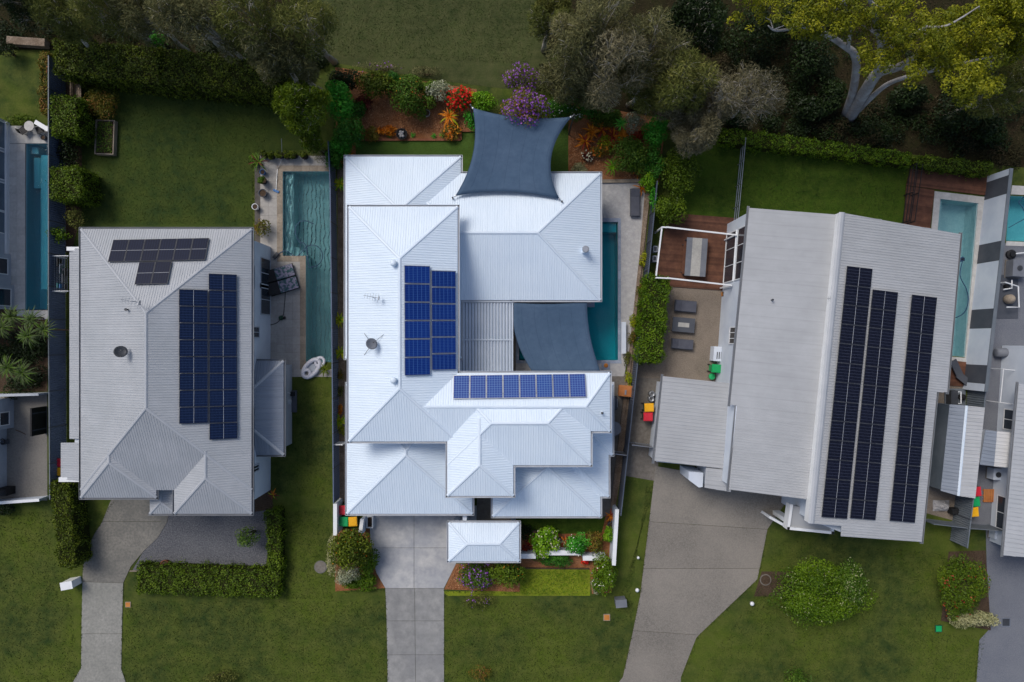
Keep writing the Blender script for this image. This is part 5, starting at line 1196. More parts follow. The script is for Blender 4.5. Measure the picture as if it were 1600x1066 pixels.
# ------------------------------------------------------------ small ground things
def letterbox(label, px, py, m, rz, sx=.45, sy=.75, h=1.1):
    x, y = W(px, py); t = thing('letterbox', label, 'letterbox', (0, 0, 0)); MB().box((0, 0, h/2-.03), (sx, sy, h)).build('pillar', m, t); MB().box((0, 0, h-.008), (sx+.06, sy+.06, .05)).build('cap', m, t); MB().box((0, -sy/2-.005, h-.3), (sx*.7, .02, .06)).build('slot', 'black', t)
    return place(t, px, py, rz)
letterbox('white rendered letterbox pillar beside the left driveway', 119, 907, 'white_paint', -80, .5, .8, 1.1)
letterbox('grey letterbox at the front corner of the white house garden', 968, 937, 'table_grey', -85, .5, .75, .8)
def cover(name, label, px, py, r, m, m2, cat, sq=False, z=.012):
    x, y = W(px, py); t = thing(name, label, cat, (x, y, 0))
    if sq: MB().box((x, y, .02), (r*2, r*2, .07)).build('surround', m2, t); MB().box((x, y, .06), (r*1.6, r*1.6, .025)).build('lid', m, t)
    else: MB().lathe((x, y, -.02), [(r, 0), (r, .05), (r*.97, .055)], 28).build('surround', m2, t); MB().lathe((x, y, .03), [(r*.82, 0), (r*.82, .012), (r*.78, .02)], 28).build('lid', m, t)
    return t
cover('manhole_cover', 'round concrete manhole cover on the lawn left of the front garden', 501, 886, .47, 'conc_side', 'conc_left', 'manhole cover')
cover('manhole_cover', 'round brown manhole cover beside the large round shrub', 1196, 906, .42, 'soil', 'conc_side', 'manhole cover')
cover('valve_box', 'orange valve lid on the lawn beside the left driveway', 200.5, 944.5, .2, 'orange_lid', 'coping_tan', 'valve box', True); cover('valve_box', 'orange square valve lid on the lawn below the front garden', 948, 964.5, .24, 'orange_lid', 'coping_tan', 'valve box', True)
cover('valve_box', 'green plastic box on the lawn near the corner shrub', 1466, 982, .26, 'green_plastic', 'dgreen_plastic', 'valve box', True); cover('drain_grate', 'square drain grate in the far right driveway', 1571, 972, .32, 'dark_metal', 'steel', 'drain', True)
for px, py, r, lb in ((996, 869.5, .1, 'upper small white garden light beside the right driveway'), (994.5, 920, .14, 'lower white garden light beside the right driveway'), (1173, 941, .15, 'white garden light on the lawn below the manhole')):
    x, y = W(px, py); t = thing('garden_light', lb, 'garden light', (x, y, 0), 'white garden lights'); MB().lathe((x, y, -.02), [(r*.5, 0), (r*.5, .3)], 10).build('stake', 'steel', t); MB().lathe((x, y, .27), [(r, 0), (r*1.05, .06), (r*.7, .13), (r*.2, .16)], 14).build('globe', 'white_paint', t, True)
# raised vegetable bed
t = thing('raised_bed', 'timber framed vegetable bed on the left back lawn', 'garden bed'); 
for dx, dy, sx, sy in ((-.66, 0, .07, 2.5), (.66, 0, .07, 2.5), (0, 1.22, 1.24, .07), (0, -1.22, 1.24, .07)): MB().box((dx, dy, .2), (sx, sy, .44)).build('side', 'coping_tan', t)
MB().box((0, 0, .14), (1.24, 2.36, .3)).build('soil', 'soil', t)
rng = nrng(); P = np.stack([rng.uniform(-.55, .55, 700), rng.uniform(-1.1, 1.1, 700), rng.uniform(.28, .55, 700)], 1); quads_obj('seedlings', leaves(P, np.tile([0, 0, 1.], (700, 1)), .12, .06, rng), rng.uniform(0, 1, 700), 'lf_mid', t); place(t, 168.5, 217, -2)
t = thing('garden_bench', 'weathered timber bench beside the hedge in the left back lawn', 'bench'); 
for k in range(4): MB().box((-.18+k*.12, 0, .44), (.1, 1.6, .04)).build('slat', 'pebble', t)
for s in (-1, 1): MB().box((0, s*.65, .2), (.4, .08, .43)).build('leg', 'pebble', t)
for k in range(3): MB().box((-.28, 0, .58+k*.13), (.035, 1.6, .09)).build('back_slat', 'pebble', t)
for s in (-1, 1): MB().box((-.25, s*.66, .62), (.03, .06, .5)).build('back_post', 'pebble', t)
place(t, 128, 141, 0, .008)
# equipment east side of main house
x, y = W(975, 610); t = thing('storage_box', 'orange timber storage box beside the white house fence', 'storage box', (x, y, 0)); MB().box((x, y, .3), (.86, .72, .62), -.08).build('body', 'timber_orange', t); MB().box((x, y, .64), (.94, .8, .06), -.08).build('lid', 'timber_orange', t); MB().box((x, y-.1, .69), (.12, .34, .04), -.08).build('handle', 'steel', t)
x, y = W(957, 668); t = thing('round_table', 'round grey table half under the white house eave', 'table', (x, y, 0)); MB().lathe((x, y, 0), [(.25, 0), (.25, .04), (.04, .06), (.04, .68), (.52, .7), (.52, .74)], 24).build('table_top', 'table_grey', t)
x, y = W(955, 628); t = thing('barbecue', 'dark covered barbecue under the white house eave', 'barbecue', (x, y, 0)); MB().box((x, y, .42), (.6, 1.0, .86), taper=.9).build('body', 'black', t); MB().tube([(x, y-.45, .88), (x, y+.45, .88)], .28, 12).build('hood', 'charcoal', t, True); MB().tube([(x+.3, y-.3, .95), (x+.3, y+.3, .95)], .02, 6).build('handle', 'steel', t)
x, y = W(971, 528); t = thing('bench', 'white stone bench along the edge of the deep teal pool', 'bench', (x+.12, y, 0)); MB().box((x+.1, y, .38), (.34, 2.3, .1)).build('seat', 'render_white', t); [MB().box((x+.1, y+s*.9, .16), (.28, .2, .34)).build('leg', 'render_white', t) for s in (-1, 1)]
x, y = W(946.5, 571); t = thing('stepping_stone', 'square blue grey stone at the pool corner by the sail', 'paver', (x, y, 0)); MB().box((x, y, .03), (.62, .6, .06)).build('stone', 'coping_blue', t); MB().lathe((x, y, .055), [(.14, 0), (.16, .06), (.08, .1)], 9).build('rock', 'orange_lid', t)
# left-house pump shed
x, y = W(452, 627); t = thing('pool_filter', 'pool filter and pump on a dark pad beside the grey house annex', 'pool filter', (x, y, 0)); MB().box((x, y, .05), (1.15, 1.6, .14)).build('pad', 'charcoal', t); MB().lathe((x-.08, y, .1), [(.3, 0), (.36, .2), (.36, .6), (.22, .8), (.08, .88)], 16).build('tank', 'render_grey', t, True); MB().box((x+.1, y+.55, .25), (.7, .3, .3)).build('pump', 'black', t); MB().box((x-.4, y-.5, .5), (.14, .5, .8)).build('control_box', 'white_paint', t); MB().tube([(x-.4, y+.7, .2), (x-.4, y+.7, .95), (x+.2, y+.7, .95), (x+.2, y+.6, .3)], .04, 6).build('pipe', 'white_paint', t); MB().tube([(x-.08, y+.3, .5), (x-.45, y+.3, .5), (x-.45, y-.6, .5)], .035, 6).build('pipe', 'white_paint', t)
# steel kegs, grill cart, right house
for px, py, lb in ((1016.5, 614.5, 'upper'), (1015.5, 622.5, 'lower')):
    x, y = W(px, py); t = thing('steel_keg', 'round steel keg beside the yellow bin, the %s of two' % lb, 'keg', (x, y, 0), 'steel kegs'); MB().lathe((x, y, 0), [(.18, 0), (.2, .04), (.18, .1), (.21, .3), (.18, .52), (.2, .58), (.16, .6), (.15, .55)], 18).build('barrel', 'steel', t, True); MB().lathe((x, y, .54), [(.06, 0), (.06, .05)], 10).build('valve', 'dark_metal', t)
x, y = W(1119, 553); t = thing('hot_water_unit', 'white heat pump cabinet on the skillion house wall', 'heat pump', (x, y, 0)); MB().box((x, y, .45), (.9, 1.05, .9), -.08).build('casing', 'render_white', t); [MB().box((x+dx, y-.1, .91), (.06, .5, .03), -.08).build('grille', 'dark_metal', t) for dx in (-.2, -.05, .1)]; MB().tube([(x+.4, y+.2, .7), (x+.9, y+.16, .7)], .04, 6).build('pipe', 'white_paint', t)
x, y = W(1110, 588); t = thing('compost_caddy', 'small dark green caddy next to the all green bin', 'caddy', (x, y, 0)); MB().lathe((x, y, 0), [(.16, 0), (.22, .4)], 14).build('body', 'dgreen_plastic', t); MB().lathe((x, y, .39), [(.24, 0), (.22, .05), (.06, .08)], 14).build('lid', 'green_plastic', t)
x, y = W(1130, 460); t = thing('lantern', 'small brass lantern box by the deck corner', 'lantern', (x, y, .01)); MB().box((x, y, .2), (.3, .3, .38)).build('case', 'orange_lid', t); MB().box((x, y, .41), (.36, .36, .05), taper=.6).build('top', 'soil', t)
# shed right
sp = [(1484, 632), (1512, 634.5), (1539, 637), (1524, 779), (1497, 774), (1470, 767)]; x, y = W(1503, 705); t = thing('garden_shed', 'long white gabled shed right of the skillion house', 'shed', (x, y, 0)); hs = 2.2
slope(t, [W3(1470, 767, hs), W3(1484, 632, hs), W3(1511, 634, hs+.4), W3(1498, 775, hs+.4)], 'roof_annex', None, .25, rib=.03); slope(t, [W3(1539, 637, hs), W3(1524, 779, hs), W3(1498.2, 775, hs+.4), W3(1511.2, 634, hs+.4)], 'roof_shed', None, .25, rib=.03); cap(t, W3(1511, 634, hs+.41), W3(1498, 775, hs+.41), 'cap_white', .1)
q = pp([(1484, 632), (1539, 637), (1524, 779), (1470, 767)], hs); cx = sum(p[0] for p in q)/4; cy = sum(p[1] for p in q)/4; MB().prism([(cx+(a-cx)*.95, cy+(b-cy)*.985) for a, b in q], -.05, hs-.02).build('wall', 'fence_grey', t)
x, y = W(1475, 688); t = thing('child_trike', 'blue ride on toy beside the shed', 'toy', (x-.55, y+.0, 0)); x -= .75; MB().box((x, y, .4), (.6, .34, .3), .1).build('body', 'blue_plastic', t); [MB().tube([(x+a, y-.24, .16), (x+a, y-.17, .16)], .16, 10).build('wheel', 'black', t) for a in (-.25, .25)]; [MB().tube([(x+a, y+.17, .16), (x+a, y+.24, .16)], .16, 10).build('wheel', 'black', t) for a in (-.25, .25)]; MB().box((x+.62, y-.2, .35), (.4, .34, .7), .1).build('seat', 'render_white', t)
x, y = W(1470, 790); t = thing('tarp_heap', 'crumpled grey tarpaulin at the lower end of the shed', 'tarp', (x, y, 0)); rng = random.Random(5); mb = MB(); V = []; F = []; K = 12
for j in range(K+1):
    for i in range(K+1):
        a, b = i/K*2-1, j/K*2-1; V.append((x+a*.6, y+b*.4, max(.02, .55*(1-a*a)*(1-b*b)+rng.uniform(-.06, .06))))
for j in range(K):
    for i in range(K): q0 = j*(K+1)+i; F.append((q0, q0+1, q0+K+2, q0+K+1))
mb.add(V, F).build('sheet', 'rock', t); MB().box((x+.7, y-.3, .3), (.5, .4, .6)).build('bundle', 'black', t)
# timber loungers and gear by the right pool end
x, y = W(1488, 582); t = thing('folded_lounger', 'dark grey folded sun lounger leaning at the end of the turquoise pool', 'sun lounger', (x, y, .1)); MB().box((x, y+.35, .45), (.5, 1.2, .1), .5, rx=.1).build('cushion', 'charcoal', t); MB().box((x+.55, y-.45, .4), (.5, 1.0, .1), .9).build('backrest', 'charcoal', t); [MB().box((x+a, y+b, .26), (.05, .05, .36)).build('leg', 'black', t) for a, b in ((-.2, .6), (.1, 0), (.4, -.2), (.8, -.6))]
x, y = W(1491, 620); t = thing('pool_pump', 'pool pump with white pipes on a slatted base near the shed', 'pump', (x, y, 0)); MB().box((x, y, .06), (1.5, 1.2, .14)).build('base', 'fence_grey', t); MB().box((x-.45, y, .42), (.5, 1.0, .64)).build('cabinet', 'dark_metal', t); MB().lathe((x+.35, y, .1), [(.2, 0), (.22, .4), (.12, .55)], 12).build('filter', 'black', t); MB().tube([(x-.1, y+.4, .15), (x-.1, y+.4, .6), (x+.1, y+.4, .6), (x+.1, y-.45, .6), (x-.1, y-.45, .6)], .045, 6).build('pipe', 'white_paint', t)
# far right yard
def ac(label, px, py, sx, sy, h, m, fans=1, rz=-.07):
    x, y = W(px, py); t = thing('condenser_unit', label, 'air conditioner', (x, y, 0)); MB().box((x, y, h/2), (sx, sy, h), rz).build('casing', m, t)
    for k in range(fans): MB().lathe((x+(k-(fans-1)/2)*sx*.45, y, h), [(.2, -.02), (.2, .02), (.05, .03)], 16).build('fan_grille', 'dark_metal', t)
    MB().box((x, y, .02), (sx+.12, sy+.12, .08), rz).build('pad', 'conc_side', t)
ac('grey pool heater box behind the striped wall', 1581, 421, 1.0, 1.2, .8, 'table_grey'); ac('white twin fan condenser below the small white lean to', 1555, 739, 1.3, .8, .75, 'render_white', 2); ac('white condenser unit beside the far driveway gate', 1556, 832, 1.1, .7, .7, 'render_white', 1)
x, y = W(1572, 468); t = thing('pool_filter', 'brown sand filter with white pipes behind the striped wall', 'pool filter', (x, y, 0)); MB().lathe((x, y, 0), [(.25, 0), (.34, .2), (.34, .5), (.2, .7), (.06, .78)], 16).build('tank', 'coping_tan', t, True); MB().tube([(x-.5, y+1.2, .1), (x-.5, y+1.2, .6), (x+.45, y+.9, .6), (x+.5, y-.6, .6), (x-.4, y-.6, .6)], .05, 8).build('pipe', 'white_paint', t); MB().tube([(x-.4, y+.7, .3), (x+.2, y+.8, .3), (x+.2, y+1.4, .3)], .05, 8).build('pipe', 'white_paint', t); MB().lathe((x-.1, y+.95, 0), [(.16, 0), (.18, .3), (.1, .4)], 12).build('pump', 'black', t); MB().box((x, y+.2, .02), (1.7, 3.2, .06)).build('pad', 'charcoal', t)
x, y = W(1577, 398); t = thing('pool_hose_reel', 'dark round hose reel behind the striped wall', 'hose reel', (x-.1, y, 0)); MB().lathe((x, y, 0), [(.3, 0), (.34, .25), (.2, .3), (.2, .4)], 18).build('drum', 'black', t); MB().tube([(x, y, .3), (x+.9, y+.1, .3)], .05, 8).build('handle', 'white_paint', t)
x, y = W(1576, 551); t = thing('hot_water_cylinder', 'grey horizontal water cylinder beside the right edge house', 'water tank', (x, y, 0)); x -= .5; MB().tube([(x-.75, y, .4), (x-.7, y, .4), (x+.7, y, .4), (x+.75, y, .4)], [.25, .33, .33, .25], 18).build('tank', 'table_grey', t, True); [MB().box((x+s*.5, y, .06), (.1, .5, .16)).build('cradle', 'dark_metal', t) for s in (-1, 1)]
x, y = W(1557, 610); t = thing('clothes_rack', 'white folding clothes line on the right edge yard', 'clothes line', (x, y, 0)); a = [W3(*p, 1.4) for p in ((1568, 577), (1595, 580), (1590, 633), (1563, 629))]
for i in range(4): MB().tube([a[i], a[(i+1) % 4]], .03, 6).build('rail', 'white_paint', t)
for i in range(4): MB().tube([(a[i].x, a[i].y, 0), a[i]], .03, 6).build('post', 'white_paint', t)
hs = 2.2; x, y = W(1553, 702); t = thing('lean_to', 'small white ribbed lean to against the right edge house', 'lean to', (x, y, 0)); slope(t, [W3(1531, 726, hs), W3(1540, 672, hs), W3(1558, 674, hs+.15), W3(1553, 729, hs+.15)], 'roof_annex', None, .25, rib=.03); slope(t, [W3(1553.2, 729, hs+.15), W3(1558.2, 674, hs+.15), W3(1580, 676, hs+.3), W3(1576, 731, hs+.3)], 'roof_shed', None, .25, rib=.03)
q = pp([(1541, 675), (1578, 678), (1574, 728), (1533, 724)], hs); MB().prism(q, -.05, hs-.03).build('wall', 'render_grey', t)
x, y = W(1545, 774); t = thing('timber_pallet', 'tan timber pallet on the right edge yard', 'pallet', (x, y, .01)); [MB().box((x-.4+k*.16, y, .13), (.13, .95, .03)).build('slat', 'timber_orange', t) for k in range(6)]; [MB().box((x, y+s*.4, .06), (.95, .1, .1)).build('bearer', 'timber_orange', t) for s in (-1, 0, 1)]
# far left yard
x, y = W(16, 765); t = thing('barbecue', 'black covered barbecue in the concrete yard at the left edge', 'barbecue', (x, y, 0)); MB().box((x, y, .4), (.8, .55, .84)).build('body', 'black', t); MB().tube([(x-.38, y, .85), (x+.38, y, .85)], .27, 12).build('hood', 'black', t, True)
x, y = W(12, 690); t = thing('tap_stand', 'dark wall tap with a coiled hose in the concrete yard', 'tap', (x, y, 0)); MB().box((x, y, .3), (.3, .3, .6)).build('hose_box', 'charcoal', t); mb = MB(); ring(mb, (x+.1, y+.1, .64), .18, .18, .03, 0); mb.build('hose_coil', 'black', t)
cord('broom', 'brown broom lying on the concrete yard at the left', [(24, 672, .06), (32, 675, .05), (40, 679, .05)], .02, 'timber_deck', 'broom')
for px, py, h, w_, l, lb in ((72, 656, 1.6, .12, 2.0, 'dark timber door leaning on the fence in the concrete yard'),):
    x, y = W(px, py); t = thing('leaning_panel', lb, 'panel', (x, y, 0)); MB().box((x, y, h/2), (w_, l, h)).build('panel', 'black', t); [MB().box((x+.06, y+s*.6, h/2), (.03, .08, h*.9)).build('batten', 'charcoal', t) for s in (-1, 1)]
# ------------------------------------------------------------ hedges
hedge('hedge', 'long dark green hedge along the top of the left back lawn', [(82, 62), (250, 75), (250, 132), (84, 112)], 2.8, 'lf_hedge_dark', 'long hedge sections', leaf=(.15, .09)); hedge('hedge', 'right half of the hedge above the left back lawn', [(248, 75), (432, 100), (434, 150), (248, 132)], 2.6, 'lf_hedge_dark', 'long hedge sections', leaf=(.15, .09))
hedge('hedge', 'boxy light green hedge block nearest the terrace table', [(80, 149), (120, 151), (121, 213), (80, 211)], 2.4, 'lf_hedge'); hedge('hedge', 'boxy light green hedge block beside the middle of the lap pool', [(79, 261), (126, 262), (127, 312), (79, 310)], 2.4, 'lf_hedge')
hedge('hedge', 'narrow yellowish hedge left of the tall dark hedge', [(63, 80), (78, 82), (77, 180), (62, 178)], 1.4, 'lf_redgreen'); hedge('hedge', 'tall clipped hedge beside the left driveway', [(78, 752), (106, 756), (119, 886), (92, 888)], 1.9, 'lf_hedge_dark')
hedge('hedge', 'wide clipped hedge in front of the grey house gravel', [(213, 884), (440, 892), (436, 934), (213, 926)], 1.0, 'lf_hedge'); hedge('hedge', 'narrow hedge along the right edge of the gravel', [(414, 800), (438, 797), (438, 890), (420, 890)], 1.1, 'lf_hedge')
hedge('hedge', 'long low hedge above the right neighbour lawn', [(1126, 199), (1425, 240), (1423, 258), (1126, 222)], 1.1, 'lf_lime'); hedge('hedge', 'short low hedge above the brown pool deck', [(1433, 243), (1552, 256), (1548, 273), (1433, 258)], 1.1, 'lf_hedge')
hedge('hedge', 'tall green hedge between the white house pool and the gravel yard', [(1012, 430), (1047, 434), (1040, 500), (1003, 498)], 2.3, 'lf_lime', 'tall hedge by the gravel yard'); hedge('hedge', 'lower end of the tall hedge beside the gravel yard', [(1003, 496), (1041, 498), (1034, 566), (998, 566)], 2.2, 'lf_lime', 'tall hedge by the gravel yard')
# ------------------------------------------------------------ shrubs outside the white house lot
S = shrub
S('shrub', 'small bright bush leaning over the lap pool wall', 90, 366, 1.8, 18, 15, 'lf_lime'); S('shrub', 'dark loose shrub on the left back lawn', 160, 160, 1.6, 27, 24, 'lf_redgreen', leaf=(.14, .06)); S('shrub', 'dull green bush between the two boxy hedge blocks', 106, 238, 1.4, 17, 24, 'lf_dark'); S('shrub', 'straggly grey green bush above the grey house corner', 116, 342, 1.5, 14, 20, 'lf_olive_green'); S('shrub', 'dark bush at the left edge of the top lawn', 8, 78, 1.6, 16, 14, 'lf_dark'); S('shrub', 'low green bush behind the terrace table', 30, 188, 1.0, 26, 9, 'lf_hedge', leaf=(.12, .06))
S('shrub', 'small low bush below the white wall at the left edge', 10, 797, .8, 16, 11, 'lf_dark'); S('small_tree', 'small loose green tree on the grey gravel', 388, 838, 2.2, 21, 17, 'lf_mid', 'tree', leaf=(.16, .06), lumps=20); S('shrub', 'large round yellow green shrub on the right front lawn', 1284, 927, 2.8, 92, 59, 'lf_lime', n=17000, leaf=(.13, .075), lumps=70, sub=(.15, .27), flowers=('fl_pale', 260, .1)); S('shrub', 'pale flowering shrub forming the right side of the round shrub', 1328, 915, 2.9, 34, 44, 'lf_mid', n=4500, leaf=(.13, .07), flowers=('fl_pale', 300, .1), lumps=30, sub=(.18, .3))
S('shrub', 'tall green shrub with reddish tips at the far driveway corner', 1506, 914, 2.2, 42, 62, 'lf_hedge', n=8500, flowers=('lf_red', 110, .12), leaf=(.13, .07), lumps=46, sub=(.18, .3)); S('shrub', 'cream leaved shrub at the tip of the corner bed', 1522, 968, 1.4, 37, 16, 'lf_cream', n=2600, lumps=18); S('shrub', 'cut off green bush at the bottom edge below the round shrub', 1245, 1062, 1.4, 26, 16, 'lf_mid'); S('shrub', 'small dry bush at the bottom edge of the left front lawn', 343, 1058, 1.0, 26, 12, 'lf_olive_green', leaf=(.14, .05)); S('shrub', 'reddish weedy bush at the bottom edge right of the white driveway', 750, 1052, .8, 22, 14, 'lf_redgreen', n=500, leaf=(.14, .05))
S('shrub', 'round bushy shrub between the terrace and the dining deck', 1046, 328, 2.6, 26, 26, 'lf_hedge', n=3200, lumps=22); S('shrub', 'tall green shrub at the top right of the pool terrace fence', 1062, 268, 3.0, 30, 36, 'lf_hedge', n=4200, lumps=26)
S('shrub', 'bushy plant in the corner of the left pool deck', 409, 356, 1.1, 14, 14, 'lf_redgreen'); S('shrub', 'green and bronze bush overhanging the left pool deck', 398, 250, .8, 9, 10, 'lf_mid', n=400); S('shrub', 'grey twiggy bush at the top right of the left pool deck', 500, 236, 1.8, 18, 16, 'lf_olive', leaf=(.2, .03))
# ------------------------------------------------------------ white house garden, back left
S('shrub', 'tall bright feathery shrub in the back left corner', 530, 160, 4.6, 19, 30, 'lf_emerald', n=3000, leaf=(.3, .07), lumps=22, flat=.48); S('shrub', 'dense dark green shrub below the feathery corner shrub', 543, 204, 3.2, 26, 30, 'lf_green', n=3400, lumps=24); S('shrub', 'low dark green bush beside the left roof corner', 524, 246, 2.0, 15, 22, 'lf_green', n=1500); S('shrub', 'dark shrub in the top left corner of the back garden', 540, 122, 2.6, 26, 18, 'lf_dark', n=2200); S('shrub', 'dark green shrub along the back fence left of the round one', 588, 133, 2.4, 32, 22, 'lf_hedge_dark', n=3000, lumps=22)
S('shrub', 'large round green shrub in the back mulch bed', 636, 146, 2.8, 32, 28, 'lf_mid', n=4000, lumps=26, flowers=('lf_orange', 40, .1)); S('shrub', 'small green bush joined below the round back shrub', 652, 174, 1.6, 18, 14, 'lf_mid'); S('shrub', 'green bush beside the grey ring pot', 668, 160, 1.7, 15, 13, 'lf_mid'); S('shrub', 'white speckled shrub left of the red flowers', 686, 142, 1.8, 24, 18, 'lf_varieg', n=1800, leaf=(.14, .07)); S('shrub', 'green shrub covered with big red flowers', 718, 153, 2.0, 21, 18, 'lf_green', flowers=('fl_red', 300, .2), n=1400)
S('shrub', 'bright green shrub between the red and purple flowers', 755, 158, 2.0, 26, 17, 'lf_bright', n=1800); S('shrub', 'bright green bush at the sail corner', 737, 188, 1.5, 13, 18, 'lf_emerald', n=1100); S('shrub', 'big purple flowering bush overhanging the large shade sail', 822, 178, 5.6, 37, 29, 'lf_redgreen', flowers=('fl_purple', 620, .14), n=2600, lumps=22, flat=.4, base=(818, 158)); S('shrub', 'loose purple flowering bush on the park side', 814, 125, 3.2, 30, 22, 'lf_olive_green', flowers=('fl_purple', 380, .13), n=1600); S('shrub', 'sparse dry bush above the top left corner of the garden', 590, 106, 1.2, 34, 10, 'lf_olive', leaf=(.18, .04), n=700, flowers=('fl_purple', 30, .1)); S('shrub', 'pale sparse bush on the park side of the back fence', 665, 112, 1.0, 30, 9, 'lf_olive', leaf=(.16, .04), n=600)
S('shrub', 'low croton with yellow orange leaves in the back bed', 604, 204, .7, 16, 9, 'lf_orange', n=420, leaf=(.2, .07)); S('shrub', 'olive croton left of the yellow one in the back bed', 582, 208, .8, 13, 14, 'lf_redgreen', n=500, leaf=(.18, .06)); S('shrub', 'mottled croton at the right end of the back left bed', 706, 206, .8, 18, 13, 'lf_redgreen', n=620, leaf=(.2, .06), flowers=('lf_orange', 90, .15)); S('shrub', 'dark maroon low plants under the corner shrub', 567, 158, .9, 16, 14, 'lf_maroon', n=600)
for i, (px, py) in enumerate(((609, 212), (645, 212), (678, 213), (691, 212))):
    rosette('grass_tuft', 'small green tuft on the back bed edge, number %s from the left' % ('one', 'two', 'three', 'four')[i], px, py, .08, .32, 14, 'lf_emerald', 'small green tufts along the back bed edge', .05, .9)
rosette('cordyline', 'large orange leaved cordyline in the back left bed', 703, 183, .5, 1.0, 22, ['lf_orange', 'lf_orange', 'lf_yellowgreen'], 'strappy plants', .13, .7); rosette('cordyline', 'orange cordyline at the left roof corner', 546, 248, .5, .85, 14, 'lf_orange', 'strappy plants', .15, .6); rosette('cordyline', 'smaller orange cordyline above the roof corner one', 541, 231, .4, .55, 11, ['lf_orange', 'lf_yellowgreen'], 'strappy plants', .1, .6)
# ------------------------------------------------------------ white house garden, back right
S('shrub', 'dark green shrub right of the purple flowering bush', 880, 168, 2.2, 30, 18, 'lf_green', n=2400, flowers=('fl_white', 60, .09)); S('shrub', 'dark green shrub along the upper right back fence', 925, 168, 2.0, 26, 14, 'lf_green', n=1900); S('shrub', 'speckled white shrub beside the bright green dracaena', 988, 192, 1.6, 20, 16, 'lf_varieg', n=1300, leaf=(.13, .06)); S('shrub', 'tall green shrub in the top right corner of the garden', 1026, 206, 2.8, 20, 26, 'lf_emerald', n=2200, leaf=(.16, .09)); S('shrub', 'large green shrub right of the lime yucca', 984, 242, 2.6, 30, 28, 'lf_mid', n=3400, lumps=24); S('shrub', 'bright green shrub along the right fence of the garden', 1022, 252, 2.4, 18, 30, 'lf_green', n=2200); S('shrub', 'vivid green bush by the terrace corner', 1014, 284, 1.8, 15, 16, 'lf_bright', n=1100); S('shrub', 'vivid green climber on the fence beside the grey lounger', 1021, 312, 1.9, 6, 24, 'lf_emerald', n=700)
S('shrub', 'yellow green croton amid the red plants', 946, 222, .8, 12, 11, 'lf_yellowgreen', n=420, leaf=(.18, .08)); S('shrub', 'orange brown croton below the red plants', 940, 236, .8, 18, 10, 'lf_redgreen', n=520, leaf=(.18, .06), flowers=('lf_orange', 60, .14)); S('shrub', 'pale variegated mound beside the white roof corner', 905, 263, .7, 14, 9, 'lf_cream', n=600, leaf=(.12, .06)); S('shrub', 'red leaved bush among the right back shrubs', 1002, 213, 1.2, 15, 10, 'lf_red', n=600, leaf=(.18, .07)); S('shrub', 'dry beige flower heads in the right mulch bed', 918, 245, .5, 10, 9, 'lf_maroon', n=240, flowers=('fl_cream', 40, .14)); S('shrub', 'green ground plants behind the orange cordylines', 945, 190, 1.2, 30, 12, 'lf_hedge_dark', n=1300)
rosette('dracaena', 'bright green spiky dracaena in the right back bed', 970, 194, 1.4, .62, 24, 'lf_emerald', 'strappy plants', .09, .6); rosette('yucca', 'lime green yucca in the right back bed', 957, 262, .8, .85, 30, 'lf_bright', 'strappy plants', .08, .7); rosette('cordyline', 'dark red cordyline under the right back fence', 929, 183, .8, .5, 14, 'lf_maroon', 'strappy plants', .09, .6)
for i, (px, py, R, m, lb) in enumerate(((915, 222, .75, ['lf_orange', 'lf_red'], 'orange bromeliad at the left of the red cluster'), (924, 207, .7, 'lf_orange', 'orange bromeliad at the top left of the red cluster'), (940, 204, .7, ['lf_orange', 'lf_red'], 'orange red bromeliad at the top of the cluster'), (958, 214, .8, ['lf_red', 'lf_red', 'lf_orange'], 'red bromeliad at the right of the orange cluster'), (952, 226, .75, 'lf_red', 'deep red bromeliad at the bottom of the orange cluster'), (971, 211, .5, 'lf_orange', 'small orange bromeliad under the bright dracaena'))):
    rosette('bromeliad', lb, px, py, .25, R*1.25, 18, m, 'orange and red bromeliads', .15, .7)
rosette('bromeliad', 'bronze bromeliad at the terrace corner', 1002, 294, .2, .7, 14, ['lf_red', 'lf_orange'], 'strappy plants', .08, .6); rosette('bromeliad', 'bronze plant between mulch and green shrubs', 996, 271, .2, .55, 13, ['lf_maroon', 'lf_orange'], 'strappy plants', .08, .6)
# ------------------------------------------------------------ side beds
for i, (px, py, lb) in enumerate(((532, 288, 'top most'), (531, 500, 'second'), (532, 551, 'third'), (531, 658, 'lowest'))):
    rosette('bird_nest_fern', 'yellow green strappy plant along the left fence, %s of four' % lb, px, py, .5, .72, 22, ['lf_yellowgreen', 'lf_bright', 'lf_yellowgreen'], 'yellow green plants along the left fence', .13, .7, seed=40+i)
for i, (px, py, m, lb) in enumerate(((1005, 405, 'lf_yellowgreen', 'small yellow bush on the terrace fence row'), (999, 455, 'lf_redgreen', 'reddish bush beside the tall hedge'), (990, 500, 'lf_yellowgreen', 'yellow bush beside the white stone bench'), (987, 530, 'lf_redgreen', 'bronze bush near the white stone bench'), (983, 592, 'lf_yellowgreen', 'yellow bush near the orange storage box'), (979, 560, 'lf_olive_green', 'dry bush at the pool corner fence'))):
    S('shrub', lb, px, py, .6, 7, 12, m, n=260, leaf=(.14, .06), lumps=7)
for i, (px, py, m, lb) in enumerate(((531, 640, 'lf_orange', 'orange bush above the lowest fence plant'), (531, 612, 'lf_olive_green', 'dry bush in the left side bed'), (532, 585, 'lf_redgreen', 'brown bush beneath the third fence plant'), (534, 672, 'lf_yellowgreen', 'yellow bush by the white side gate'))):
    S('shrub', lb, px, py, .5, 6, 10, m, n=200, leaf=(.14, .05), lumps=6)
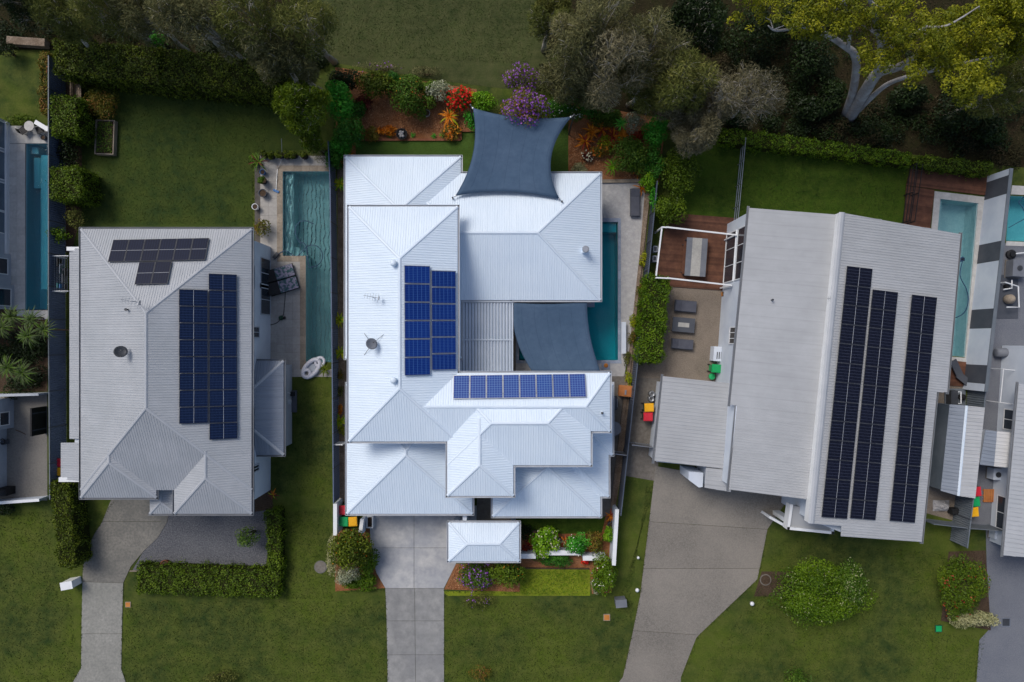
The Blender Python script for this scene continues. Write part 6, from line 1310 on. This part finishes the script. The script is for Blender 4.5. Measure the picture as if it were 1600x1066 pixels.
# ------------------------------------------------------------ front garden
S('shrub', 'dark glossy tree shrub in front of the bins', 548, 856, 3.4, 33, 32, 'lf_hedge_dark', n=4200, leaf=(.2, .1), lumps=26, flowers=('lf_orange', 40, .1)); S('shrub', 'silver white leaved shrub at the front left corner', 543, 897, 1.8, 23, 19, 'lf_varieg', n=2200, leaf=(.13, .06)); S('shrub', 'silvery trailing shrub spilling over the left boundary', 519, 870, 1.4, 10, 38, 'lf_cream', n=1500, leaf=(.14, .05)); S('shrub', 'bright green bush beside the driveway bend', 574, 876, 1.4, 17, 30, 'lf_lime', n=2300); S('shrub', 'low bright green ground cover at the front left', 564, 910, .8, 32, 14, 'lf_lime', n=1700)
S('shrub', 'purple flowering shrub in the bed right of the driveway', 744, 899, 1.6, 32, 23, 'lf_mid', n=2400, flowers=('fl_purple', 260, .12)); S('shrub', 'green shrub below the gate pavilion', 793, 892, 2.0, 30, 25, 'lf_hedge', n=3000, flowers=('lf_orange', 30, .1)); S('shrub', 'sparse weedy bush at the boundary below the purple shrub', 745, 938, .8, 28, 14, 'lf_olive_green', n=700, leaf=(.14, .05), flowers=('fl_purple', 25, .1)); S('shrub', 'lime green bush with cream flowers nearest the gate pavilion', 850, 846, 1.8, 21, 25, 'lf_bright', n=1900, leaf=(.18, .1), flowers=('fl_cream', 90, .13)); S('shrub', 'emerald bush with small white flowers in the front garden', 904, 850, 1.6, 21, 17, 'lf_emerald', n=1700, leaf=(.16, .09), flowers=('fl_white', 60, .1)); S('shrub', 'green and red bush right of the emerald bush', 930, 845, 1.3, 14, 18, 'lf_redgreen', n=900); S('shrub', 'bright bush beside the slate urn', 951, 836, 1.4, 9, 12, 'lf_bright', n=600); S('shrub', 'deep green ferns below the white wall in the front bed', 868, 877, .8, 32, 12, 'lf_green', n=1700, leaf=(.2, .05)); S('shrub', 'tall loose shrub at the right front corner of the garden', 942, 895, 2.0, 21, 36, 'lf_lime', n=2700, flowers=('fl_white', 50, .09), lumps=22); S('shrub', 'pale leaved plants at the front right corner', 931, 915, .8, 8, 14, 'lf_varieg', n=360); S('shrub', 'bright red salvia patch below the white wall stub', 916, 877, .4, 8, 4, 'lf_green', n=200, flowers=('fl_red', 90, .14), lumps=6); S('shrub', 'dark green plant behind the gate pavilion', 820, 832, .9, 12, 13, 'lf_dark', n=500)
rosette('bromeliad', 'dark red bromeliad left of the lime bush', 826, 851, .25, .6, 15, ['lf_maroon', 'lf_red'], 'strappy plants', .1, .6); rosette('bromeliad', 'second dark red bromeliad by the gate pavilion', 819, 857, .2, .5, 13, ['lf_maroon', 'lf_red'], 'strappy plants', .1, .6); rosette('bromeliad', 'pink cream bromeliad between the two lime bushes', 882, 845, .35, .55, 20, ['lf_cream', 'lf_red', 'lf_orange'], 'strappy plants', .09, .7); rosette('cordyline', 'orange cordyline at the house corner above the right front wall', 954, 806, .5, .6, 15, ['lf_red', 'lf_orange'], 'strappy plants', .1, .6)
# ------------------------------------------------------------ other strappy plants
rosette('cordyline', 'green and red spiky palm at the corner of the left pool deck', 404, 254, .9, .95, 16, ['lf_mid', 'lf_mid', 'lf_maroon'], 'strappy plants', .1, .5); rosette('cycad', 'small dark cycad beside the grey pool float', 508, 578, .3, .62, 22, 'lf_hedge_dark', 'strappy plants', .07, .6); rosette('bromeliad', 'orange and yellow bromeliad beside the grey house wall', 427, 773, .3, .52, 12, ['lf_orange', 'lf_yellowgreen', 'lf_maroon'], 'strappy plants', .09, .6)
for i, (px, py, R, h, lb) in enumerate(((22, 495, .95, 3.0, 'top left head of the pandanus group'), (52, 500, .9, 3.2, 'top right head of the pandanus group'), (6, 512, .9, 3.3, 'left edge head of the pandanus group'), (46, 525, .95, 3.4, 'middle head of the pandanus group'), (72, 515, .85, 3.0, 'rightmost head of the pandanus group'), (16, 575, 1.05, 3.2, 'lower left head of the pandanus group'), (38, 583, .9, 3.0, 'lowest head of the pandanus group'))):
    rosette('pandanus', lb, px, py, h, R*1.15, 84, ['lf_palm', 'lf_palm', 'lf_mid'], 'pandanus heads at the left edge', .065, .75, 'tree', True, tiers=3)
# ------------------------------------------------------------ trees, top left
T = tree; gl_, gr_ = 'olive trees above the left hedge', 'olive trees above the white house garden'
for i, (px, py, h, r, m, lb) in enumerate(((78, 22, 9, 40, 'lf_olive_green', 'yellowish leaved tree nearest the top left corner'), (150, 8, 10, 44, 'lf_olive_green', 'olive tree second from the top left corner'), (205, 22, 9, 36, 'lf_olive', 'dull olive tree above the middle of the hedge'), (262, 8, 11, 46, 'lf_olive', 'tall olive tree at the top edge above the hedge'), (318, 40, 10, 42, 'lf_olive', 'grey olive tree overhanging the dark hedge'), (382, 28, 11, 52, 'lf_olive_green', 'broad olive tree right of the hedge trees'), (410, 82, 9, 40, 'lf_olive', 'olive tree just left of the bright wattle'), (470, 30, 10, 46, 'lf_olive_green', 'olive tree at the left edge of the park lawn'), (455, 88, 8, 36, 'lf_olive', 'lower olive tree beside the park lawn'), (10, -10, 10, 36, 'lf_dark', 'dark tree cut off by the top left corner'))):
    T('olive_tree', lb, px, py-8, h, r, m, 6500, (.34, .045), gl_, 18, 3, vert=.2)
T('wattle_tree', 'feathery yellow green wattle beside the garden corner', 470, 160, 7.5, 50, 'lf_wattle', 9000, (.3, .06), None, 30, 0, (484, 190), sub=(.2, .34), vert=.9); T('wattle_tree', 'small yellow green wattle leaning over the left lawn', 490, 212, 4, 26, 'lf_wattle', 3000, (.26, .05), None, 14, 0, vert=.5)
S('shrub', 'vivid green sapling in the shade above the left hedge', 247, 63, 2.2, 12, 12, 'lf_emerald', n=600)
# ------------------------------------------------------------ trees, top right
for i, (px, py, h, r, m, lb) in enumerate(((866, 20, 8, 38, 'lf_olive_green', 'greenish tree at the right edge of the park lawn'), (900, 62, 10, 50, 'lf_olive', 'olive tree right of the park lawn'), (884, 116, 6, 40, 'lf_olive', 'olive tree behind the purple flowering bush'), (950, 22, 12, 56, 'lf_olive', 'tall olive tree at the top edge right of the park'), (958, 92, 11, 54, 'lf_grey', 'grey brown olive tree above the garden corner'), (932, 132, 5.5, 34, 'lf_olive', 'low olive tree behind the right back fence'), (1020, 62, 11, 54, 'lf_olive', 'olive tree left of the dark woodland gap'), (1008, 124, 6.5, 44, 'lf_olive_green', 'greener olive tree above the right back fence'), (1072, 118, 10, 48, 'lf_olive_green', 'olive tree with yellowish top left of the dead branches'), (1066, 164, 6, 36, 'lf_grey', 'grey tree beside the garden corner'), (1132, 140, 9, 42, 'lf_grey', 'grey she oak left of the bare branched tree'), (1092, 200, 7, 34, 'lf_grey', 'pale grey she oak overhanging the right neighbour lawn'), (1190, 135, 9, 46, 'lf_grey', 'bare branched grey tree left of the big gum'), (1096, 30, 9, 48, 'lf_dark', 'dark leafy tree at the top edge between olives and gum'))):
    T('olive_tree', lb, px, py, h, r, m, 3000 if 'bare' in lb else 7500, (.34, .045) if m != 'lf_dark' else (.22, .1), gr_, 20, 7 if 'bare' in lb else 4 if m == 'lf_grey' else 2, vert=.2)
for i, (px, py, h, rx, ry, lb) in enumerate(((1262, 90, 3, 40, 34, 'dark undergrowth bush left of the white gum trunk'), (1300, 150, 2, 24, 26, 'dark green bush at the foot of the white gum'), (1270, 170, 2, 30, 18, 'low dark bush above the long low hedge'), (1420, 150, 2.2, 34, 18, 'dark bush right of the white gum trunk'), (1500, 175, 3, 44, 30, 'dark bush below the gum branches at the right'), (1545, 200, 2, 26, 24, 'dark bush above the striped wall end'), (1180, 45, 4, 46, 40, 'dark undergrowth in the shaded woodland gap'), (1150, 185, 2, 30, 14, 'dark low bush above the right neighbour hedge'), (1240, 30, 4, 30, 30, 'dark undergrowth at the top edge left of the gum'))):
    S('shrub', lb, px, py, h, rx, ry, 'lf_dark', n=2200, leaf=(.2, .1), group='dark undergrowth in the woodland')
# the white gum
bx_, by_ = W(1325, 182); t = thing('gum_tree', 'big spreading white trunked gum tree at the top right', 'tree', (bx_, by_, 0)); rng = nrng(); rs = random.Random(77)
limbs = [([(1321, 180, -.05), (1332, 147, 2.6), (1338, 106, 5.5), (1334, 84, 7), (1324, 75, 7.6), (1294, 56, 9.2), (1251, 39, 11)], [.34, .28, .25, .23, .21, .17, .1]), ([(1327, 184, -.05), (1349, 147, 3.2), (1372, 114, 6.2), (1403, 105, 8.2), (1433, 88, 10)], [.46, .4, .34, .24, .14]), ([(1370, 117, 6), (1377, 73, 9), (1367, 25, 11.5), (1357, -10, 13)], [.26, .22, .18, .1]), ([(1342, 172, 1.2), (1362, 152, 3.2), (1390, 130, 5.5), (1437, 115, 8), (1490, 105, 9.5)], [.2, .18, .15, .12, .06]), ([(1377, 73, 9), (1385, 66, 9.6), (1362, 48, 10.8)], [.16, .14, .08]), ([(1405, 105, 8.2), (1450, 110, 9), (1550, 88, 11)], [.15, .12, .05]), ([(1377, 80, 8.6), (1400, 70, 10), (1446, 42, 12)], [.14, .12, .06]), ([(1294, 56, 9.2), (1262, 42, 10.2), (1215, 48, 11), (1200, 40, 11.5)], [.12, .1, .07, .03]), ([(1324, 75, 7.6), (1330, 40, 10), (1318, 0, 12)], [.15, .11, .05]), ([(1446, 42, 12), (1480, 40, 12.4), (1530, 10, 13)], [.08, .06, .03])]
for k, (L, R) in enumerate(limbs):
    MB().tube(smooth([W3(*p) for p in L], 4), list(np.interp(np.linspace(0, len(R)-1, (len(R)-1)*4+1), range(len(R)), R)), 9).build('trunk' if k in (0, 1) else 'branch', 'bark_gum', t, True)
zones = [(1150, 1240, -10, 30, 10), (1225, 1300, -5, 48, 22), (1290, 1345, -10, 50, 16), (1345, 1400, 60, 105, 10), (1375, 1500, 5, 75, 30), (1420, 1500, 70, 125, 16), (1490, 1600, 20, 100, 20), (1470, 1570, 115, 158, 12), (1500, 1640, -20, 30, 16), (1350, 1420, -20, 40, 12)]
bl = []; puff = []
for x0, x1, y0, y1, n in zones:
    for i in range(max(4, int(n*.62))):
        h = rs.uniform(10, 13.2); c = W3(rs.uniform(x0, x1), rs.uniform(y0, y1), h); r = rs.uniform(.5, .95); puff.append(c)
        for q in range(6): bl.append((c.x+rs.gauss(0, .5)*r, c.y+rs.gauss(0, .5)*r, c.z+rs.gauss(0, .25)*r, r*.5, r*.5, r*.34))
N_ = 34000; P, N, k = blob_pts(bl, N_, rng, .2); quads_obj('crown', leaves(P, N, .17, .075, rng, .55, .5), tones(k, N_, rng, .55), 'lf_gum', t)
mb = MB(); nodes = [q for L, R in limbs for q in smooth([W3(*p) for p in L[2:]], 6)]
for e in puff:
    a = min(nodes, key=lambda q: (q-e).length+max(0, q.z-e.z)*2)
    if (a-e).length > 1.3: continue
    m_ = a.lerp(e, .55)+Vector((rs.uniform(-.2, .2), rs.uniform(-.2, .2), rs.uniform(-.3, .1))); mb.tube([a, m_, e], [.032, .022, .008], 5)
mb.build('twigs', 'bark_gum', t)
T('gum_tree', 'leafy gum tree filling the top right corner', 1570, 40, 13, 60, 'lf_gum', 9000, (.22, .08), None, 34, 1, (1545, 130), sub=(.16, .28), bark='bark_gum'); T('olive_tree', 'dark needle tree at the right edge above the striped wall', 1575, 135, 8, 42, 'lf_olive_green', 6000, (.34, .045), None, 18, 2, vert=.2)
# leaf litter and stray weeds
def litter(name, label, quad, n, m, size, seed, h=.012):
    rng = np.random.default_rng(seed); q = np.array([W(x, y) for x, y in quad]); u, v = rng.uniform(0, 1, n), rng.uniform(0, 1, n)
    B = q[0][None]*((1-u)*(1-v))[:, None]+q[1][None]*(u*(1-v))[:, None]+q[2][None]*(u*v)[:, None]+q[3][None]*((1-u)*v)[:, None]
    P = np.concatenate([B, rng.uniform(h, h+.05, n)[:, None]], 1)
    o = quads_obj(name, leaves(P, np.tile([0, 0, 1.], (n, 1)), size, size*.45, rng, .3), rng.uniform(0, 1, n), m); o['kind'] = 'stuff'; o['label'] = label
litter('leaf_litter', 'fallen brown leaves under the woodland trees', [(870, -20), (1640, -20), (1600, 255), (1040, 185)], 12000, 'lf_litter', .13, 1); litter('leaf_litter', 'fallen leaves under the left trees', [(0, -20), (470, -20), (440, 100), (0, 75)], 5000, 'lf_litter', .13, 2)
def undergrowth(label, spots, m, seed):
    rng = np.random.default_rng(seed); bl = []
    for px, py, r in spots:
        for i in range(9):
            c = W3(px+rng.normal(0, r*.5), py+rng.normal(0, r*.35), 0); q = rng.uniform(.3, .8); bl.append((c.x, c.y, q*.35, q, q, q*rng.uniform(.4, .8)))
    n = 130*len(bl); P, N, k = blob_pts(bl, n, rng, .2, 0); P[:, 2] = np.maximum(P[:, 2], .02)
    o = quads_obj('undergrowth', leaves(P, N, .18, .07, rng, .7, .3), tones(k, n, rng, .5), m); o['kind'] = 'stuff'; o['label'] = label
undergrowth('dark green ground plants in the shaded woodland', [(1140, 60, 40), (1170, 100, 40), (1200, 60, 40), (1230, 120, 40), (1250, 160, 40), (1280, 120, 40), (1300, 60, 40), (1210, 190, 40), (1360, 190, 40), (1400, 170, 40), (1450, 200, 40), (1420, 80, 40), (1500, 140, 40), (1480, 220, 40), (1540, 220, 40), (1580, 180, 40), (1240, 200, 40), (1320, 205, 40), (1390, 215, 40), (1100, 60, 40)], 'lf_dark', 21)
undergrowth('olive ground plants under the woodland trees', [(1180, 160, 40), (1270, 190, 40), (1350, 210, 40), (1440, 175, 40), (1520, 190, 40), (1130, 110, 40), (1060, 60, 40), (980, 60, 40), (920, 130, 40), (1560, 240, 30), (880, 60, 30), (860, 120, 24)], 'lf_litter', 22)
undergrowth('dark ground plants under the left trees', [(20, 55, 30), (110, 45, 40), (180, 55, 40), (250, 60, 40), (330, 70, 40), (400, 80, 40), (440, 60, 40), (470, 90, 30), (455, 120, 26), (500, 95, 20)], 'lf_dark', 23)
undergrowth('added dark plants standing for the shade under the pandanus heads', [(20, 540, 30), (50, 555, 26), (60, 590, 20), (20, 595, 26), (5, 560, 20), (66, 540, 14)], 'lf_dark', 24)  # added dark leaves, their colour standing for the shade below the heads
litter('mulch_chips', 'bark chips over the back left bed', [(556, 140), (742, 160), (742, 203), (560, 217)], 3500, 'lf_chip', .12, 3, .02); litter('mulch_chips', 'bark chips over the back right bed', [(890, 205), (1005, 205), (1005, 282), (890, 268)], 2600, 'lf_chip', .12, 4, .02); litter('mulch_chips', 'bark chips over the front beds', [(715, 883), (812, 883), (812, 924), (698, 920)], 1600, 'lf_chip', .11, 5, .02)
def turf(name, label, quad, n, m, seed, L=.12):
    rng = np.random.default_rng(seed); q = np.array([W(x, y) for x, y in quad]); u, v = rng.uniform(0, 1, n), rng.uniform(0, 1, n)
    B = q[0][None]*((1-u)*(1-v))[:, None]+q[1][None]*(u*(1-v))[:, None]+q[2][None]*(u*v)[:, None]+q[3][None]*((1-u)*v)[:, None]
    P = np.concatenate([B, np.full(n, .02)[:, None]], 1); N = np.tile([0, 0, .4], (n, 1))+rng.normal(0, .5, (n, 3))
    o = quads_obj(name, leaves(P, N, L, .035, rng, .3, .1), rng.uniform(0, 1, n), m); o['kind'] = 'stuff'; o['label'] = label

lawns = [([(0, 800), (76, 800), (88, 890), (0, 890)], 1800), ([(0, 890), (108, 892), (124, 1066), (0, 1066)], 4600), ([(196, 940), (602, 938), (604, 1066), (194, 1066)], 15000), ([(444, 800), (516, 796), (520, 936), (444, 936)], 3200), ([(698, 940), (992, 940), (966, 1066), (698, 1066)], 11000), ([(1024, 760), (1010, 760), (985, 935), (968, 935)], 1400), ([(1204, 842), (1476, 864), (1462, 1066), (1205, 1066)], 17000), ([(1462, 990), (1540, 992), (1526, 1066), (1462, 1066)], 1600), ([(1190, 915), (1205, 940), (1205, 1066), (1082, 1066)], 2600), ([(122, 150), (430, 156), (392, 350), (122, 350)], 15000), ([(520, -20), (850, -20), (830, 100), (530, 88)], 9000), ([(1070, 228), (1412, 262), (1400, 340), (1075, 330)], 8000), ([(420, 610), (514, 604), (518, 780), (430, 770)], 4200), ([(816, 892), (918, 892), (918, 929), (816, 929)], 0)]
for i, (q, n) in enumerate(lawns):
    if n: turf('grass', 'short green grass blades on the lawn', q, int(n*.6), 'lf_turf', 300+i, .12)
turf('grass', 'bright green grass blades on the front lawn', lawns[-1][0], 1800, 'lf_lime', 350, .13)
# ragged grass along the driveway and bed edges
def fringe(pts, m, seed, dens=14, side=.045):
    rng = np.random.default_rng(seed); out = []
    for a, b in zip(pts, pts[1:]):
        a, b = np.array(W(*a)), np.array(W(*b)); n = int(np.linalg.norm(b-a)*dens); u = rng.uniform(0, 1, n)[:, None]; out.append(a+(b-a)*u+rng.normal(0, side, (n, 2)))
    P = np.concatenate(out); n = len(P); P = np.concatenate([P, np.full((n, 1), .06)], 1)
    o = quads_obj('grass', leaves(P, np.tile([0, 0, .5], (n, 1))+rng.normal(0, .5, (n, 3)), .12, .04, rng, .3), rng.uniform(0, 1, n), m); o['kind'] = 'stuff'; o['label'] = 'ragged grass along the paving edge'
for i, L_ in enumerate(([(602, 921), (604, 970), (606, 1066)], [(695, 921), (695, 1066)], [(178, 782), (160, 815), (150, 830), (136, 857), (130, 885), (128, 909), (127, 1043), (114, 1066)], [(193, 912), (190, 1045), (198, 1066)], [(1016, 800), (1000, 930), (973, 1058)], [(1199, 830), (1184, 905), (1157, 931), (1092, 993), (1065, 1058)], [(524, 925), (602, 921)], [(695, 924), (812, 926)], [(1530, 1000), (1522, 1066)], [(128, 330), (128, 120)], [(395, 240), (396, 350)], [(1068, 348), (1160, 345)], [(1178, 932), (1240, 932)])): fringe(L_, 'lf_turf', 500+i)
S('shrub', 'green filler shrub between the dark shrub and the round back shrub', 608, 128, 2.0, 22, 16, 'lf_green', n=1600); S('shrub', 'pale green shrub on the back fence above the ring pot', 668, 138, 1.7, 18, 14, 'lf_mid', n=1200); S('shrub', 'green shrub joining the dense shrub and the roof corner bush', 534, 226, 2.4, 18, 20, 'lf_emerald', n=1700); S('shrub', 'dark leafy shrub under the corner feathery shrub', 556, 172, 1.6, 16, 16, 'lf_green', n=1200); S('shrub', 'green shrub on the fence right of the dark red cordyline', 952, 180, 1.7, 22, 12, 'lf_mid', n=1300); S('shrub', 'leafy green shrub left of the vivid terrace bush', 1000, 258, 1.7, 18, 18, 'lf_mid', n=1300); S('shrub', 'pale flowering shrub at the right end of the shade sail', 896, 178, 1.6, 16, 12, 'lf_mid', n=900, flowers=('fl_white', 70, .09))
